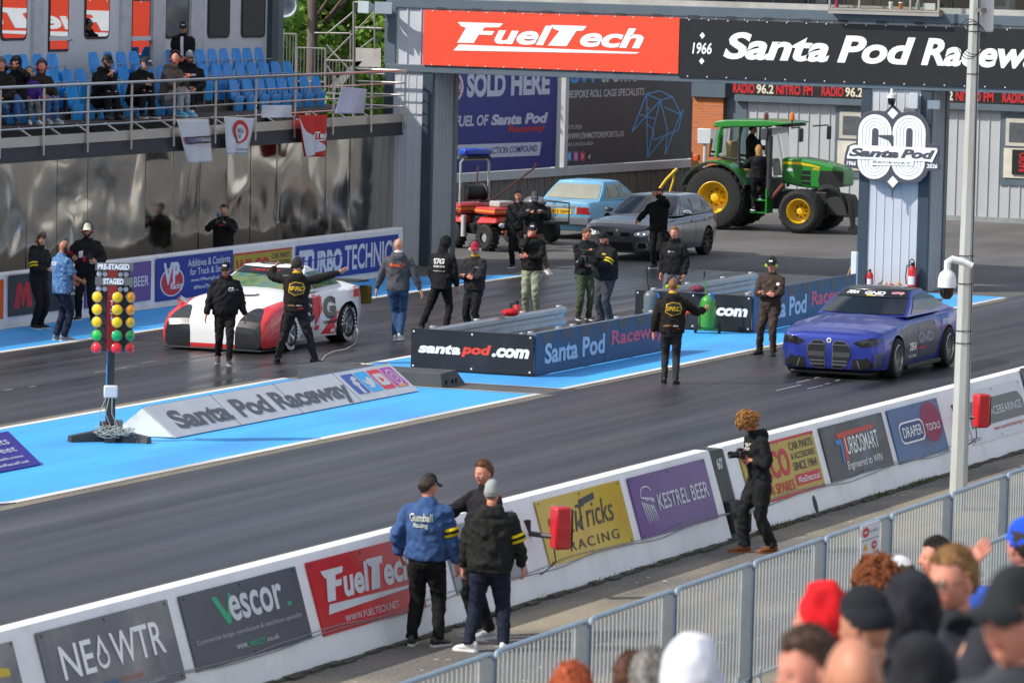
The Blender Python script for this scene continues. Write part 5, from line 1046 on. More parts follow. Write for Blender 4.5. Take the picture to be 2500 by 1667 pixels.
def cabin(t, xf0, xf1, xr1, xr0, zb, zt, wb, wr, pm, gm, roofm=None, cf=.16, cr=.12, sides=(), v0=.07, v1=.92, bulge=.025):
    def prm(v): return xf0 + (xf1 - xf0) * v, xr0 + (xr1 - xr0) * v, wb + (wr - wb) * v + bulge * math.sin(math.pi * v), zb + (zt - zb) * v
    def ring(v, s_=1., dz=0.):
        xf, xr, w_, z = prm(v); cx = (xf + xr) / 2; q = []
        for i in range(9): y = -w_ + 2 * w_ * i / 8; q.append((xf - cf * (y / w_) ** 2, y))
        for i in range(1, 9): q.append((xf - cf + (xr + cr - xf + cf) * i / 9, w_))
        for i in range(9): y = w_ - 2 * w_ * i / 8; q.append((xr + cr * (y / w_) ** 2, y))
        for i in range(1, 9): q.append((xr + cr + (xf - cf - xr - cr) * i / 9, -w_))
        return [(cx + (x - cx) * s_, y * s_, z + dz) for x, y in q]
    b = MB(); b.loft([ring(v) for v in (0, .2, .4, .6, .8, .95, 1)], cap=False); b.build('cabin_shell', pm, t, smooth=40)
    b = MB(); b.loft([ring(1, 1.004, -.012), ring(1, 1.0, .008), ring(1, .95, .022), ring(1, .7, .042), ring(1, .35, .052), ring(1, .02, .055)]); b.build('roof', roofm or pm, t, smooth=60)
    for nm, fr in (('windscreen', 1), ('rear_window', 0)):
        b = MB(); P = []; n, m = 10, 6
        for j in range(m + 1):
            v = v0 + (v1 - v0) * j / m; xf, xr, w_, z = prm(v)
            for i in range(n + 1):
                s_ = -.93 + 1.86 * i / n; y = s_ * w_; P.append((xf - cf * s_ * s_ + .008, y, z + .008) if fr else (xr + cr * s_ * s_ - .008, y, z + .008))
        b.add(P, [(j * (n + 1) + i, j * (n + 1) + i + 1, (j + 1) * (n + 1) + i + 1, (j + 1) * (n + 1) + i) for j in range(m) for i in range(n)]); b.build(nm, gm, t, smooth=180)
    for s_ in (1, -1):
        for pl in sides:
            P = []
            for i in range(len(pl)):
                a, c = pl[i], pl[(i + 1) % len(pl)]
                for k in range(4): P.append((a[0] + (c[0] - a[0]) * k / 4, a[1] + (c[1] - a[1]) * k / 4))
            q = []
            for x, z in P: v = (z - zb) / (zt - zb); q.append((x, s_ * (prm(v)[2] + .009), z))
            b = MB(); b.add(q, [tuple(range(len(q)))]); b.build('side_window', gm, t, smooth=0)
    return prm
def wheel(t, x, y, r, wd, rimr, rimm, spokes=10, dish=.03, name='wheel', lip=None, hubm=None):
    s_ = 1 if y > 0 else -1; ax = (0, s_, 0); c = (x, y, r)
    b = MB(); b.lathe([(rimr * .98, -wd), (r * .93, -wd), (r * .99, -wd * .9), (r, -wd * .7), (r, -wd * .3), (r * .99, -wd * .12), (r * .94, 0), (r * .82, .012), (rimr * 1.03, .006), (rimr, -.01)], c, ax, 36); ty = b.build('tyre', tyrem, t)
    b = MB(); b.lathe([(rimr, -.002), (rimr * .95, .004), (rimr * .93, -.02), (rimr * .90, -wd * .5), (.001, -wd * .5)], c, ax, 32); 
    rm_ = b.build('rim', rimm, ty)
    b = MB()
    for k in range(spokes):
        a = 2 * math.pi * k / spokes; d = V((math.cos(a), 0, math.sin(a))); q = V((-d.z, 0, d.x)); cc = V(c) + V((0, s_ * -dish, 0)); w0, w1 = rimr * .07, rimr * .05 + .4 * rimr / spokes
        n_ = V((0, s_ * .018, 0)); P = [cc + d * rimr * .15 - q * w0, cc + d * rimr * .93 - q * w1 + n_, cc + d * rimr * .93 + q * w1 + n_, cc + d * rimr * .15 + q * w0]
        b.hexa([p - n_ for p in P] + [p + n_ for p in P])
    b.lathe([(.001, -.05), (rimr * .22, -.05), (rimr * .2, .01), (.001, .015)], V(c) + V((0, s_ * -dish, 0)), ax, 14); b.build('spokes', hubm or rimm, ty, smooth=20)
    return ty
alloy = M('alloy silver', (.62, .62, .63), .28, metal=.9, var=.05); darkalloy = M('alloy dark', '#202124', .35, metal=.6)
cglass = M('car glass', '#101417', .03, spec=.9, var=.05); chrome = M('chrome', (.75, .75, .77), .12, metal=1.)
blackgl = M('gloss black', '#0b0b0d', .25, coat=.3); blackmt = M('matt black plastic', '#18191b', .6)

# --- blue racing coupe
q0 = G(2196, 924); q1 = G(1916, 911)
m4p = M('satin blue violet wrap', (.022, .042, .30), .30, metal=.5, var=.05, scale=1.5, coat=.45); m4d = M('satin grey wrap', (.085, .09, .13), .38, metal=.5, var=.06)
t = thing('racing_coupe', 'satin blue racing coupe with tall twin grille facing left in the near lane', 'car', (q0.x, (q0.y + q1.y) / 2, 0), math.pi)
st = [(.88, .60, .24, .665, .70), (.862, .75, .185, .72, .755), (.80, .86, .16, .765, .80), (.62, .92, .15, .815, .86), (.30, .945, .15, .86, .92), (0, .965, .15, .89, .95), (-.5, .945, .15, .92, 1.0), (-.9, .93, .15, .94, 1.02), (-1.6, .925, .15, .95, 1.0), (-2.3, .94, .15, .96, 1.0), (-2.86, .985, .15, .985, 1.04), (-3.3, .96, .18, 1.0, 1.09), (-3.7, .88, .24, .98, 1.08), (-3.88, .80, .34, .92, 1.0), (-3.92, .7, .45, .82, .86)]
WB = 2.82
bd, dc = car_body(t, st, m4p, [(0, .80, .345, .30), (0, -.80, .345, .30), (-WB, .84, .345, .32), (-WB, -.84, .345, .32)])
carbon = M('carbon roof', '#15161a', .3, coat=.5)
cabin(t, -.70, -1.55, -2.40, -3.48, .985, 1.375, .81, .61, m4p, cglass, carbon, sides=[[(-1.12, 1.02), (-1.66, 1.31), (-2.2, 1.335), (-2.66, 1.25), (-2.98, 1.08), (-2.6, 1.03)]])
bnd = M('screen banner', '#08080a', .3)
def screen_strip(t, prm, v0, v1, m, name='sun_strip', sw=.94, cf=.16, off=.014):
    b = MB(); P = []
    for v in (v0, v1):
        xf, xr, w_, z = prm(v)
        for i in range(11): s_ = -sw + 2 * sw * i / 10; P.append((xf - cf * s_ * s_ + off, s_ * w_, z + off))
    b.add(P, [(i, i + 1, 12 + i, 11 + i) for i in range(10)]); return b.build(name, m, t, smooth=180)
def screen_text(t, prm, s, a0, a1, v0, v1, m, bold=.03, sh=.2, cf=.16, off=.02):   # a: -1 is the car's right, reading from the front left to right
    vs_, fs, _ = text_geo(s, bold, sh); P = []
    for x, y in vs_:
        a = a0 + (a1 - a0) * x; v = v0 + (v1 - v0) * y; xf, xr, w_, z = prm(v); P.append((xf - cf * a * a + off, a * w_, z + off))
    me = bpy.data.meshes.new('lettering'); me.from_pydata(P, [], fs); link('lettering', me, m, t)
def prm4(v): return -.70 - .85 * v, 0, .81 - .20 * v + .025 * math.sin(math.pi * v), .985 + .39 * v
screen_strip(t, prm4, .70, .97, bnd)
for s_, a0, a1, m_ in (('DEKA', -.72, -.38, wh), ('GND', -.20, .36, wh), ('ump', .52, .84, ink('#d8a0a8'))): screen_text(t, prm4, s_, a0, a1, .79, .91, m_)
screen_text(t, prm4, 'MOTORS', .02, .34, .74, .775, wh, .01); screen_strip(t, lambda v: (-.70 - .85 * v, 0, .26, .985 + .39 * v), .735, .775, ink('#d8c020'), 'yellow_strip', .5, off=.018)
mesh_ = M('grille mesh', '#0c0d0f', .5, var=.3, scale=60); gbar = M('grille bar', '#3c3d42', .45); gfr = M('grille frame', '#8c8e98', .3, metal=.7)
for s_ in (1, -1):
    k = [(.07, .60), (.13, .655), (.27, .65), (.37, .56), (.385, .42), (.30, .24), (.22, .195), (.075, .195)]
    dc.poly('front', [(s_ * (.07 + (y - .07) * 1.05 - .01), z + (.012 if z > .4 else -.012)) for y, z in k], gfr, 'grille_frame', .010, cut=.05); dc.poly('front', [(s_ * y, z) for y, z in k], mesh_, 'grille', .016, cut=.05)
    dc.poly('front', [(s_ * .075, .385), (s_ * .38, .385), (s_ * .375, .47), (s_ * .075, .47)], gbar, 'grille_bar', .024, cut=.05)
    for z in (.585, .31, .25): dc.poly('front', [(s_ * .08, z), (s_ * .33, z), (s_ * .33, z + .012), (s_ * .08, z + .012)], gfr, 'grille_slat', .022, cut=.05)
    for yy in (.33,): b = MB(); 
    dc.poly('front', [(s_ * .41, .185), (s_ * .66, .19), (s_ * .80, .25), (s_ * .68, .40), (s_ * .62, .37), (s_ * .43, .36)], archm, 'intake', .010, cut=.05); dc.poly('front', [(s_ * .55, .20), (s_ * .57, .20), (s_ * .52, .34), (s_ * .505, .34)], gfr, 'intake_slat', .016, cut=.05)
    hl = [(s_ * .43, .625), (s_ * .52, .68), (s_ * .72, .725), (s_ * .86, .735), (s_ * .905, .70), (s_ * .82, .60), (s_ * .56, .565)]
    dc.poly('front', hl, M('tinted headlight', '#101114', .12, coat=.6), 'headlight', .008, cut=.05)
    dc.poly('front', [(s_ * .78, .20), (s_ * .88, .24), (s_ * .90, .48), (s_ * .80, .46)], m4d, 'corner_vent', .006, cut=.05)
    pt = [(s_ * .62, .36), (s_ * .64, .46), (s_ * .78, .44), (s_ * .74, .28)]
dc.poly('front', arc(0, .665, .042, .042, 0, 360, 20), wh, 'badge', .012, cut=.05); dc.poly('front', arc(0, .665, .026, .026, 0, 360, 16), ink('#5a3a60'), 'badge_core', .016, cut=.05)
for y in (.12, -.12, .42, -.42): dc.poly('top', [(.45, y * 1.0), (-.55, y * 1.25), (-.55, y * 1.25 + .012), (.45, y + .012)], M('hood crease', (.05, .08, .36), .3, metal=.4), 'hood_crease', .004)
dc.poly('top', arc(-.55, -.42, .06, .07, 0, 360, 16), chrome, 'hood_pin', .012)
for sd, sg in (('left', 1), ('right', -1)):
    dc.poly(sd, [(.42, .62), (-.1, .80), (-.55, .93), (-1.5, .93), (-2.1, .93), (-2.35, .60), (-2.25, .30), (-.5, .22), (-.42, .52)], m4d, 'side_wrap', .003)
for sd in ('left',):
    f = -1
    dc.text('left', 'DEKA', -.66, .42, -1.10, .56, wh, .03, -.2); dc.text('left', 'CLUTCHES', -.64, .30, -1.10, .345, wh, .02); dc.text('left', 'GND', -1.2, .52, -2.0, .70, ink('#8a90a4'), .04, -.25); dc.text('left', 'ump', -2.5, .74, -2.86, .86, ink('#c8cbd8'), .03, -.15); dc.poly('left', [(-1.2, .42), (-1.6, .42), (-1.6, .455), (-1.2, .455)], redi, 'stripe', .009); dc.poly('left', [(-2.5, .70), (-2.9, .70), (-2.9, .71), (-2.5, .71)], redi, 'stripe', .009)
    dc.poly('left', [(-2.28, .80), (-2.12, .80), (-2.12, .84), (-2.28, .84)], blackgl, 'door_handle', .012); dc.poly('left', [(-1.28, .32), (-1.29, .32), (-1.22, .94), (-1.21, .94)], archm, 'door_seam', .007); dc.poly('left', [(-2.40, .32), (-2.41, .32), (-2.52, .94), (-2.51, .94)], archm, 'door_seam', .007)
    dc.poly('left', [(-1.9, 1.06)] + [(-2.18, 1.14), (-2.1, 1.24), (-1.88, 1.17)], ink('#5a3c94'), 'window_net', .03)
b = MB(); b.box(.25, .79, -.72, .72, .08, .135); b.build('splitter', blackmt, t, bevel=.02)
for y in (.93, -.93): b = MB(); b.box(-2.35, -.45, y - .06, y + .06, .12, .20); b.build('side_skirt', blackmt, t, bevel=.02)
b = MB(); b.box(-3.86, -3.64, -.52, .52, 1.07, 1.11); b.build('boot_spoiler', carbon, t, bevel=.01)
for x, y in ((0, .965), (0, -.965), (-WB, 1.0), (-WB, -1.0)): wheel(t, x, y, .345 if x == 0 else .355, .30, .235, alloy, 16, .05, hubm=M('spoke grey', '#6e6f72', .3, metal=.7))

# --- white race car with red and black arches
a0 = G(706, 858); a1 = G(841, 835)
WB = 2.45; yc = 37.22; rw = .345
aw = M('race white wrap', (.74, .74, .75), .28, var=.03, coat=.3)
t = thing('race_car', 'white race car with red and black arch graphics facing left in the far lane', 'car', (a0.x + .05, yc, 0), math.pi)
HW = yc - a0.y
AX = a0.x + .05
st = [(.98, .80, .10, .34, .38), (.97, .93, .07, .44, .47), (.90, 1.0, .07, .55, .58), (.72, 1.03, .07, .66, .70), (.40, 1.03, .08, .77, .84), (0, 1.01, .10, .85, .95), (-.45, .98, .12, .89, 1.03), (-.8, .95, .12, .91, 1.06), (-1.5, .93, .12, .93, 1.0), (-2.0, .99, .12, .96, 1.0), (-WB, 1.10, .12, .98, 1.02), (-2.9, 1.06, .16, 1.0, 1.06), (-3.2, .96, .3, .99, 1.06), (-3.36, .84, .45, .93, 1.0)]
def livery():
    m = bpy.data.materials.new('race livery'); m.use_nodes = True; T_ = m.node_tree; N = T_.nodes; L = T_.links; bs = N['Principled BSDF']; bs.inputs['Roughness'].default_value = .26; bs.inputs['Coat Weight'].default_value = .4
    tc_ = N.new('ShaderNodeTexCoord'); sp_ = N.new('ShaderNodeSeparateXYZ'); L.new(tc_.outputs['Object'], sp_.inputs[0])
    def mt(op, a, c=None, d=None):
        n = N.new('ShaderNodeMath'); n.operation = op
        for i, v in enumerate((a, c, d)):
            if v is None: continue
            if isinstance(v, (int, float)): n.inputs[i].default_value = v
            else: L.new(v, n.inputs[i])
        return n.outputs[0]
    x, y, z = sp_.outputs; a = mt('ABSOLUTE', y)
    ex = mt('POWER', mt('ABSOLUTE', mt('DIVIDE', mt('SUBTRACT', a, .68), .25)), 2.4); ez = mt('POWER', mt('DIVIDE', mt('MAXIMUM', mt('SUBTRACT', z, .30), 0.), .47), 1.6)
    blk = mt('LESS_THAN', mt('ADD', ex, ez), 1.); fx = mt('GREATER_THAN', x, .02)
    edge = mt('ADD', .68, mt('MULTIPLY', mt('MAXIMUM', mt('SUBTRACT', z, .72), 0), 1.1)); red = mt('MULTIPLY', mt('GREATER_THAN', a, edge), mt('GREATER_THAN', x, -.28)); low = mt('MULTIPLY', mt('LESS_THAN', a, .45), mt('LESS_THAN', z, .15)); red = mt('MAXIMUM', red, low); red = mt('MULTIPLY', red, mt('GREATER_THAN', x, -.3)); blk = mt('MULTIPLY', blk, fx)
    c = (.74, .74, .75, 1)
    k1 = N.new('ShaderNodeMix'); k1.data_type = 'RGBA'; k1.inputs['A'].default_value = c; k1.inputs['B'].default_value = (.62, .03, .035, 1); L.new(red, k1.inputs['Factor']); k2 = N.new('ShaderNodeMix'); k2.data_type = 'RGBA'; k2.inputs['B'].default_value = (.012, .013, .016, 1); L.new(blk, k2.inputs['Factor']); L.new(k1.outputs['Result'], k2.inputs['A']); L.new(k2.outputs['Result'], bs.inputs['Base Color']); return m
bd, dc = car_body(t, st, livery(), [(0, HW - .12, rw, .30), (0, -HW + .12, rw, .30), (-WB, HW - .08, rw, .34), (-WB, -HW + .08, rw, .34)])
iri = bpy.data.materials.new('iridescent screen'); iri.use_nodes = True; N = iri.node_tree.nodes; L = iri.node_tree.links; b_ = N['Principled BSDF']; b_.inputs['Roughness'].default_value = .05; b_.inputs['Specular IOR Level'].default_value = .9
tcn = N.new('ShaderNodeTexCoord'); n_ = N.new('ShaderNodeTexNoise'); n_.inputs['Scale'].default_value = 1.6; n_.inputs['Distortion'].default_value = 1.2; rp_ = N.new('ShaderNodeValToRGB'); L.new(tcn.outputs['Object'], n_.inputs['Vector']); L.new(n_.outputs['Fac'], rp_.inputs[0]); L.new(rp_.outputs[0], b_.inputs['Base Color'])
cr_ = rp_.color_ramp; cr_.elements[0].position = .3; cr_.elements[0].color = (.02, .06, .10, 1); cr_.elements[1].position = .75; cr_.elements[1].color = (.16, .08, .03, 1)
for p_, c_ in ((.42, (.02, .12, .08, 1)), (.52, (.14, .17, .04, 1)), (.62, (.04, .14, .12, 1))): e = cr_.elements.new(p_); e.color = c_
cabin(t, -.50, -1.30, -1.85, -3.0, .95, 1.36, .80, .60, aw, iri, None, cf=.22, sides=[[(-.98, 1.0), (-1.36, 1.28), (-1.42, 1.0)], [(-1.46, 1.0), (-1.42, 1.29), (-1.85, 1.31), (-2.2, 1.22), (-2.62, 1.04)]], bulge=.03)
def prma(v): return -.50 - .80 * v, 0, .80 - .2 * v + .03 * math.sin(math.pi * v), .95 + .41 * v
screen_strip(t, prma, .72, .98, bnd, cf=.22); screen_text(t, prma, 'Audi Sport', -.35, .42, .80, .89, ink('#d02028'), .02, .15, cf=.22); screen_text(t, prma, '//', -.47, -.38, .80, .89, ink('#d02028'), .03, .3, cf=.22)
redp = M('race red wrap', (.68, .035, .04), .3, coat=.3, var=.04); blk_ = M('race black wrap', '#0d0e12', .22, coat=.4)
dc.lim = -.25
def AP(px, py): q = PX(400 + px / 4.9, 600 + py / 4.9, AX - .85); return (yc - q.y, q.z)     # local y is reversed: car faces -X
for sg in (1, -1):
    pass
dc.poly('top', arc(-.05, .14, .13, .26, 0, 360, 20), blk_, 'hood_vent', .01); dc.poly('top', arc(-.08, .12, .10, .22, 0, 360, 20), aw, 'hood_vent_lip', .014)
ringv = [(-1.55 + .13 * math.cos(a) , -.05 + .22 * math.sin(a)) for a in [6.283 * k / 20 for k in range(20)]]
b = MB(); b.tube([(x, y, 1.412) for x, y in ringv] + [(ringv[0][0], ringv[0][1], 1.412)], .012, 5); b.build('roof_ring', blk_, t)
b = MB(); b.lathe([(.06, -.1), (.06, .12), (.05, .12), (.05, -.1)], (.35, -.86, .80), (.6, -.6, .5)); b.build('exhaust_pipe', chrome, t)
# side livery (the side towards the camera is the car's left)
L_ = 'left'
dc.text(L_, 'S', -.86, .44, -1.24, .88, blk_, .06, 0); dc.poly(L_, [(-1.20, .90), (-1.56, .94), (-1.40, .62), (-1.56, .62), (-1.28, .36), (-1.22, .56), (-1.12, .55)], redp, 'seven', .011); dc.text(L_, 'G', -1.60, .46, -2.02, .86, blk_, .06, 0, .013); dc.text(L_, 'GARAGE', -1.62, .37, -2.06, .43, blk_, .03); dc.text(L_, 'SEVEN', -.86, .28, -1.16, .36, blk_, .03); dc.poly(L_, [(-1.26, .27), (-1.44, .29), (-1.44, .37), (-1.26, .36)], redp, 'plate', .010); dc.text(L_, 'M', -1.90, .20, -2.02, .28, wh, .03); dc.text(L_, 'ARENA', -1.56, .15, -1.78, .19, wh, .02)
dc.poly(L_, [(-1.50, .13), (-1.95, .55), (-2.10, .60), (-2.06, .13)], redp, 'quarter_graphic', .005); dc.poly(L_, [(-2.62, .80), (-2.75, .98), (-3.2, .98), (-3.0, .80)], redp, 'quarter_graphic', .005); dc.poly(L_, [(-.66, .12), (-1.5, .12), (-1.05, .22), (-.70, .27)], M('silver wrap', (.5, .5, .52), .3, metal=.4), 'sill_graphic', .004)
dc.poly(L_, [(-.74, .5), (-.80, .86), (-.78, .92), (-.70, .8)], blk_, 'side_vent', .006); dc.poly(L_, [(-1.42, .2), (-1.425, .2), (-1.445, .93), (-1.44, .93)], archm, 'door_seam', .016)
b = MB(); b.box(-3.55, -3.1, -.95, .95, 1.03, 1.06); b.hexa([(-3.6, -.97, .78), (-3.05, -.97, .78), (-3.05, -.94, .78), (-3.6, -.94, .78), (-3.6, -.97, 1.12), (-3.15, -.97, 1.12), (-3.15, -.94, 1.12), (-3.6, -.94, 1.12)]); b.build('rear_wing', blackmt, t, smooth=0)
b = MB(); b.box(-3.62, -3.45, .80, 1.0, .62, .95); b.build('parachute_pack', cloth('#6a5c24'), t, bevel=.03)
b = MB(); b.box(.3, 1.0, -.95, .95, .04, .075); b.build('splitter', blackmt, t, bevel=.01)
b = MB()
for pts in ([(-1.2, .5, .4), (-1.35, .5, 1.30), (-2.0, .5, 1.30), (-2.6, .45, .9)], [(-1.2, -.5, .4), (-1.35, -.5, 1.30), (-2.0, -.5, 1.30), (-2.6, -.45, .9)]): b.tube(pts, .02, 6)
b.build('roll_cage', steel, t)
for x, y, r in ((0, HW, rw - .02), (0, -HW, rw - .02), (-WB, HW + .0, rw), (-WB, -HW - .0, rw)): wheel(t, x, y, r, .26 if x == 0 else .36, .20, alloy, 5, .04)
for i, (x, y, r, wl) in enumerate(((0, HW, rw - .02, ''), (-WB, HW + .0, rw, ''))):
    b = MB()
    for k in range(26):
        a = 6.283 * k / 26
        if k % 9 < 6: d = V((math.cos(a), 0, math.sin(a))); q_ = V((-d.z, 0, d.x)); c = V((x, y + .018, r)) + d * r * .84; b.add([c - q_ * .018 - d * .03, c + q_ * .018 - d * .03, c + q_ * .014 + d * .03, c - q_ * .014 + d * .03], [(0, 1, 2, 3)])
    b.lathe([(r * .79, .0185), (r * .80, .0185)], (x, y, r), (0, 1, 0), 40); b.build('tyre_lettering', wh, t, smooth=0)
# tether line lying on the track behind it
pts = [G(*p, .02) for p in ((866, 785), (874, 812), (868, 838), (846, 852), (815, 858), (794, 868), (782, 886), (788, 897), (806, 902), (825, 900), (838, 892), (850, 887), (880, 886), (894, 889))]
b = MB(); o_ = pts[0]; b.tube([p - o_ for p in pts], .011, 5); tag(b.build('tether_rope', M('pale rope', '#b5aea0', .8), None, o_), 'thin pale rope curling on the track behind the white race car', 'rope')

# --- grey hatchback
r0 = G(1727, 622); rot = rad(178.5); fw_ = V((math.cos(rot), math.sin(rot), 0)); lf_ = V((-fw_.y, fw_.x, 0)); WB = 2.69
org = V((r0.x, r0.y, 0)) - lf_ * .86 + fw_ * WB
gp = M('mineral grey paint', (.125, .13, .15), .24, metal=.6, var=.04, coat=.6)
t = thing('hatchback', 'shiny dark grey hatchback with white headlights parked between the pickup lane and the tractor', 'car', org, rot); t['label'] = 'shiny dark grey hatchback with bright headlights parked in front of the tractor'
st = [(.80, .60, .30, .70, .715), (.785, .77, .22, .755, .775), (.70, .84, .185, .81, .84), (.45, .865, .18, .88, .91), (0, .88, .18, .92, .97), (-.6, .88, .18, .94, 1.02), (-1.2, .88, .18, .95, 1.0), (-2.0, .88, .18, .97, 1.0), (-WB, .885, .18, .98, 1.02), (-3.1, .86, .2, .99, 1.03), (-3.38, .80, .26, .97, 1.0), (-3.46, .68, .36, .9, .93)]
bd, dc = car_body(t, st, gp, [(0, .70, .325, .28), (0, -.70, .325, .28), (-WB, .70, .325, .28), (-WB, -.70, .325, .28)])
cabin(t, -.55, -1.32, -2.85, -3.36, .98, 1.40, .79, .60, gp, cglass, None, sides=[[(-1.05, 1.02), (-1.40, 1.34), (-1.86, 1.36), (-1.84, 1.02)], [(-1.92, 1.02), (-1.93, 1.36), (-2.5, 1.345), (-2.62, 1.04)], [(-2.70, 1.05), (-2.60, 1.33), (-2.85, 1.27), (-3.0, 1.12)]])
for s_ in (1, -1):
    dc.poly('front', [(s_ * y, z) for y, z in ((.07, .58), (.09, .66), (.32, .66), (.36, .60), (.30, .545), (.10, .545))], gfr, 'grille_frame', .008, cut=.05); dc.poly('front', [(s_ * y, z) for y, z in ((.085, .585), (.10, .65), (.31, .65), (.345, .60), (.295, .555), (.11, .555))], archm, 'grille', .013, cut=.05)
    dc.poly('front', [(s_ * y, z) for y, z in ((.42, .59), (.44, .66), (.60, .69), (.76, .72), (.80, .69), (.76, .61), (.60, .57))], M('bright headlight lens', '#e4eaee', .25, var=.15, scale=18), 'headlight', .012, cut=.05)
    for yy in (.54, .68): dc.poly('front', arc(s_ * yy, .635, .036, .034, 0, 360, 16), blackgl, 'headlight_lamp', .018, cut=.04); dc.poly('front', arc(s_ * yy, .635, .024, .024, 0, 360, 12), M('lit lamp', '#ffffff', .3, var=.02, emit=1.2), 'headlight_core', .024, cut=.04)
    dc.poly('front', [(s_ * y, z) for y, z in ((.48, .30), (.50, .44), (.74, .46), (.80, .32), (.70, .27))], gfr, 'intake_frame', .008, cut=.05); dc.poly('front', [(s_ * y, z) for y, z in ((.51, .31), (.53, .42), (.70, .43), (.74, .33), (.68, .29))], archm, 'intake', .013, cut=.05)
dc.poly('front', [(-.42, .24), (.42, .24), (.38, .42), (-.38, .42)], archm, 'lower_grille', .008, cut=.05); dc.poly('front', arc(0, .70, .032, .032, 0, 360, 14), wh, 'badge', .010, cut=.04)
for x in (-1.12, -1.88, -2.72): dc.poly('left', [(x, .34), (x - .008, .34), (x - .02, .97), (x - .012, .97)], archm, 'door_seam', .006)
for x in (-1.66, -2.46): dc.poly('left', [(x, .83), (x - .16, .83), (x - .16, .87), (x, .87)], gp, 'door_handle', .025)
for s_ in (1, -1):
    b = MB(); b.ell((-1.02, s_ * .98, 1.06), (.09, .11, .07)); b.build('wing_mirror', chrome if s_ > 0 else gp, t)
dc.poly('left', [(-3.15, .80), (-3.44, .80), (-3.44, .95), (-3.2, .95)], M('tail light', '#7c1018', .2, coat=.4), 'tail_light', .01)
for x, y in ((0, .87), (0, -.87), (-WB, .87), (-WB, -.87)): wheel(t, x, y, .325, .23, .24, darkalloy, 10, .03)

# --- old blue saloon seen from behind
c0 = G(1443, 588); rot = rad(-3); fw_ = V((math.cos(rot), math.sin(rot), 0)); lf_ = V((-fw_.y, fw_.x, 0))
org = V((c0.x, c0.y, 0)) + lf_ * .83 + fw_ * .92
bp_ = M('faded light blue paint', (.13, .36, .56), .4, var=.06, coat=.2, dirt=(.25, .33, .38)); dusty = M('dusty glass', (.27, .27, .22), .25, var=.12, scale=2); grime = M('grey bumper', '#5b6066', .6, dirt=(.2, .19, .17))
t = thing('saloon_car', 'old light blue saloon car seen from behind with dusty windows and yellow number plate', 'car', org, rot); WB = 2.45      # origin at the rear axle
st = [(-.95, .78, .34, .86, .88), (-.93, .81, .24, .92, .94), (-.6, .83, .2, .94, .97), (0, .835, .2, .93, .97), (1.2, .835, .18, .91, .95), (2.3, .83, .2, .88, .95), (3.0, .82, .22, .84, .88), (3.15, .78, .3, .78, .8)]
bd, dc = car_body(t, st, bp_, [(0, .68, .30, .25), (0, -.68, .30, .25), (WB, .68, .30, .25), (WB, -.68, .30, .25)])
cabin(t, 2.05, 1.25, .18, -.42, .92, 1.36, .76, .60, bp_, dusty, None, cf=.1, cr=.06, sides=[[(-.02, .98), (.24, 1.28), (.28, 1.28), (.12, .98)], [(.18, .98), (.34, 1.30), (.78, 1.31), (.82, .98)], [(.88, .98), (.84, 1.31), (1.22, 1.31), (1.70, .98)]], v0=.12, v1=.88)
for s_ in (1, -1): dc.poly('rear', [(s_ * .44, .64), (s_ * .80, .64), (s_ * .80, .80), (s_ * .44, .80)], M('red lamp', '#9a1c20', .2, coat=.4, var=.2), 'tail_light', .012, cut=.05); dc.poly('rear', [(s_ * .40, .63), (s_ * .44, .63), (s_ * .44, .81), (s_ * .40, .81)], M('clear lamp strip', '#b8b4b0', .2), 'reverse_light', .012, cut=.05)
dc.poly('rear', [(-.30, .62), (.30, .62), (.30, .75), (-.30, .75)], ink('#e8b400'), 'number_plate', .012, cut=.05); dc.text('rear', 'L412 GNV', .27, .645, -.27, .725, dk, .02, 0, .018)
dc.poly('rear', [(-.42, .78), (.42, .78), (.42, .83), (-.42, .83)], chrome, 'trim_strip', .012, cut=.05)
b = MB(); b.box(-1.06, -.86, -.82, .82, .36, .56); b.build('rear_bumper', grime, t, bevel=.03)
dc.poly('right', [(-.85, .24), (3.0, .24), (3.0, .40), (-.85, .40)], grime, 'lower_trim', .006)
for x in (.80, 1.74): dc.poly('right', [(x, .3), (x + .01, .3), (x + .01, .92), (x, .92)], archm, 'door_seam', .009)
for x, y in ((0, .80), (0, -.80), (WB, .80), (WB, -.80)): wheel(t, x, y, .30, .19, .19, alloy, 8, .03)

# --- red rescue quad bike with roll hoop
qc = G(1205, 612); rot = rad(202.4 + 38)
t = thing('quad_bike', 'red rescue quad bike with steel hoop, hose reel and blue beacon', 'quad bike', (qc.x + .45, qc.y + .35, 0), rot)
qred = M('quad red plastic', (.52, .03, .025), .4, var=.06, coat=.2)
for x, y in ((.62, .48), (.62, -.48), (-.62, .48), (-.62, -.48)):
    s_ = 1 if y > 0 else -1; b = MB(); prof = [(.12, -.13), (.26, -.14), (.31, -.10), (.32, 0), (.31, .10), (.26, .14), (.12, .13)]; b.lathe(prof, (x, y, .32), (0, 1, 0), 28)
    for k in range(18):
        a = 6.283 * k / 18; d = V((math.cos(a), 0, math.sin(a))); q_ = V((-d.z, 0, d.x)); c = V((x, y, .32)) + d * .325; n_ = V((0, .1, 0)); b.hexa([c - q_ * .02 - n_, c + q_ * .02 - n_, c + q_ * .02 + n_, c - q_ * .02 + n_] + [p + d * .02 for p in (c - q_ * .02 - n_, c + q_ * .02 - n_, c + q_ * .02 + n_, c - q_ * .02 + n_)])
    ty = b.build('wheel', tyrem, t, smooth=30); b = MB(); b.lathe([(.12, .0), (.11, .09 * s_), (.001, .09 * s_)], (x, y, .32), (0, 1, 0), 18); b.build('hub', steel, ty)
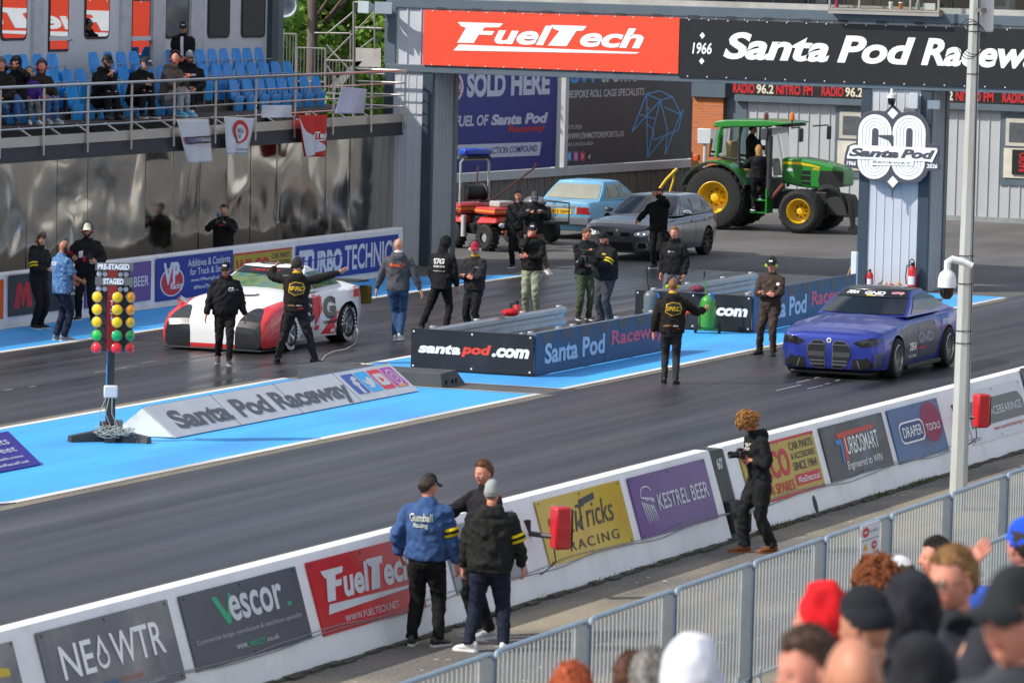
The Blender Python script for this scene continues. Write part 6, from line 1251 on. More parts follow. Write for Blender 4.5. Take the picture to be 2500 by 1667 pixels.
b = MB(); b.loft([[(x, y * k, z0 + zz * h) for y, zz in ((-.34, 0), (.34, 0), (.40, .5), (.30, 1), (-.30, 1), (-.40, .5))] for x, k, z0, h in ((-.95, .7, .42, .3), (-.6, 1, .36, .45), (0, .8, .34, .42), (.5, .95, .36, .5), (.85, .8, .38, .42), (.95, .6, .44, .28))]); b.build('chassis', blackmt, t)
b = MB(); b.hexa([(.30, -.62, .62), (.98, -.55, .66), (.98, .55, .66), (.30, .62, .62), (.34, -.50, .80), (.94, -.42, .84), (.94, .42, .84), (.34, .50, .80)]); b.build('front_fender', qred, t, bevel=.05)
b = MB(); b.hexa([(-1.0, -.60, .62), (-.28, -.60, .60), (-.28, .60, .60), (-1.0, .60, .62), (-.98, -.52, .78), (-.32, -.50, .80), (-.32, .50, .80), (-.98, .52, .78)]); b.build('rear_fender', qred, t, bevel=.05)
b = MB(); b.box(-1.15, -.25, -.62, .62, .84, 1.04); b.build('rear_box', qred, t, bevel=.03); b = MB(); b.box(.25, 1.0, -.58, .58, .86, 1.02); b.build('front_box', qred, t, bevel=.03)
for x0, x1, w_ in ((-1.155, -.245, .625), (.245, 1.005, .585)): b = MB(); b.box(x0, x1, -w_ - .004, w_ + .004, .915, .965); b.build('reflective_stripe', M('orange stripe', '#d8842c', .5), t, smooth=0)
for s_ in (1, -1):
    b = MB(); b.ell((.99, s_ * .33, .62), (.05, .11, .06), R=None); b.build('headlight', M('headlight lens', '#c8d0d4', .1), t); b = MB(); b.ell((1.0, s_ * .33, .46), (.02, .05, .03)); b.build('indicator', M('orange stripe', '#d8842c', .5), t)
b = MB(); b.tube([(-.55, -.42, 1.04), (-.55, -.42, 2.0), (-.55, -.34, 2.08), (-.55, .34, 2.08), (-.55, .42, 2.0), (-.55, .42, 1.04)], .03, 8); b.build('roll_hoop', steel, t)
b = MB(); b.box(-.72, -.38, -.36, .36, 2.10, 2.16); b.build('beacon_base', blackmt, t, bevel=.02); b = MB(); b.box(-.70, -.40, -.40, .40, 2.16, 2.34); b.build('beacon', M('blue beacon', '#1040b0', .15, coat=.6), t, bevel=.06)
b = MB(); b.lathe([(.001, -.3), (.22, -.3), (.22, -.27), (.17, -.25), (.19, 0), (.17, .25), (.22, .27), (.22, .3), (.001, .3)], (-.6, 0, 1.3), (0, 1, 0)); b.build('hose_reel', M('black hose', '#121213', .55, bump=.6, bscale=30), t)
b = MB(); b.tube([(.15, -.38, 1.12), (.22, -.1, 1.14), (.22, .1, 1.14), (.15, .38, 1.12)], .02, 7); b.tube([(.3, 0, .9), (.2, 0, 1.14)], .03, 6); b.build('handlebar', blackmt, t)
b = MB(); b.box(.35, .75, -.25, .2, 1.02, 1.16); b.build('tool_case', paint('#a8aaa8'), t, bevel=.03); b = MB(); b.box(-.2, .3, -.16, .16, .78, .94); b.build('saddle', blackmt, t, bevel=.05)
b = MB(); b.tube([(-.9, .3, 1.05), (-1.0, .45, 1.9)], .02, 6); b.build('pry_bar', M('dark bars', '#4a2a2a', .5), t); b = MB(); b.tube([(-.2, .2, 1.1), (.8, .75, 1.95)], .02, 6); b.tube([(.8, .75, 1.95), (.82, .76, 2.05)], .03, 6); b.build('pry_bar', M('dark bars', '#4a2a2a', .5), t)
b = MB(); b.lathe([(.001, 0), (.06, 0), (.06, .5), (.001, .5)], (-.15, -.60, .3), (0, 0, 1)); b.build('cylinder', paint('#b8bcc0'), t)
# grey two wheel trailer right behind it
tq = G(1342, 598); t2 = thing('pump_trailer', 'small black trailer with pump and silver pipes beside the blue saloon', 'trailer', (tq.x + .3, tq.y + .6, 0), rot)
b = MB(); b.box(-.8, .8, -.5, .5, .5, .56); b.tube([(-.8, -.5, .5), (-.8, -.5, 1.0), (.8, -.5, 1.0), (.8, -.5, .5)], .02, 6); b.tube([(-.8, .5, .5), (-.8, .5, 1.0), (.8, .5, 1.0), (.8, .5, .5)], .02, 6); b.build('frame', blackmt, t2, smooth=0)
b = MB(); b.box(-.4, .4, -.3, .3, .56, .9); b.build('pump', M('dark pump', '#3a3c40', .4, metal=.5), t2, bevel=.05); b = MB(); b.ell((.1, 0, 1.0), (.35, .25, .14)); b.build('tank', M('steel tank', '#8d9092', .25, metal=.8), t2)
for y in (.6, -.6): b = MB(); b.lathe([(.001, -.09), (.17, -.09), (.27, -.08), (.29, 0), (.27, .08), (.17, .09), (.001, .09)], (0, y, .29), (0, 1, 0)); b.build('wheel', tyrem, t2)

# --- green tractor
TX = 117.6; rc = PX(1740, 482.6, TX); fc = PX(1948, 516.6, TX); tcx = TX + 1.15
grn_ = M('tractor green', (.02, .22, .03), .3, var=.05, coat=.5); yelw = M('tractor yellow', (.75, .48, .01), .35, var=.08, dirt=(.35, .25, .05)); tdark = M('tractor dark', '#1c1e1f', .6, var=.2)
t = thing('tractor', 'large green tractor with yellow wheels and wide tyres heading right behind the start line', 'tractor', (tcx, rc.y, 0), -math.pi / 2)
def TP(zx, zy, yl): q = PX(1620 + zx / 4.704, 270 + zy / 4.704, tcx + yl); return rc.y - q.y, q.z
wbx = rc.y - fc.y; RR = rc.z; FR = fc.z
def tractor_wheel(x, y, r, wd, rr, lugs, nm):
    s_ = 1 if y > 0 else -1; b = MB(); c = (x, y, r); ax = (0, s_, 0)
    b.lathe([(rr, -wd), (r * .9, -wd * 1.02), (r * .97, -wd * .9), (r * .985, -wd * .5), (r * .97, -wd * .1), (r * .92, .0), (r * .8, .03), (rr * 1.05, .0), (rr, -.02)], c, ax, 48)
    for k in range(lugs):
        for h, sg in ((0, 1), (.5, -1)):
            a = 6.283 * (k + h) / lugs; d = V((math.cos(a), 0, math.sin(a))); a2 = a + 6.283 * .9 / lugs; d2 = V((math.cos(a2), 0, math.sin(a2))); w0 = -wd * .04 if sg > 0 else -wd * .96; w1 = -wd * .52
            C = V(c); p0 = C + d * r * .955 + V((0, s_ * w0, 0)); p1 = C + d2 * r * .975 + V((0, s_ * w1, 0)); tq_ = (V((-d.z, 0, d.x))) * r * .035; e0, e1 = d * r * .035, d2 * r * .03
            b.hexa([p0 - tq_, p0 + tq_, p1 + tq_, p1 - tq_, p0 - tq_ * .7 + e0, p0 + tq_ * .7 + e0, p1 + tq_ * .7 + e1, p1 - tq_ * .7 + e1])
    ty = b.build('tyre', tyrem, t, smooth=35)
    b = MB(); b.lathe([(rr * 1.02, .0), (rr * .98, .01), (rr * .95, -.03), (rr * .86, -wd * .45), (rr * .55, -wd * .5), (rr * .34, -wd * .34), (rr * .3, -wd * .3), (.001, -wd * .3)], c, ax, 40); rm_ = b.build('rim', yelw, ty)
    for k in range(8): a = 6.283 * k / 8; b = MB(); b.lathe([(.001, -.02), (.022, -.02), (.022, .03), (.001, .03)], V(c) + V((math.cos(a) * rr * .47, -s_ * (wd * .42), math.sin(a) * rr * .47)), ax, 8); b.build('wheel_nut', tdark, rm_)
    b = MB(); b.lathe([(.001, 0), (rr * .28, 0), (rr * .25, wd * .16), (.001, wd * .18)], V(c) - V(ax) * wd * .32, ax, 20); b.build('hub', yelw, rm_)
for s_ in (-1, 1):
    tractor_wheel(0, s_ * 1.15, RR, .72, RR * .50, 26, 'rear'); tractor_wheel(wbx, s_ * 1.12, FR, .55, FR * .55, 20, 'front')
def tprism(nm, pts, y0, y1, m, bevel=.0, par=None, smooth=0):
    b = MB(); P = [TP(zx, zy, -max(abs(y0), abs(y1)) if y0 * y1 >= 0 else -.45) for zx, zy in pts]; b.prism([(x, z) for x, z in P], (0, y1, 0), (1, 0, 0), (0, 0, 1), (y1 - y0)); return b.build(nm, m, par or t, smooth=smooth, bevel=bevel)
hood = tprism('bonnet', [(1345, 548), (1420, 540), (1560, 545), (1800, 590), (2030, 660), (2068, 700), (2068, 880), (1760, 905), (1560, 880), (1345, 830)], -.42, .42, grn_, .07)
b = MB()
def tplate(nm, pts, y, m, par=t): b = MB(); b.add([(TP(zx, zy, y)[0], y, TP(zx, zy, y)[1]) for zx, zy in pts], [tuple(range(len(pts)))]); return b.build(nm, m, par, smooth=0)
tplate('bonnet_stripe', [(1360, 585), (1560, 592), (1700, 620), (1815, 655), (1690, 645), (1550, 622), (1360, 615)], -.426, M('tractor stripe', '#e0c020', .4), hood); tplate('side_vent', [(1600, 690), (1690, 690), (1685, 860), (1590, 845), (1580, 770)], -.427, archm, hood)
for zy in (735, 800): tplate('vent_bar', [(1580, zy), (1695, zy + 8), (1695, zy + 18), (1580, zy + 10)], -.430, grn_, hood)
tplate('front_grille', [(1800, 690), (2066, 702), (2066, 875), (1790, 880), (1775, 800)], -.427, M('tractor grille', '#101214', .5, var=.4, scale=40), hood)
tplate('plate', [(1415, 660), (1485, 662), (1485, 698), (1415, 696)], -.428, paint('#c8d0c8'), hood)
vs_, fs, _ = text_geo('6430', .02, .1); P = [TP(1715, 690, -.43), TP(1790, 652, -.43)]; me = bpy.data.meshes.new('lettering'); me.from_pydata([(P[0][0] + (P[1][0] - P[0][0]) * x, -.431, P[0][1] + (P[1][1] - P[0][1]) * y) for x, y in vs_], [], fs); link('lettering', me, M('tractor stripe', '#e0c020', .4), hood)
x0, z0 = TP(1930, 850, -.4); b = MB(); b.box(x0, x0 + .28, -.40, .40, z0 - .02, z0 + .14); b.build('headlights', M('headlight lens', '#c8d0d4', .1), t, bevel=.02)
# cab
rf = tprism('cab_roof', [(625, 185), (650, 120), (760, 105), (1200, 108), (1480, 135), (1490, 155), (1250, 180), (640, 190)], -.82, .82, grn_, .08)
x_, z_ = TP(1300, 170, -.7); b = MB(); b.box(x_ - .05, x_ + .32, -.7, .7, z_ - .04, z_ + .02); b.build('roof_visor', tdark, t, bevel=.02)
for s_ in (-1, 1):
    yy = s_ * .78; b = MB()
    def TT(zx, zy): x, z = TP(zx, zy, -.78); return (x, yy, z)
    b.tube([TT(665, 180), TT(635, 300), TT(610, 530)], .055, 8); b.build('rear_pillar', grn_, t)
    b = MB(); b.tube([TT(880, 180), TT(865, 500), TT(885, 860)], .035, 8); b.build('middle_pillar', tdark, t); b = MB(); b.tube([TT(1190, 180), TT(1185, 600), TT(1200, 900)], .04, 8); b.build('front_pillar', tdark, t)
    b = MB(); b.tube([TT(660, 180), TT(1240, 180)], .03, 8); b.tube([TT(610, 530), TT(860, 560)], .03, 8); b.build('window_bar', tdark, t)
    b = MB(); b.add([TT(690, 195), TT(860, 195), TT(850, 530), TT(650, 510)], [(0, 1, 2, 3)]); b.build('rear_side_window', glassm, t, smooth=0)
    # mudguard over the rear wheel
    b = MB(); R_ = RR * 1.10; rings = []
    for k in range(15):
        a = rad(22 + 140 * k / 14); c_ = (math.cos(a) * R_, RR + math.sin(a) * R_); rings.append([(c_[0], s_ * .55, c_[1]), (c_[0], s_ * 1.16, c_[1]), (c_[0] * 1.03, s_ * 1.16, RR + (c_[1] - RR) * 1.04), (c_[0] * 1.05, s_ * .55, RR + (c_[1] - RR) * 1.06)])
    b.loft(rings); b.build('mudguard', grn_, t, smooth=40)
    b = MB(); rings = [[(math.cos(a) * R_ * k, s_ * 1.165, RR + math.sin(a) * R_ * k) for k in (.97, 1.02)] + [(math.cos(a) * R_ * k, s_ * 1.20, RR + math.sin(a) * R_ * k) for k in (1.02, .97)] for a in [rad(18 + 148 * k / 14) for k in range(15)]]; b.loft(rings); b.build('mudguard_edge', tdark, t, smooth=40)
    x_, z_ = TP(385, 545, -1.1); b = MB(); b.box(x_ - .12, x_ + .02, s_ * 1.0 - .1, s_ * 1.0 + .1, z_ - .08, z_ + .08); b.build('rear_lamp', M('orange lamp', '#c85010', .3), t, bevel=.02)
    b = MB(); xm_, zm_ = TP(1595, 260, -1.0); xa, za = TP(1480, 200, -.8); b.tube([(xa, s_ * .8, za), (xm_ - .05, s_ * 1.1, za + .03), (xm_, s_ * 1.1, zm_ + .1)], .018, 6); b.build('mirror_arm', tdark, t); b = MB(); b.box(xm_ - .03, xm_ + .03, s_ * 1.1 - .12, s_ * 1.1 + .12, zm_ - .22, zm_ + .12); b.build('mirror', tdark, t, bevel=.02)
xw, zw1 = TP(1300, 180, 0); _, zw0 = TP(1300, 560, 0); b = MB(); b.add([(xw + .05, -.74, zw1 - .03), (xw + .05, .74, zw1 - .03), (xw + .18, .66, zw0 - .4), (xw + .18, -.66, zw0 - .4)], [(0, 1, 2, 3)]); b.build('windscreen', glassm, t, smooth=0)
xr_, zr_ = TP(650, 190, 0); b = MB(); b.add([(xr_ + .02, -.72, zr_ - .05), (xr_ + .02, .72, zr_ - .05), (xr_ - .03, .72, zr_ - .75), (xr_ - .03, -.72, zr_ - .75)], [(0, 1, 2, 3)]); b.build('rear_window', glassm, t, smooth=0)
x0, z0 = TP(640, 545, 0); x1, _ = TP(1320, 545, 0); b = MB(); b.box(x0, x1, -.6, .6, .75, z0 - .45); b.build('cab_floor', tdark, t, smooth=0)
b = MB(); b.box(x0 + .35, x0 + .85, -.25, .25, z0 - .45, z0 - .25); b.box(x0 + .25, x0 + .42, -.25, .25, z0 - .25, z0 + .45); b.build('driver_seat', M('seat cloth tan', '#b09858', .8), t, bevel=.05)
b = MB(); xs_, zs_ = TP(1235, 480, 0); b.lathe([(.19, -.012), (.205, 0), (.19, .012), (.175, 0), (.19, -.012)], (xs_ - .15, 0, zs_), (-.5, 0, .8), 20); b.tube([(xs_ - .15, 0, zs_), (xs_ + .1, 0, zs_ - .4)], .03, 6); b.build('steering_wheel', tdark, t)
b = MB(); xe_, ze0 = TP(1205, 985, -.95); _, ze1 = TP(1205, 200, -.95); b.tube([(xe_, -.95, ze0), (xe_, -.95, ze1 - .2)], .075, 12); b.tube([(xe_, -.95, ze1 - .2), (xe_, -.95, ze1)], .045, 10); b.build('exhaust_stack', M('exhaust dark', '#3c3c3e', .5, metal=.3), t)
b = MB(); x_, z_ = TP(1180, 265, -.95); b.box(x_ - .12, x_ + .06, -1.06, -.98, z_ - .16, z_ + .14); b.build('side_mirror', paint('#3f454c'), t, bevel=.02)
for zx, zy, c, nm in ((1180, 80, '#5a2c20', 'dull'), (1478, 80, '#d86a08', 'amber')):
    x_, z_ = TP(zx, zy, -.6); b = MB(); b.lathe([(.001, .13), (.04, .12), (.062, .05), (.065, -.06), (.001, -.06)], (x_, -.6, z_), (0, 0, 1), 16); b.build('beacon', M('beacon ' + nm, c, .2, coat=.5), t); b = MB(); b.tube([(x_, -.6, z_ - .05), (x_, -.6, z_ - .3)], .02, 6); b.build('beacon_stem', tdark, t)
b = MB(); x0, z0 = TP(1000, 1160, -1.0); b.box(x0, x0 + .40, -1.05, -.6, z0 - .03, z0); b.box(x0 + .05, x0 + .42, -.98, -.6, z0 + .28, z0 + .31); b.box(x0 + .40, x0 + .44, -1.04, -.55, z0 - .03, z0 + .6); b.build('cab_steps', grn_, t, smooth=0)
b = MB(); b.box(-.3, wbx + .5, -.35, .35, .55, 1.05); b.build('chassis', tdark, t, smooth=0, bevel=.04)
x0, z0 = TP(1860, 1040, -.5); b = MB(); b.hexa([(x0, -.5, z0 - .35), (x0 + .75, -.5, z0 - .4), (x0 + .75, .5, z0 - .4), (x0, .5, z0 - .35), (x0, -.45, z0 + .2), (x0 + .5, -.45, z0 + .15), (x0 + .5, .45, z0 + .15), (x0, .45, z0 + .2)]); b.build('front_weight', tdark, t, smooth=0, bevel=.04)
b = MB()
for k in range(4): pts = [TP(1790, 880 + 14 * k, -.45), TP(1900, 850 + 12 * k, -.5), TP(2010, 900 + 8 * k, -.55), TP(2050 + 8 * k, 1050, -.55), TP(2120, 1190, -.5)]; b.tube([(x, -.5 - .03 * k, z) for x, z in pts], .02, 6)
b.build('front_hoses', tdark, t)
b = MB(); pts = [TP(2150, 1040, -.6), TP(2165, 1200, -.6), TP(2180, 1390, -.6)]; b.tube([(x, -.6, z) for x, z in pts], [.08, .09, .05], 8); x_, z_ = pts[2]; b.build('front_linkage', tdark, t); b = MB(); b.lathe([(.001, -.05), (.13, -.05), (.13, .05), (.001, .05)], (x_, -.6, .135), (0, 1, 0), 16); b.build('jockey_wheel', tyrem, t)
b = MB(); pts = [TP(240, 660, .0), TP(120, 780, 0), TP(20, 920, 0)]; b.tube([(x, -.55, z) for x, z in pts], .04, 6); pts = [TP(190, 680, 0), TP(190, 800, 0), TP(150, 930, 0)]; b.tube([(x, -.5, z) for x, z in pts], .035, 6); b.build('lift_arm', yelw, t)
x_, z_ = TP(1350, 900, -.8); b = MB(); b.tube([(x_ - .22, -.9, z_ - .25), (x_ + .1, -.9, z_ + .12)], .06, 10); b.build('rusty_canister', M('rusty red', '#5c2e28', .6), t)

# ---------------------------------------------------------------- air bottle carts, extinguishers, brooms
def air_cart(label, px, py, col, hose, rz):
    q = G(px, py); t = thing('air_cart', label, 'gas cylinder cart', (q.x, q.y, 0), rz); t.scale = (.68, .68, .66); m = paint(col, .2, .4)
    b = MB(); b.lathe([(.001, .12), (.13, .13), (.20, .20), (.205, .3), (.205, .92), (.19, 1.0), (.12, 1.07), (.04, 1.10), (.001, 1.10)], (0, 0, 0), (0, 0, 1), 24); b.build('tank', m, t)
    b = MB(); b.tube([(-.05, .05, 1.05), (-.10, .06, 1.35), (-.12, .08, 1.7)], .018, 7); b.tube([(.24, .12, .2), (.22, .2, .7), (.2, .2, .9)], .018, 7); b.tube([(-.24, .12, .2), (-.22, .2, .7), (-.2, .2, .9)], .018, 7); b.build('handle', m if col != '#5c6668' else blackmt, t); b = MB(); b.tube([(-.12, .08, 1.55), (-.125, .085, 1.78)], .026, 7); b.build('grip', blackmt, t)
    b = MB(); b.box(-.3, .3, -.08, .1, .1, .14); b.build('axle', m, t)
    for s_ in (-1, 1): b = MB(); b.lathe([(.001, -.04), (.09, -.04), (.15, -.03), (.155, 0), (.15, .03), (.09, .04), (.001, .04)], (s_ * .33, .05, .155), (1, 0, 0), 18); b.build('wheel', tyrem, t)
    b = MB(); b.tube([(.10 + (.10 + .03 * math.sin(i)) * math.cos(i * .8) * (1 if hose else .4), -.12 + .06 * math.sin(i * .8), .95 + (.12 * math.sin(i * .8) if hose else .004 * i)) for i in range(60)], .010, 5); b.build('coiled_hose', paint('#2f6fb8'), t)
    b = MB(); b.lathe([(.001, 0), (.035, 0), (.035, .05), (.001, .05)], (.02, -.05, 1.1), (0, -.6, .6), 14); b.tube([(0, 0, 1.08), (0, 0, 1.16)], .02, 7); b.build('gauge', chrome, t); return t
air_cart('grey air cylinder cart with coiled blue hose beside the right barrier', 1587, 802, '#5c6668', True, rad(-66))
air_cart('green air cylinder cart on black wheels beside the right barrier', 1727, 815, '#3c8a30', False, rad(-66))
def extinguisher(label, px, py, z, h, X=None):
    q = G(px, py, z)
    if X: q = V((X, PX(px, py - 20, X).y, 0))
    t = thing('fire_extinguisher', label, 'fire extinguisher', q); k = h / .62
    b = MB(); b.lathe([(.001, 0), (.085 * k, 0), (.09 * k, .03), (.09 * k, .42 * k), (.06 * k, .50 * k), (.03 * k, .52 * k), (.001, .52 * k)], (0, 0, 0), (0, 0, 1), 18); b.build('cylinder', paint('#c01418', .4, .35), t)
    b = MB(); b.lathe([(.001, 0), (.03 * k, 0), (.03 * k, .06 * k), (.001, .06 * k)], (0, 0, .52 * k), (0, 0, 1), 10); b.box(-.09 * k, .02, -.02, .02, .57 * k, .59 * k); b.build('valve', blackmt, t); b = MB(); b.tube([(0, 0, .55 * k), (.0, .12 * k, .52 * k), (.0, .14 * k, .3 * k), (0, .12 * k, .15 * k)], .014, 6); b.build('hose', blackmt, t)
    if 'looped' in label: b = MB(); b.tube([(0, .02 + .06 * math.sin(a), .58 + .12 * math.cos(a)) for a in [-2.7 + 5.4 * i / 14 for i in range(15)]], .012, 6); b.build('hose_loop', blackmt, t)
    b = MB(); b.add([V((-.092 * k * math.cos(a), -.092 * k * math.sin(a), z_)) for z_ in (.15 * k, .32 * k) for a in [rad(-45 + 13 * i) for i in range(8)]], [(i, i + 1, 9 + i, 8 + i) for i in range(7)]); b.build('label_sticker', paint('#d8d8e0'), t)
    return t
extinguisher('small red fire extinguisher inside the left barrier', 1261, 812, .1, .62)
extinguisher('red fire extinguisher at the left foot of the right gantry column', 2124, 703, 0, .46, GX - .2)
extinguisher('tall red fire extinguisher with looped hose at the right foot of the right gantry column', 2227, 710, 0, .66, GX - .2)
for px, c, lb in ((2160, '#c8b89a', 'pale work glove left of the red cloth at the gantry column foot'), (2176, '#b02020', 'folded red cloth lying at the foot of the right gantry column'), (2196, '#a8864a', 'brown work glove right of the red cloth at the gantry column foot')):
    q = PX(px, 700, GX - .18); b = MB(); b.ell((0, 0, .07), (.1, .1, .08) if c == '#b02020' else (.05, .06, .12), 12, 8); b.v = [tuple(V(p) * (1 + .3 * noise.noise(V(p) * 12 + V((px, 0, 0))))) for p in b.v]
    tag(b.build('glove' if 'glove' in lb else 'cloth', cloth(c), None, (q.x, q.y, 0), smooth=60), lb, 'glove' if 'glove' in lb else 'cloth')
q = G(2084, 712); b = MB(); b.box(-.06, .06, -.06, .06, 0, .85); tag(b.build('marker_post', paint('#d8d8d4'), None, (q.x, q.y, 0), bevel=.01), 'short white square post beside the left edge of the right gantry column', 'post')
for px0, py0, px1, py1, lb, c in ((2062, 700, 2078, 652, 'blue and wood broom leaning by the white post', '#a87840'), (2308, 645, 2283, 568, 'wooden broom handle leaning on the right side of the gantry column', '#8a7458')):
    a = G(px0, py0); e = PX(px1, py1, a.x + .2); t = thing('broom', lb, 'broom', a); b = MB(); b.tube([(0, 0, .05), e - a], .022, 7); b.build('handle', M('broom wood ' + c, c, .7), t); b = MB(); b.box(-.05, .05, -.18, .18, 0, .07); b.build('brush_head', paint('#3a78b0'), t)
# ---------------------------------------------------------------- people
def ik(a, c, l1, l2, hint):
    d = c - a; L_ = min(d.length, (l1 + l2) * .998); u = d.normalized(); c = a + u * L_; k = (l1 * l1 - l2 * l2 + L_ * L_) / (2 * L_); hh = math.sqrt(max(l1 * l1 - k * k, 1e-6))
    n_ = hint - u * hint.dot(u); n_ = n_.normalized() if n_.length > 1e-4 else u.orthogonal().normalized(); return a + u * k + n_ * hh, c
def sm(x, a, b): t = min(1, max(0, (x - a) / (b - a))); return t * t * (3 - 2 * t)
HN, HM = 40, 32
def head_pt(th, ph):
    d = V((math.cos(ph) * math.sin(th), math.cos(ph) * math.cos(th), math.sin(ph))); x, y, z = .074 * d.x, .096 * d.y, .120 * d.z
    if z < 0: k = (-d.z); x *= 1 - .26 * k ** 1.6; y *= 1 - .34 * k if y < 0 else 1 + .03 * k
    elif y < 0: y *= 1.07
    X, Z = x / .074, z / .12; f = sm(d.y, .15, .6); e = lambda t: math.exp(-t * t); y0 = y
    if f > 0:
        y -= .010 * f * sm(d.y, .6, 1.)
        if -.36 < Z < .22: y += f * .026 * e(X / (.13 + .12 * (.2 - Z))) * (.25 + .75 * sm(-Z, -.18, .2)) * sm(Z, -.36, -.24)
        y += f * (-.010 * e((abs(X) - .42) / .19) * e((Z - .03) / .12) + .006 * e((Z - .2) / .09) * e(X / .7) + .007 * e(X / .32) * e((Z + .50) / .075) - .004 * e(X / .25) * e((Z + .62) / .05) + .011 * e(X / .35) * e((Z + .88) / .15) + .005 * e((abs(X) - .62) / .2) * e((Z + .22) / .18))
    return V((x, y, z)), d, X, Z
HEADG = [[head_pt(2 * math.pi * i / HN, -math.pi / 2 + math.pi * (j + .5) / HM) for i in range(HN)] for j in range(HM)]
def head_shell(fn, grow=1.):       # part of the head surface pushed outwards where fn > 0
    vs_, idx, fs = [], {}, []
    for j in range(HM):
        for i in range(HN):
            p, d, X, Z = HEADG[j][i]; m = fn(d, X, Z, p)
            if m > -.12: idx[j, i] = len(vs_); vs_.append(p + V((d.x, d.y, d.z)) * (-.004 if m <= 0 else m))
    for j in range(HM - 1):
        for i in range(HN):
            q = [(j, i), (j, (i + 1) % HN), (j + 1, (i + 1) % HN), (j + 1, i)]
            if all(k in idx for k in q): fs.append(tuple(idx[k] for k in q))
    top = [idx[HM - 1, i] for i in range(HN) if (HM - 1, i) in idx]
    if len(top) == HN: fs.append(tuple(top))
    bot = [idx[0, i] for i in range(HN) if (0, i) in idx]
    if len(bot) == HN: fs.append(tuple(bot[::-1]))
    return vs_, fs
SKIN = {'a': '#c58e74', 'b': '#b67c62', 'r': '#c98570', 'd': '#5e3d2c', 't': '#a9745a'}
def skinm(k): return M('skin ' + k, SKIN[k], .5, var=.08, scale=14, spec=.4)
lipm = M('lips', '#a0564c', .5); eyew = M('eye', '#a8988c', .3); eyed = M('iris', '#1c1814', .2)
QUEUE = []
def garment(mb, name, mat_, par, vox, amp, seed, done=None, iters=3):
    me = bpy.data.meshes.new(name); me.from_pydata(mb.v, [], mb.f); o = bpy.data.objects.new(name, me); COL.objects.link(o); o.parent = par
    r = o.modifiers.new('r', 'REMESH'); r.mode = 'VOXEL'; r.voxel_size = vox; s_ = o.modifiers.new('s', 'SMOOTH'); s_.factor = .5; s_.iterations = iters
    QUEUE.append((o, name, mat_, amp, seed, done)); return o
def flush():
    bpy.context.view_layer.update(); dg = bpy.context.evaluated_depsgraph_get()
    res = [bpy.data.meshes.new_from_object(q[0].evaluated_get(dg)) for q in QUEUE]
    for (o, name, mat_, amp, seed, done), me in zip(QUEUE, res):
        o.modifiers.clear(); me.name = name; o.data = me; me.materials.clear()
        for m in (mat_ if isinstance(mat_, list) else [mat_]): me.materials.append(m)
        if amp:
            nv = len(me.vertices); co = [0.] * (nv * 3); no = [0.] * (nv * 3); me.vertices.foreach_get('co', co); me.vertex_normals.foreach_get('vector', no)
            for k in range(0, nv * 3, 3):
                x, y, z = co[k] + seed * 3.1, co[k + 1], co[k + 2]; n1 = noise.noise(V(((x + .6 * z) * 9, (y - .4 * z) * 9, z * 6.5))); n2 = noise.noise(V(((x - .5 * z) * 20 + 5, y * 20, z * 15))); q = amp * (1 - abs(n1) * 2.6 + .45 * n2 - .35)
                co[k] += no[k] * q; co[k + 1] += no[k + 1] * q; co[k + 2] += no[k + 2] * q
            me.vertices.foreach_set('co', co)
        me.polygons.foreach_set('use_smooth', [True] * len(me.polygons))
        if done: done(o, me)
    QUEUE.clear()
def hand(mb, w_, f, n_, s_, curl=.5, sc=1., mi=0):     # wrist, direction, palm normal, thumb side
    f = f.normalized(); n_ = (n_ - f * n_.dot(f)).normalized(); u = f.cross(n_).normalized()
    if u.dot(s_) < 0: u = -u
    R = lambda a, wd, th: [w_ + f * a * sc + (u * math.cos(t) * wd + n_ * math.sin(t) * th) * sc for t in [6.283 * k / 10 for k in range(10)]]
    mb.loft([R(-.02, .026, .019), R(.01, .028, .02), R(.04, .040, .018), R(.075, .043, .015), R(.092, .038, .011)], mi)
    for off, ln in ((.031, .068), (.0105, .078), (-.0105, .073), (-.031, .057)):
        p = w_ + (f * .086 + u * off) * sc; pts = [p - f * .01]; a = curl * .35
        for k in range(3): d = f * math.cos(a) + n_ * math.sin(a) + u * off * 1.2; p = p + d.normalized() * ln * sc * (.42, .32, .26)[k]; pts.append(p); a += curl * .75
        mb.tube(pts, [.0095 * sc, .009 * sc, .0082 * sc, .006 * sc], 7, mi)
    p = w_ + (f * .02 + u * .03) * sc; d1 = (f * .62 + u * .62 + n_ * .35 * (curl + .3)).normalized(); p2 = p + d1 * .04 * sc; d2 = (f * .9 + u * .12 + n_ * .5 * curl).normalized(); mb.tube([p - u * .012, p, p2, p2 + d2 * .032 * sc], [.013 * sc, .012 * sc, .010 * sc, .0075 * sc], 7, mi)
PID = [0]
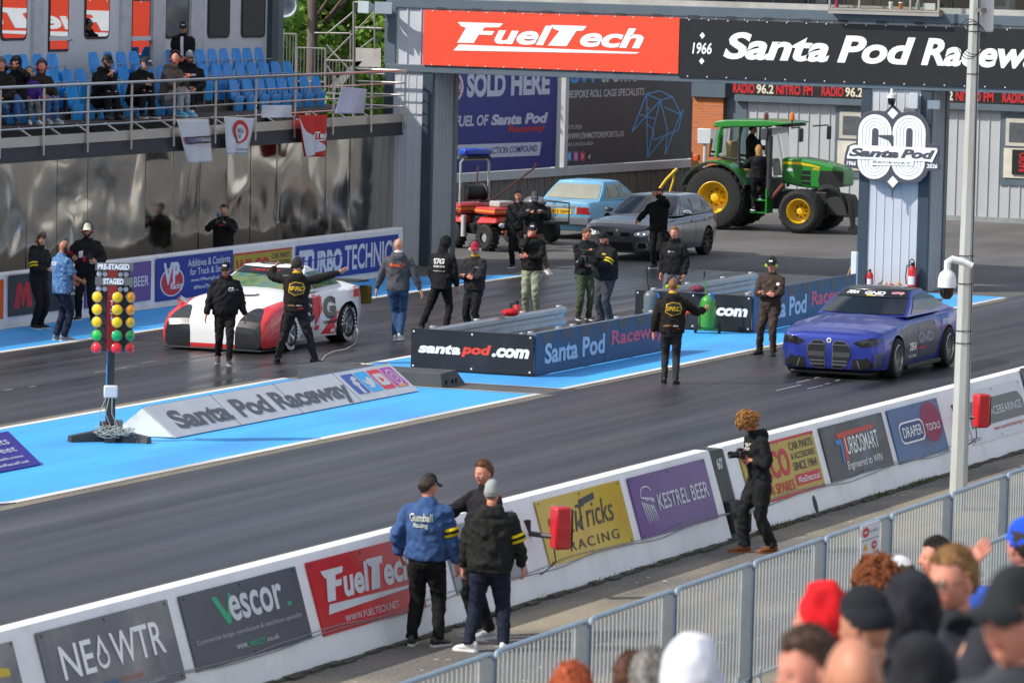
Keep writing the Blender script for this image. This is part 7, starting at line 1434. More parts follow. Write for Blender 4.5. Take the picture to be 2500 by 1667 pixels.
def person(label, at=None, cf=0., h=1.78, fat=1.05, z=0., sit=None, lean=0., tilt=0., lh=None, rh=None, le=None, re=None, lf=None, rf=None, hd=(0, 0), skin='a', hair=('short', '#2c2018'), beard=None, hat=None, glasses=None, ears=None, top='#17171a', short=False, hood=None, legs='#18191c', shoes=('#1a1a1c', '#d8d8d8'), loose=1.06, leglo=1.08, decals=(), hem=.87, curl=(.5, .5), vox=.017, headat=None, group=None, armband=None, collar=None, hpn=None, jac=False, topmat=None, legmat=None, belt=False, heading=None):
    PID[0] += 1; sid = PID[0]; s = h / 1.78; hdg = rad(202.4 + cf) if heading is None else heading; rz = hdg - math.pi / 2
    pel = V((0, 0, (sit + .10) / s if sit is not None else .95)); la, ta = rad(lean), rad(tilt)
    RL = Matrix.Rotation(-la, 3, 'X') @ Matrix.Rotation(ta, 3, 'Y')
    def T(x, y, zz, k=1.): return (pel + RL @ V((x, y, zz - .95))) 
    sit_ = sit is not None
    lf = V(lf) if lf else V((-.12, .40, 0)) if sit_ else V((-.11, .0, 0)); rf = V(rf) if rf else V((.12, .42, 0)) if sit_ else V((.11, .02, 0))
    lh = V(lh) if lh else (V((-.16, .34, pel.z + .12)) if sit_ else V((-.27, .05, .80))); rh = V(rh) if rh else (V((.16, .34, pel.z + .12)) if sit_ else V((.27, .05, .80)))
    SH = [T(-.188 * fat ** .3, -.005, 1.405), T(.188 * fat ** .3, -.005, 1.405)]; HI = [pel + V((-.09, 0, -.06)), pel + V((.09, 0, -.06))]
    EL, WR = [], []
    for sh_, hnd, hint, sg in ((SH[0], lh, le, -1), (SH[1], rh, re, 1)):
        e, w_ = ik(sh_, hnd, .30, .265, V(hint) if hint else V((sg * .5, -.7, -.25))); EL.append(e); WR.append(w_)
    KN, AN = [], []
    for hp, ft in ((HI[0], lf), (HI[1], rf)):
        k, a = ik(hp, V((ft[0], ft[1] - .03, ft[2] + .085)), .43, .42, V((0, 1, .15))); KN.append(k); AN.append(a)
    Hc = T(0, .02, 1.655); yaw, pit = rad(hd[0]), rad(hd[1])
    RH = Matrix.Rotation(-yaw, 3, 'Z') @ Matrix.Rotation(-la * .5, 3, 'X') @ Matrix.Rotation(-pit, 3, 'X'); Hc += Matrix.Rotation(-yaw, 3, 'Z') @ V((0, .055 * math.sin(pit), -.03 * math.sin(max(pit, 0)))); HC = lambda p: Hc + RH @ V(p)
    S = lambda p: V(p) * s
    loc = V((at.x, at.y, z)) if at is not None else V((0, 0, 0))
    if headat:
        d = _ray(headat[0], headat[1]).normalized(); fwd = -(ROT @ V((0, 0, 1))); W = EYE + d * (headat[2] / d.dot(fwd)); loc = W - Matrix.Rotation(rz, 3, 'Z') @ S(Hc)
    t = thing('person', label, 'person', loc, rz, group)
    # ---- body: one mesh with torso, limbs, hands and head
    sk = skinm(skin); hm = M('hair ' + hair[1], hair[1], .7, var=.4, scale=60, stretch=(1, 1, .3), bump=.9, bscale=110) if hair else sk
    b = MB(); b.tube([S(pel + V((0, 0, -.1))), S(T(0, 0, 1.1)), S(T(0, 0, 1.38)), S(T(0, -.005, 1.48))], [.11 * s, .105 * s, .11 * s, .06 * s], 12); b.tube([S(T(0, -.005, 1.42)), S(T(0, .0, 1.53)), S(HC((0, -.02, -.06)))], [.062 * s, .054 * s, .055 * s], 12)
    for i in (0, 1):
        b.tube([S(T((-.08, .08)[i], 0, 1.40)), S(SH[i]), S(EL[i]), S(WR[i])], [.05 * s, .048 * s * fat ** .5, .041 * s, .027 * s], 9); b.tube([S(HI[i] + V((0, 0, .05))), S(KN[i]), S(AN[i])], [.060 * s, .040 * s, .030 * s], 9)
    hb = MB()
    for i in (0, 1):
        f = (WR[i] - EL[i]).normalized(); pn = V(hpn[i]) if hpn and hpn[i] else V((1 if i == 0 else -1, .25, 0)); th = V((0, 1, .2)); hand(hb, S(WR[i]), f, pn, th, curl[i], s)
    o_ = len(hb.v)
    hv = [S(HC(HEADG[j][i][0])) for j in range(HM) for i in range(HN)]; hb.add(hv, [])
    for j in range(HM - 1):
        for i in range(HN):
            _, d, X, Z = HEADG[j][i]; X += .5 * 0; mi = 0
            if d.y > .3:
                ax = abs((HEADG[j][i][2] + HEADG[j][(i + 1) % HN][2]) / 2); zz = (Z + HEADG[j + 1][i][3]) / 2
                if ax < .34 and -.57 < zz < -.42: mi = 1
                elif .17 < ax < .68 and .11 < zz < .19 and hair: mi = 2
                elif .26 < ax < .58 and -.06 < zz < .05: mi = 4 if .34 < ax < .50 else 3
            hb.f.append((o_ + j * HN + i, o_ + j * HN + (i + 1) % HN, o_ + (j + 1) * HN + (i + 1) % HN, o_ + (j + 1) * HN + i)); hb.m.append(mi)
    hb.f.append(tuple(o_ + (HM - 1) * HN + i for i in range(HN))); hb.m.append(0); hb.f.append(tuple(o_ + i for i in range(HN))[::-1]); hb.m.append(0)
    for sg in (-1, 1): hb.ell(S(HC((sg * .074, -.008, -.004))), (.010 * s, .020 * s, .033 * s), 8, 6, R=RH)
    def body_done(o, me):
        bm = bmesh.new(); bm.from_mesh(me); n0 = len(bm.verts); vv = [bm.verts.new(p) for p in hb.v]
        for f, mi in zip(hb.f, hb.m):
            try: ff = bm.faces.new([vv[k] for k in f]); ff.material_index = mi; ff.smooth = True
            except ValueError: pass
        bmesh.ops.recalc_face_normals(bm, faces=bm.faces); bm.to_mesh(me); bm.free()
    garment(b, 'body', [sk, lipm, hm, eyew, eyed], t, .02 * s, 0, sid, body_done, 2)
    def hshell(nm, fn, m, mb=None):
        vs_, fs = head_shell(fn); q = MB(); q.add([S(HC(p)) for p in vs_], fs); return q.build(nm, m, t, smooth=180)
    # ---- hair, beard, hats
    hl = lambda d: (.58 - .50 * sm(-d.y, -.45, .12)) - .55 * sm(-d.y, .1, .8)
    if hair and hair[0] in ('short', 'buzz', 'long'):
        th_ = {'short': .013, 'buzz': .004, 'long': .022}[hair[0]]
        def fh(d, X, Z, p):
            m = Z - hl(d) + .10 * noise.noise(V((p.x * 60 + sid, p.y * 60, p.z * 60))); k = (-.9 if hair[0] == 'long' and d.y < .35 else 0)
            m = max(m, .4 if (k and Z > -1 and d.y < .25) else m); return th_ * sm(m, 0, .22) * (1 + .5 * noise.noise(V((p.x * 70, p.y * 70 + sid, p.z * 50)))) + (.003 if m > 0 else -.5)
        if hat is None or hair[0] == 'long' or True: hshell('hair', fh, hm)
        if vox < .0145 and hair[0] == 'short':
            rnd = random.Random(sid); q = MB(); k = 0
            while k < 420:
                p, d, X, Z = HEADG[rnd.randrange(HM // 3, HM)][rnd.randrange(HN)]
                if Z < hl(d) - .02 or (hat and Z > .2): k += .2; continue
                k += 1; tg = V((0, -1, .25 if d.y > .3 else -.5)); tg = (tg - d * tg.dot(d)).normalized(); tg = (tg + V((rnd.uniform(-.5, .5), rnd.uniform(-.3, .3), rnd.uniform(-.2, .4)))).normalized(); ln = rnd.uniform(.018, .036); c = p + d * .010 + V((rnd.uniform(-.006, .006), rnd.uniform(-.006, .006), rnd.uniform(-.005, .005)))
                q.tube([S(HC(c)), S(HC(c + tg * ln * .5 + d * .005)), S(HC(c + tg * ln + d * .001))], [.004 * s, .0035 * s, .0012 * s], 4)
            q.build('hair_tufts', hm, t, smooth=180)
        if hair[0] == 'long': q = MB(); q.loft([[S(HC((.085 * math.sin(a) * k, -.045 + .075 * math.cos(a) * k * .8 - .02, zz))) for a in [6.283 * i / 14 for i in range(14)]] for zz, k in ((.05, .9), (-.05, 1.05), (-.14, 1.05), (-.22, .95), (-.30, .6))]); q.build('long_hair', hm, t, smooth=180)
    if hair and hair[0] == 'curly':
        rnd = random.Random(sid); q = MB()
        for k in range(520):
            a = rnd.uniform(0, 6.28); ph = math.asin(rnd.uniform(-.45, 1)); d = V((math.cos(ph) * math.sin(a), math.cos(ph) * math.cos(a), math.sin(ph)))
            if d.y > .35 and d.z < .25: continue
            r_ = rnd.uniform(.95, 1.42); c = V((d.x * .085 * r_, d.y * .105 * r_ - .01, d.z * .125 * r_ + .02)); u = d.orthogonal().normalized(); u.rotate(Matrix.Rotation(rnd.uniform(0, 6), 3, d)); w2 = d.cross(u); rr = rnd.uniform(.010, .019); L2 = rnd.uniform(.02, .05)
            q.tube([S(HC(c + (u * math.cos(i * 1.15) + w2 * math.sin(i * 1.15)) * rr + (d * .4 + V((0, -.3, -.5))) * L2 * i / 7)) for i in range(8)], .0052 * s, 4)
        q.build('hair', hm, t, smooth=180)
        q = MB(); vs_, fs = head_shell(lambda d, X, Z, p: .025 if Z > hl(d) - .1 else -.5); q.add([S(HC(p)) for p in vs_], fs); q.build('hair_base', M('hair dark base', (.09, .045, .02), .9), t, smooth=180)
    if beard: hshell('beard', lambda d, X, Z, p: (.012 * sm(min(-.40 - Z + .36 * sm(abs(X), .5, .95), d.y + .05), 0, .25) + (.0015 if min(-.40 - Z + .36 * sm(abs(X), .5, .95), d.y + .05) > 0 and not (abs(X) < .3 and -.56 < Z < -.44) else -.5)), M('beard ' + beard, beard, .85, var=.3, scale=60))
    if hat:
        kind, hc = hat[0], hat[1]; hcm = cloth(hc)
        if kind == 'cap':
            hshell('cap', lambda d, X, Z, p: .012 + .012 * sm(Z, .5, 1.) if Z > .30 - .16 * sm(-d.y, -.2, .7) else -.5, hcm)
            q = MB(); P1 = []; 
            for k in range(13):
                a = (k / 12 - .5) * 2; x = a * .078; y0 = .098 * math.sqrt(max(0, 1 - (a * .80) ** 2)); y1 = y0 + .075 * math.sqrt(max(.02, 1 - (a * .96) ** 2)); z0 = .048 - .020 * a * a; P1.append(((x, y0 - .01, z0 + .006), (x * 1.02, y1, z0 - .020)))
            q.loft([[S(HC((c[0][0], c[0][1], c[0][2]))), S(HC((c[1][0], c[1][1], c[1][2]))), S(HC((c[1][0], c[1][1], c[1][2] - .006))), S(HC((c[0][0], c[0][1], c[0][2] - .008)))] for c in P1]); q.build('cap_peak', hcm if len(hat) < 4 else cloth(hat[3]), t, smooth=50)
            if len(hat) > 2 and hat[2]: q = MB(); q.box(-.035, .035, .0, .004, 0, .03); q.v = [tuple(S(HC((x, .100 + y - .25 * z_ - 4.0 * x * x, .068 + z_)))) for x, y, z_ in q.v]; q.build('cap_badge', paint(hat[2]), t, smooth=0)
        elif kind == 'flat': hshell('cap', lambda d, X, Z, p: .012 + .018 * sm(Z, .3, 1.) if Z > .25 - .5 * sm(-d.y, -.2, .7) else -.5, hcm); q = MB(); q.ell(S(HC((0, .085, .07))), (.07 * s, .05 * s, .012 * s), 14, 6, R=RH); q.build('cap_peak', hcm, t)
        else: hshell('beanie', lambda d, X, Z, p: .013 + .014 * sm(Z, .4, 1.) + .003 * math.sin(Z * 60) if Z > .34 - .45 * sm(-d.y, -.6, .4) else -.5, hcm)
    if ears:
        q = MB(); em_ = M('defender ' + ears, ears, .35, coat=.3)
        for sg in (-1, 1): q = MB(); q.lathe([(.001, -.012), (.033 * s, -.012), (.038 * s, .0), (.034 * s, .028), (.02 * s, .036), (.001, .037)], S(HC((sg * .082, -.005, -.012))), RH @ V((sg, 0, .0)), 16); q.build('ear_defender', em_, t)
        q = MB(); q.tube([S(HC((.108 * math.cos(a), -.012, .168 * math.sin(a) - .0))) for a in [math.pi * k / 12 for k in range(13)]], .010 * s, 6); q.build('defender_band', M('defender band', '#1c1c1e', .5), t)
    if glasses:
        q = MB(); gmm = M('sunglass lens', '#08080a', .08, coat=.5) if glasses == 'dark' else M('spectacle lens', '#6a5a50', .1, alpha=.5)
        for sg in (-1, 1): q.ell(S(HC((sg * .033, .0935, .006))), (.029 * s, .010 * s, .019 * s), 12, 8, R=RH @ Matrix.Rotation(-sg * .22, 3, 'Z'))
        q.tube([S(HC((-.01, .101, .012))), S(HC((.01, .101, .012)))], .004 * s, 5)
        for sg in (-1, 1): q.tube([S(HC((sg * .060, .082, .01))), S(HC((sg * .078, .0, .008)))], .0035 * s, 5)
        q.build('sunglasses' if glasses == 'dark' else 'spectacles', gmm, t)
    # ---- top
    F = fat; b = MB(); Rg = []
    for zz, rx, ry, yo in ((hem, .184, .128, .0), (.95, .184, .130, .005), (1.06, .180 * (F ** .6), .126, .01), (1.18, .188, .134, .01), (1.30, .204, .140, .0), (1.38, .198, .130, -.008), (1.435, .158, .106, -.016), (1.48, .098, .084, -.018), (1.525, .072, .072, -.006)):
        kx = F if zz < 1.35 else F ** .5; ky = (F ** 1.9 if .9 < zz < 1.25 else F) if zz < 1.4 else 1
        Rg.append([S(T(rx * kx * loose * math.cos(a), yo + (.035 * (F - 1) if zz < 1.3 else 0) + ry * ky * loose * math.sin(a), zz)) for a in [6.283 * k / 24 for k in range(24)]])
    b.loft(Rg)
    for i in (0, 1):
        sh_, e, w_ = SH[i], EL[i], WR[i]; k = loose * F ** .4; a = T((-.07, .07)[i], -.01, 1.425)
        if short: m_ = sh_.lerp(e, .8); b.tube([S(a), S(sh_), S(sh_.lerp(e, .4)), S(m_)], [.07 * s, .070 * k * s, .072 * k * s, .076 * k * s], 12)
        else:
            we = w_ + (e - w_).normalized() * .015
            b.tube([S(a), S(sh_), S(sh_.lerp(e, .5)), S(e.lerp(sh_, .08)), S(e.lerp(w_, .1)), S(e.lerp(w_, .55)), S(e.lerp(w_, .9)), S(we)], [.070 * s, .070 * k ** .7 * s, .069 * k * s, .064 * k * s, .063 * k * s, .057 * k * s, .051 * s, .042 * s], 12)
    if hood == 'down':
        b.tube([S(T(.085 * math.sin(a), -.03 + .095 * math.cos(a), 1.515 + .012 * math.cos(a))) for a in [6.283 * k / 16 for k in range(17)]], .034 * s, 8); b.ell(S(T(0, -.115, 1.455)), (.125 * s, .05 * s, .085 * s), 14, 8)
    elif hood == 'up': b.ell(S(HC((0, -.030, .012))), (.108 * s, .112 * s, .150 * s), 18, 12, R=RH); b.tube([S(T(0, -.02, 1.44)), S(HC((0, -.03, -.08)))], [.10 * s, .09 * s], 14)
    else: b.tube([S(T(0, -.012, 1.47)), S(T(0, .0, 1.545))], [.078 * s, .066 * s], 14)
    def top_done(o, me):
        dc_ = Decals(o, me)
        for k_, d in enumerate(decals):
            side, kind = d[0], d[1]
            if kind == 'text': _, _, s_, cx, cz, w_, hh, col = d[:8]; sg = 1 if side == 'right' else -1; dc_.text(side, s_, S((cx, 0, 0)).x - sg * w_ * s / 2, (cz + pel.z - .95) * s - hh * s / 2, cx * s + sg * w_ * s / 2, (cz + pel.z - .95) * s + hh * s / 2, ink(col), *(d[8:10] if len(d) > 8 else (.03, .15)), off=.010 + .003 * k_)
            else: _, _, pts, col = d; dc_.poly(side, [(x * s, (z_ + pel.z - .95) * s) for x, z_ in pts], ink(col), 'emblem', .009 + .003 * k_, cut=.05)
    tm = topmat or cloth(top); garment(b, 'jacket' if jac else 'shirt' if short else 'hoodie', tm, t, vox * s, .014 if not jac else .016, sid, top_done)
    if collar: q = MB(); q.tube([S(T(.060 * math.sin(a), .0 + .066 * math.cos(a), 1.535 - .012 * math.cos(a))) for a in [6.283 * k / 14 for k in range(15)]], .022 * s, 8); q.build('collar', cloth(collar), t, smooth=180)
    if armband:
        i = 0 if armband[0] == 'l' else 1; c = SH[i].lerp(EL[i], .72); d = (EL[i] - SH[i]).normalized(); q = MB(); r_ = .078 * loose * F ** .4 * s
        q.lathe([(r_ * .9, -.045 * s), (r_, -.04 * s), (r_, .04 * s), (r_ * .9, .045 * s)], S(c), d, 18); ab = q.build('armband', cloth(armband[1]), t, smooth=180); q = MB(); q.lathe([(r_ + .003, -.015 * s), (r_ + .004, .015 * s)], S(c), d, 18); q.build('armband_print', cloth('#202022'), ab, smooth=180)
    # ---- trousers and shoes
    b = MB(); b.loft([[S(pel + V((rx * F ** .8 * math.cos(a), ry * F * math.sin(a) + (.02 if sit_ else 0), zz))) for a in [6.283 * k / 20 for k in range(20)]] for zz, rx, ry in ((-.15, .13, .10), (-.08, .172, .125), (.0, .168, .122), (.06, .155, .112), (.09, .15, .108))])
    for i in (0, 1):
        hp, k, a = HI[i], KN[i], AN[i]; ft = (lf, rf)[i]; lg = leglo * F ** .5; cu = a.lerp(k, .03); cu.z -= .015
        b.tube([S(hp + V((0, -.005, .03))), S(hp.lerp(k, .12)), S(hp.lerp(k, .55)), S(k.lerp(hp, .08)), S(k.lerp(a, .1)), S(k.lerp(a, .5)), S(k.lerp(a, .85)), S(cu)], [.085 * lg * s, .094 * lg * s, .08 * lg * s, .066 * lg * s, .064 * lg * s, .060 * lg * s, .054 * leglo * s, .056 * leglo * s], 14)
    garment(b, 'trousers', legmat or cloth(legs), t, vox * s, .012, sid + 50)
    if belt: q = MB(); q.tube([S(pel + V((.172 * F ** .8 * math.cos(a), .128 * F * math.sin(a), .03))) for a in [6.283 * k / 20 for k in range(21)]], .02 * s, 6); q.build('belt', M('belt', '#2a2624', .5), t, smooth=180)
    for i in (0, 1):
        ft = (lf, rf)[i]; yw = rad(ft[3]) if len(ft) > 3 else rad(-8 if i == 0 else 8); pt = rad(ft[4]) if len(ft) > 4 else 0
        Rf = Matrix.Rotation(-yw, 3, 'Z') @ Matrix.Rotation(pt, 3, 'X'); base = V(ft[:3]) + V((0, 0, .0)); b = MB(); an = V((0, -.03, .085))
        def ring(y, wd, z0, z1): return [S(base + Rf @ V((wd * math.cos(a), y, (z0 + z1) / 2 + (z1 - z0) / 2 * math.sin(a)))) for a in [6.283 * k / 12 for k in range(12)]]
        b.loft([ring(-.095, .024, .03, .10), ring(-.075, .036, .015, .125), ring(-.02, .040, .015, .125), ring(.03, .041, .015, .10), ring(.09, .047, .015, .075), ring(.14, .044, .015, .062), ring(.175, .028, .018, .045)]); 
        def ringb(y, wd): return [S(base + Rf @ V((x, y, zz))) for x, zz in ((-wd, .0), (wd, .0), (wd, .028), (-wd, .028))]
        sh2 = b.build('shoe', M('shoe ' + shoes[0], shoes[0], .5, var=.1), t, smooth=180); b = MB(); b.loft([ringb(-.10, .02), ringb(-.085, .038), ringb(-.02, .041), ringb(.04, .043), ringb(.10, .050), ringb(.15, .046), ringb(.185, .022)]); b.build('sole', M('sole ' + shoes[1], shoes[1], .6), sh2, smooth=30)
    return t, {'hands': [S(w_) for w_ in WR], 'S': S, 'T': T, 'HC': HC, 'rz': rz, 'loc': loc, 's': s, 'tip': [S(WR[i] + (WR[i] - EL[i]).normalized() * .09) for i in (0, 1)]}
def W(info, p): return info['loc'] + Matrix.Rotation(info['rz'], 3, 'Z') @ V(p)
def held(name, label, cat, info, p, build, rz=0.):
    o = thing(name, label, cat, W(info, p), info['rz'] + rz); build(o); return o
def phone(o): b = MB(); b.box(-.038, .038, -.005, .005, -.0, .15); b.build('case', blackgl, o, bevel=.006); b = MB(); b.box(-.033, .033, -.0065, -.0055, .01, .14); b.build('screen', M('phone screen', '#20242a', .1), o, smooth=0)
def camera_small(o):
    b = MB(); b.box(-.07, .07, -.035, .035, 0, .095); b.box(-.03, .03, -.03, .04, .095, .125); b.build('camera_body', blackmt, o, bevel=.012); b = MB(); b.lathe([(.001, 0), (.038, 0), (.040, .06), (.045, .11), (.043, .12), (.03, .11), (.001, .10)], (0, .03, .045), (0, 1, 0), 18); b.build('camera_lens', blackgl, o)
CREW = dict(legs='#1c1d20')
c1 = '#16161a'
# group at the far wall
t, i = person('man in black hoodie with yellow armband, leftmost on the blue far strip', G(92, 803), 55, 1.76, hd=(8, 28), lh=(-.10, .30, 1.12), rh=(.10, .32, 1.12), ears='#4a1c1c', hair=('short', '#3a2a1e'), beard='#4a3626', top='#1e1e21', armband=('r', '#e0c020'), shoes=('#18181a', '#d0d0d0'), hood='down')
held('phone', 'black phone in the hands of the man with the yellow armband at the far wall', 'phone', i, i['tip'][1] + V((-.08, .03, -.02)), phone)
blu = M('patterned blue shirt', '#3d6a9c', .8, var=.1, scale=5, dirt='#9db8d0', dscale=26, damt=.8)
person('bald man in patterned blue short sleeved shirt and navy trousers seen from behind', G(148, 832), 128, 1.80, 1.08, hd=(12, 22), lh=(-.16, .30, 1.02), rh=(.14, .34, 1.05), skin='t', hair=None, beard='#3a3028', ears='#1c1c1e', top='#3d6a9c', topmat=blu, short=True, legs='#1d2337', shoes=('#7c7c80', '#c8c8c8'), leglo=1.1, decals=[('right', 'text', 'BROS', -.02, 1.36, .16, .07, '#d8dce4')], hem=.84)
t, i = person('man with white cap, red ear defenders and lanyard holding a phone at the far wall', G(210, 784), -4, 1.82, 1.12, hat=('cap', '#d0c8b8'), ears='#a01c20', glasses='dark', beard='#241c16', hair=('short', '#241c16'), top='#1a1a1d', lh=(-.20, .28, 1.12), rh=(.22, .24, 1.16), rf=(.16, -.06, 0, 20), lf=(-.12, .06, 0, -10), armband=('r', '#b01c24'), decals=[('left', 'poly', [(.05, 1.18), (.13, 1.16), (.13, 1.28), (.05, 1.30)], '#d8d8d8'), ('left', 'poly', [(-.01, 1.10), (.05, 1.10), (.05, 1.20), (-.01, 1.20)], '#b02430')])
held('phone', 'dark phone held by the man with the white cap', 'phone', i, i['tip'][0] + V((.06, .03, 0)), phone)
q = PY(545, 640, 43.15)
t, i = person('young man in black jacket filming with a fluffy microphone behind the far wall', q, -6, 1.80, top='#18181b', hair=('short', '#4a3424'), lh=(-.06, .30, 1.42), rh=(.10, .30, 1.42), le=(-.8, -.2, -.6), re=(.8, -.2, -.6), legs='#8c9096', hd=(0, 10), belt=True, decals=[('left', 'text', 'LEVELS', .0, 1.36, .18, .04, '#c03040')])
def vidcam(o):
    camera_small(o); b = MB(); b.ell((0, .10, .16), (.055, .10, .055), 16, 10); b.v = [tuple(V(p) * 1.0 + V((noise.noise(V(p) * 60) * .012, noise.noise(V(p) * 55) * .012, noise.noise(V(p) * 50) * .012))) for p in b.v]; b.build('fluffy_microphone', M('grey fur', '#6a6c70', .95, var=.4, scale=60), o)
held('video_camera', 'black camera with grey fluffy microphone held by the man behind the far wall', 'camera', i, (.02, .40, 1.45), vidcam)
# around the white race car
person('stout man in black hoodie and cap walking in front of the white race car', G(547, 890), 6, 1.74, 1.16, hat=('cap', '#1c1d20', '#c8c8c8'), glasses='dark', skin='b', hair=('short', '#1c1410'), top=c1, hood='down', collar='#801c20', hd=(18, 4), lh=(-.36, .03, .80), rh=(.34, .10, .82), lf=(-.08, .20, .0, -4), rf=(.10, -.16, .05, 6, -18), shoes=('#3a3a3c', '#b8b8b8'), decals=[('left', 'text', 'GR', -.09, 1.32, .10, .07, '#d8d8d8'), ('left', 'text', 'racing', -.18, 1.315, .08, .02, '#a0a0a0')], curl=(.7, .6), leglo=.98)
SPRC = [('right', 'poly', [(-.12, 1.22), (-.10, 1.36), (.0, 1.40), (.13, 1.38), (.17, 1.30), (.14, 1.20), (.0, 1.16)], '#c8a020'), ('right', 'poly', [(-.105, 1.23), (-.085, 1.35), (.0, 1.385), (.12, 1.37), (.155, 1.30), (.13, 1.21), (.0, 1.175)], '#241f1c'), ('right', 'text', 'SPRC', .02, 1.285, .26, .075, '#d8b020', .03, .25), ('right', 'text', 'RACING', -.06, 1.00, .10, .022, '#c87820'), ('right', 'text', 'official', .07, 1.0, .09, .02, '#c8c8c8'), ('right', 'text', 'Snap', .10, .95, .09, .03, '#c02020')]
person('crewman in black club hoodie with both arms stretched out before the white race car', G(720, 888), 174, 1.80, 1.08, lh=(-.42, .30, 1.60), rh=(.74, .16, 1.58), le=(-1, -.3, -.2), re=(.3, -.3, -1), lf=(-.30, .02, 0, -20), rf=(.34, .02, 0, 40), ears='#1a1a1c', hair=('short', '#1a1512'), hd=(20, 14), top='#1d1a19', hood='down', collar='#c8a818', decals=SPRC, belt=True, legs='#202124', shoes=('#131315', '#131315'))
person('bald man in grey hoodie, blue jeans and white shoes walking away along the far lane', G(968, 832), 172, 1.86, 1.04, hair=None, top='#4c4e54', hood='down', collar='#d8d8d8', legs='#2f4a70', shoes=('#d0d0d2', '#e8e8e8'), lh=(-.40, .10, .82), rh=(.42, .02, .84), lf=(-.02, .05, .0, 0), rf=(.06, -.02, .02, 5), decals=[('right', 'text', 'MaxxECU', .0, 1.33, .26, .055, '#e06a30', .03, .2), ('right', 'poly', [(-.13, 1.29), (.13, 1.29), (.13, 1.297), (-.13, 1.297)], '#c02020')], curl=(.8, .8), hd=(10, 0))
person('person in black hooded team jacket with hood up, stepping behind the left barrier', G(1075, 812), 150, 1.78, 1.06, hood='up', top='#1a1a1d', hair=None, hd=(25, 22), lean=6, lh=(-.22, .12, .86), rh=(.24, .16, .86), lf=(-.34, -.10, 0, -30), rf=(.10, .06, 0, 20), decals=[('right', 'text', 'S7G', .0, 1.33, .24, .11, '#d8d8da', .05, .1), ('right', 'text', 'RACING TEAM', .0, 1.235, .24, .04, '#d8d8da'), ('right', 'text', 'Reversible & strong', .0, 1.15, .24, .025, '#c8c8c8')], hem=.80)
person('crewman with red cap and white ear defenders, arms folded behind the left barrier', G(1156, 822), -38, 1.74, 1.12, hat=('cap', '#a02438'), ears='#c8c8c8', hd=(-38, 6), skin='r', hair=('short', '#6a6058'), beard='#8a8078', top='#232224', collar='#c8981c', jac=True, lh=(.02, .20, 1.17), rh=(-.02, .24, 1.14), le=(-1, -.1, -.5), re=(1, -.1, -.5), loose=1.06, decals=[('left', 'text', 'FIA', -.15, 1.32, .05, .03, '#c8c8c8')], belt=True)
gl = M('yellow glove', '#c8a018', .8)
# spectators beyond the barriers
person('man in black hoodie and pale green trousers holding one hand to his mouth', G(1296, 770), -14, 1.80, 1.04, hat=('cap', '#18191c', '#d0c8d0'), glasses='dark', skin='r', hair=('short', '#2a1c14'), top='#1c1a19', hood=None, collar='#a01c24', rh=(.02, .20, 1.54), re=(.5, .3, -1), lh=(.04, .22, 1.15), le=(-1, -.1, -.5), legs='#8b927c', shoes=('#a8702c', '#c89850'), leglo=1.12, hpn=((0, -1, 0), (0, -1, .2)), curl=(.4, .3), hd=(-8, 4))
t, i = person('man in black jacket and grey cap looking at his phone beside the quad bike', G(1300, 672), 4, 1.84, 1.10, hat=('cap', '#4a4e54', '#b0b4b8'), hd=(0, 32), skin='r', hair=('short', '#2a2018'), beard='#3a2c24', top='#1b1a1c', jac=True, lh=(-.08, .28, 1.34), rh=(.08, .28, 1.34), le=(-.9, 0, -.5), re=(.9, 0, -.5), legs='#6a5f50', shoes=('#c8c8c8', '#e0e0e0'), lf=(-.34, -.30, .03, -30, -20), rf=(.12, .04, 0, 10), decals=[('left', 'text', 'CREW', -.13, 1.38, .10, .025, '#d0d0d0'), ('left', 'text', 'RACE', .14, 1.38, .08, .03, '#d0d0d0')])
held('phone', 'black phone in both hands of the man with the grey cap', 'phone', i, (.0, .38, 1.36), phone)
person('person in dark clothes half hidden behind the man with the grey cap', G(1262, 655), -20, 1.72, top='#161619', hair=('short', '#18120e'), armband=('l', '#c8a818'), hd=(-20, 0), lf=(-.2, .1, 0, -20))
t, i = person('young man in black top and olive trousers beside the bearded cameraman', G(1424, 782), 20, 1.80, 1.02, hair=('short', '#5a3c28'), skin='r', top='#1b1c1e', legs='#48503a', hd=(-30, 24), rh=(-.02, .30, 1.16), lh=(-.22, .22, 1.22), leglo=1.1)
t, i = person('heavy bearded cameraman in black beanie filming behind the left barrier', G(1478, 792), -48, 1.78, 1.26, hat=('beanie', '#1c1d20'), hair=('short', '#2a1a12'), beard='#5a3420', top='#18181a', hd=(-6, 26), lh=(-.06, .42, 1.16), rh=(.12, .38, 1.40), le=(-.6, -.1, -1), re=(.9, .0, -.5), legs='#3b3d42', armband=('l', '#d8c018'), leglo=1.15, skin='r', decals=[('left', 'text', 'Fast', -.10, 1.36, .09, .03, '#d8c020')], lean=4)
def rig(o):
    b = MB(); b.box(-.09, .09, -.14, .14, -.02, .14); b.box(-.03, .03, -.16, .12, .14, .22); b.build('camera_body', blackmt, o, bevel=.015); b = MB(); b.lathe([(.001, 0), (.05, 0), (.055, .10), (.06, .16), (.05, .16), (.001, .12)], (0, .13, .05), (0, 1, 0), 18); b.build('camera_lens', blackgl, o); b = MB(); b.tube([(-.1, -.1, .2), (-.1, .1, .24), (.1, .1, .24), (.1, -.1, .2)], .012, 6); b.tube([(-.12, 0, 0), (-.16, .02, -.14)], .018, 6); b.box(-.14, -.1, -.10, .08, .02, .12); b.build('rig_handles', blackmt, o)
held('video_camera', 'large black video camera rig held by the bearded cameraman', 'camera', i, (-.02, .52, 1.20), rig)
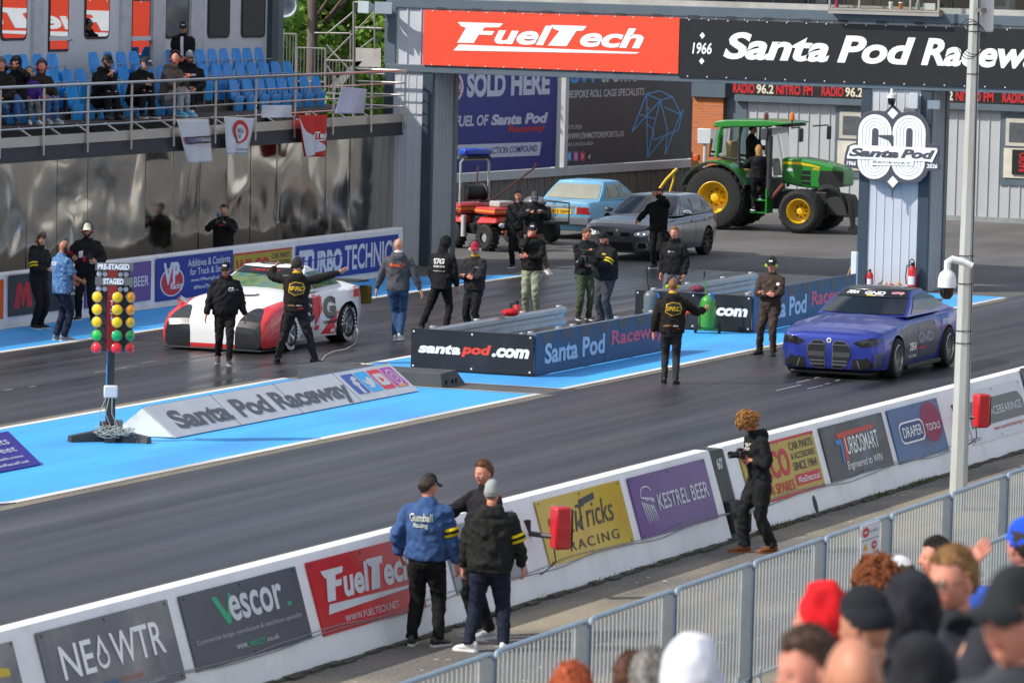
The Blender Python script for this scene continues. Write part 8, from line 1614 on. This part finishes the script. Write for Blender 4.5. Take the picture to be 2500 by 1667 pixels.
person('man in black jacket shading his eyes beside the grey hatchback', G(1605, 657), -20, 1.80, 1.04, top='#141417', jac=True, skin='r', hair=('short', '#3a2418'), lh=(.02, .17, 1.64), le=(-.9, .2, -.4), rh=(.42, .22, 1.06), re=(.6, -.6, -.6), legs='#131418', lf=(-.16, .10, 0, -15), rf=(.10, -.05, 0, 20), curl=(.4, .3), hd=(-8, 0), hpn=((0, -1, 0), None))
person('fair haired man with hands in grey trouser pockets behind the right barrier', G(1642, 778), -26, 1.80, 1.04, top='#171719', hood='down', collar='#a01c24', skin='r', hair=('short', '#7a5230'), legs='#5c5d62', lh=(-.24, .06, .86), rh=(.24, .06, .86), curl=(1, 1), hd=(-8, 2), decals=[('left', 'text', 'GR', .05, 1.30, .05, .04, '#d0d0d0'), ('left', 'text', 'racing', -.02, 1.30, .07, .02, '#a0a0a0')])
person('ginger crewman with lime ear defenders holding the green cart, seen from behind', G(1636, 938), 178, 1.76, 1.12, hair=('buzz', '#8a5a34'), ears='#a8d820', top='#1f1b19', hood='down', collar='#c8a818', skin='r', lh=(-.30, .02, .86), rh=(.56, .30, 1.26), re=(.5, -.3, -1), legs='#2c2d31', shoes=('#141416', '#141416'), decals=SPRC, lf=(-.10, .10, .0, -6), rf=(.09, -.06, 0, 12), leglo=.96, curl=(.8, 1.), belt=True)
brn = M('brown fire suit', '#34261f', .85, var=.3, scale=8, dirt='#5a4a3a', dscale=7, damt=.5, bump=.3)
person('marshal in brown fire suit with lime ear defenders and folded arms beside the blue coupe', G(1878, 868), -22, 1.74, 1.02, hat=('cap', '#1c1c1e', '#d8d8d8'), ears='#a8d820', hd=(-10, 0), skin='r', hair=('short', '#2a1c14'), topmat=brn, legmat=brn, jac=True, lh=(.02, .20, 1.17), rh=(-.02, .24, 1.14), le=(-1, -.1, -.5), re=(1, -.1, -.5), lf=(-.12, .14, 0, -6), rf=(.20, -.0, 0, 25), shoes=('#18181a', '#18181a'), leglo=1.12, loose=1.05, belt=True, decals=[('left', 'poly', [(-.20, 1.30), (-.14, 1.30), (-.14, 1.35), (-.20, 1.35)], '#c8c4bc')], hem=.84)
# near path
person('man in blue racing jacket and dark cap seen from behind by the near wall', G(1036, 1577), 168, 1.80, 1.10, hat=('cap', '#2c2a2b'), skin='r', hair=('short', '#3a2c24'), hd=(35, 6), top='#36527f', jac=True, lh=(-.30, .10, .92), rh=(.31, .06, .84), armband=('r', '#e0c010'), loose=1.10, shoes=('#2a2a2c', '#c8c4b8'), legs='#141416', leglo=1.12, decals=[('right', 'text', 'Gumball', -.03, 1.35, .25, .085, '#b8c0b4', .03, 0), ('right', 'text', 'Racing', -.03, 1.265, .16, .065, '#b8c0b4', .03, 0)], hem=.90, lf=(-.13, 0, 0, -5), rf=(.14, .02, 0, 30), vox=.013, curl=(.8, .9))
person('man in black jacket and grey flat cap seen from behind, hands in pockets', G(1192, 1592), 176, 1.78, 1.16, hat=('flat', '#8c9090'), skin='r', hair=('buzz', '#6a6058'), top='#1f201f', jac=True, hood='down', lh=(-.29, .12, .86), rh=(.33, .12, .88), legs='#1d2233', armband=('r', '#d8c018'), loose=1.10, leglo=1.14, shoes=('#d8d8d8', '#e4e4e2'), lf=(-.20, .0, 0, -65), rf=(.16, .06, 0, 10), vox=.013, curl=(1, 1), hem=.84, hd=(8, 4))
person('smiling man in black reaching out one hand, half hidden behind the grey capped man', G(1176, 1556), -62, 1.88, hair=('short', '#6a4428'), skin='r', top='#1c1a1e', hd=(-18, 4), rh=(.06, .50, 1.22), re=(.8, -.3, -.7), lh=(-.2, .1, .9), legs='#131416', shoes=('#b0b0b4', '#c8c8c8'), vox=.013, curl=(.5, .15))
t, i = person('young man with curly blond hair looking down at his camera on the near path', G(1850, 1350), -68, 1.74, .94, hair=('curly', '#a8763c'), skin='r', top='#17181b', hood='down', hd=(-2, 56), lh=(-.08, .17, 1.17), rh=(.08, .17, 1.18), le=(-.8, -.5, -.6), re=(.8, -.5, -.6), legs='#1c1d1f', shoes=('#7a431c', '#8a5a30'), leglo=1.30, loose=1.08, lf=(-.06, -.14, 0, 0, 0), rf=(.08, .17, 0, 5), lean=9, decals=[('right', 'text', '', 0, 0, 0, 0, '#fff')] if False else [('left', 'text', 'ONLY', -.02, 1.36, .13, .04, '#d8d0c0'), ('left', 'text', 'SPEED', -.02, 1.31, .15, .035, '#d8d0c0')], vox=.013, curl=(.8, .8))
held('camera', 'black stills camera held by the curly haired young man', 'camera', i, (.0, .27, 1.16), camera_small)
# ---- seated on the grandstand deck
ds = RWS[0][1] - .86 + .45
def seated(label, px, cf, h=1.94, row=0, dz=None, **k):
    yy, zt = RWS[row]; q = PY(px, 200, yy - .22); fl = zd if row == 0 else zt - .86
    return person(label, q, cf, h, sit=(zt - .86 + .47 - fl), z=fl, group=None, vox=.02, **k)
seated('man with grey beanie and blue jeans at the left end of the grandstand front row', 3, -18, hat=('beanie', '#5a5a5c'), top='#201e1e', jac=True, legs='#4a6a94', shoes=('#5a3c28', '#3a2818'), skin='r', lf=(-.14, .42, 0, -10))
t, i = seated('person in black hood filming with a phone in the grandstand front row', 38, -6, hood='up', top='#17171a', hair=('short', '#2a1c14'), skin='r', lh=(-.06, .34, 1.02), rh=(.06, .34, 1.02), le=(-.8, 0, -.5), re=(.8, 0, -.5), legs='#40639a', shoes=('#3a2c24', '#201814'))
held('phone', 'black phone held up by the hooded person in the grandstand', 'phone', i, (.0, .44, 1.04), phone)
seated('blond child with orange ear defenders and purple jacket in the grandstand front row', 70, 25, 1.45, hair=('short', '#c89858'), ears='#e07020', top='#43267a', legs='#6a6c70', shoes=('#d8d8da', '#e8e8e8'), hd=(20, 0))
seated('woman with brown hair and red ear defenders in the grandstand front row', 100, 40, 1.76, hair=('long', '#4a2c1c'), ears='#c02818', top='#2c201c', legs='#3a5a8c', shoes=('#a0a0a4', '#d0d0d0'), hd=(25, 0), skin='r')
seated('bearded man with black cap and dark glasses in black hoodie on the grandstand', 250, 34, 1.98, fat=1.15, hat=('cap', '#17181a'), glasses='dark', beard='#3a2a20', top='#131316', hood='down', legs='#131316', shoes=('#2a2a2c', '#222222'), hd=(-8, 4), lean=12, lh=(.02, .34, .78), rh=(.08, .36, .80), decals=[('left', 'text', 'INJ', -.03, 1.25, .12, .08, '#c8a0a0')])
seated('grey bearded man with navy cap leaning forward on the grandstand', 332, 38, 1.98, fat=1.12, hat=('cap', '#1c2230', '#c8c8d0'), glasses='dark', beard='#9a948c', top='#131316', legs='#17171a', shoes=('#202022', '#d0d0d0'), lean=24, hd=(-8, 4), lh=(.0, .46, .64), rh=(.08, .46, .62))
seated('bald man in grey brown hoodie with red ear defenders turned to his neighbour', 410, 55, 1.98, fat=1.08, hair=None, ears='#d03020', top='#5c524c', hood='down', legs='#8f9196', shoes=('#58a8c8', '#a8d8e8'), hd=(60, 0), lean=12, lh=(-.04, .40, .70), rh=(.06, .42, .70), skin='r')
seated('bearded man with grey cap and spectacles in black hoodie on the grandstand', 462, -4, 1.98, fat=1.18, hat=('cap', '#8a8c90', None, '#6a6c70'), glasses='clear', beard='#40261a', top='#131316', hood='down', legs='#1a1f30', shoes=('#d4d4d6', '#e8e8e8'), hd=(-15, 2), decals=[('left', 'text', 'race', -.10, 1.34, .08, .04, '#d0d0d0')], skin='r')
person('older man with white shirt under a black jacket standing on the upper row', PY(446, 140, RWS[1][0] + .1), -2, 1.72, 1.06, z=RWS[1][1] - .82, hat=('cap', '#1a1a1c', '#b0b0b0'), skin='r', hair=('short', '#a8a4a0'), top='#121214', jac=True, lh=(-.06, .2, 1.0), rh=(.06, .2, 1.0), hd=(-4, 12), decals=[('left', 'poly', [(-.035, 1.05), (.03, 1.05), (.045, 1.46), (-.02, 1.46)], '#c8c4cc')], vox=.02)
# ---- in and on the tractor
x_, z_ = TP(1080, 400, 0)
person('driver in dark clothes sitting inside the tractor cab', V((tcx + .0, rc.y - (x_ - .15), 0)), 0, 1.76, sit=.45, z=z_ - 1.10 + .25, heading=-math.pi / 2, top='#141416', hair=('short', '#18120e'), lh=(-.16, .40, .80), rh=(.16, .40, .80), hat=('beanie', '#1a1a1c'), vox=.02, skin='b', headat=None)
x_, z_ = TP(1050, 1150, -1.0)
person('fair haired person in dark clothes standing on the tractor cab steps', V((tcx - 1.0, rc.y - x_ - .06, 0)), 0, 1.66, z=z_, heading=rad(30), top='#17171b', hair=('long', '#a87c44'), lh=(-.22, .30, 1.30), rh=(.2, .25, 1.0), legs='#141417', shoes=('#2a2a2c', '#d8d8d8'), lf=(-.10, .04, 0), rf=(.10, .14, .30), vox=.02)
# ---- spectators nearest the camera
def crowd(label, px, py, dep, cf, **k): return person(label, None, cf, k.pop('h', 1.78), sit=.45, headat=(px, py, dep), vox=k.pop('vox', .014), **k)
crowd('fair haired man with spectacles in a dark jacket among the nearest spectators', 2325, 1420, 18.0, -52, hair=('short', '#8a6438'), glasses='clear', skin='r', top='#2a2c33', jac=True, hd=(-4, 4), hood='down', loose=1.1)
crowd('man with black cap and dark sunglasses at the right edge of the nearest spectators', 2482, 1512, 12.4, -46, hat=('cap', '#24272a'), glasses='dark', skin='r', hair=('short', '#2a201a'), top='#3a3c42', jac=True, hd=(2, 0), loose=1.1)
crowd('spectator in bright red hood', 1998, 1512, 19.6, -112, hood='up', top='#d01822', hair=None, hd=(0, 4), skin='r')
crowd('spectator in black cap and black jacket behind the red hood', 2112, 1530, 17.0, -128, hat=('beanie', '#1d2026'), top='#191a1e', jac=True, hood='down', hair=None, skin='b', hd=(0, 6), loose=1.12)
crowd('spectator in charcoal hood between the black cap and the man with spectacles', 2212, 1496, 17.6, -150, hood='up', top='#22222a', hair=None, loose=1.12)
crowd('brown haired man in profile at the bottom edge of the frame', 1972, 1640, 14.2, -66, hair=('short', '#4a3426'), skin='r', top='#2a2622', hood='down', hd=(-4, 6))
crowd('bald man seen from behind at the bottom edge of the frame', 2082, 1665, 13.0, -165, hair=None, skin='b', top='#17171a', hood='down', loose=1.12)
crowd('spectator with reddish curly hair leaning forward', 2140, 1440, 24.5, -150, hair=('curly', '#8a4a20'), top='#2a211c', skin='r', hd=(0, 20))
crowd('spectator in white and grey cap beside the curly reddish hair', 2195, 1412, 30, -120, hat=('cap', '#c8c8cc'), top='#34363c', hair=('short', '#3a2a1e'), skin='r')
crowd('dark haired man with a grey hood and beige coat facing left', 2284, 1362, 30.0, -80, hair=('short', '#1e1612'), skin='r', top='#b8a27c', jac=True, hood='down', loose=1.1)
crowd('spectator in bright blue hat raising one hand at the right edge', 2500, 1335, 24.0, -150, hat=('beanie', '#1c50d0'), top='#2b4a9c', skin='r', lh=(-.24, .14, 1.16), le=(-.5, .2, -1), curl=(.15, .5))
crowd('grey haired spectator low at the bottom edge of the frame', 1590, 1662, 19.0, 176, hair=('short', '#8a8682'), top='#3a3a40', skin='r')
crowd('brown haired spectator low at the bottom edge beside the grey hair', 1547, 1664, 21.0, 165, hair=('short', '#5a3420'), top='#3a2a22', skin='r')
crowd('spectator in white hood at the bottom edge of the frame', 1694, 1658, 16.5, 170, hood='up', top='#d4d6e0', hair=None)
crowd('ginger haired spectator whose crown just shows at the bottom edge', 1395, 1697, 19.0, 172, hair=('short', '#b8562c'), top='#2a2a2e', skin='r')
crowd('spectator in dark padded jacket filling the lower right corner', 2400, 1640, 15.4, -130, hood='up', top='#2a2c33', hair=None, loose=1.25)
crowd('spectator in dark jacket with lime stripe below the charcoal hood', 2235, 1668, 15.0, -150, hood='up', top='#202127', hair=None, loose=1.2, decals=[('right', 'poly', [(-.12, 1.28), (-.06, 1.28), (.06, 1.10), (.0, 1.10)], '#b8d820')])
flush()
bpy.context.view_layer.update()
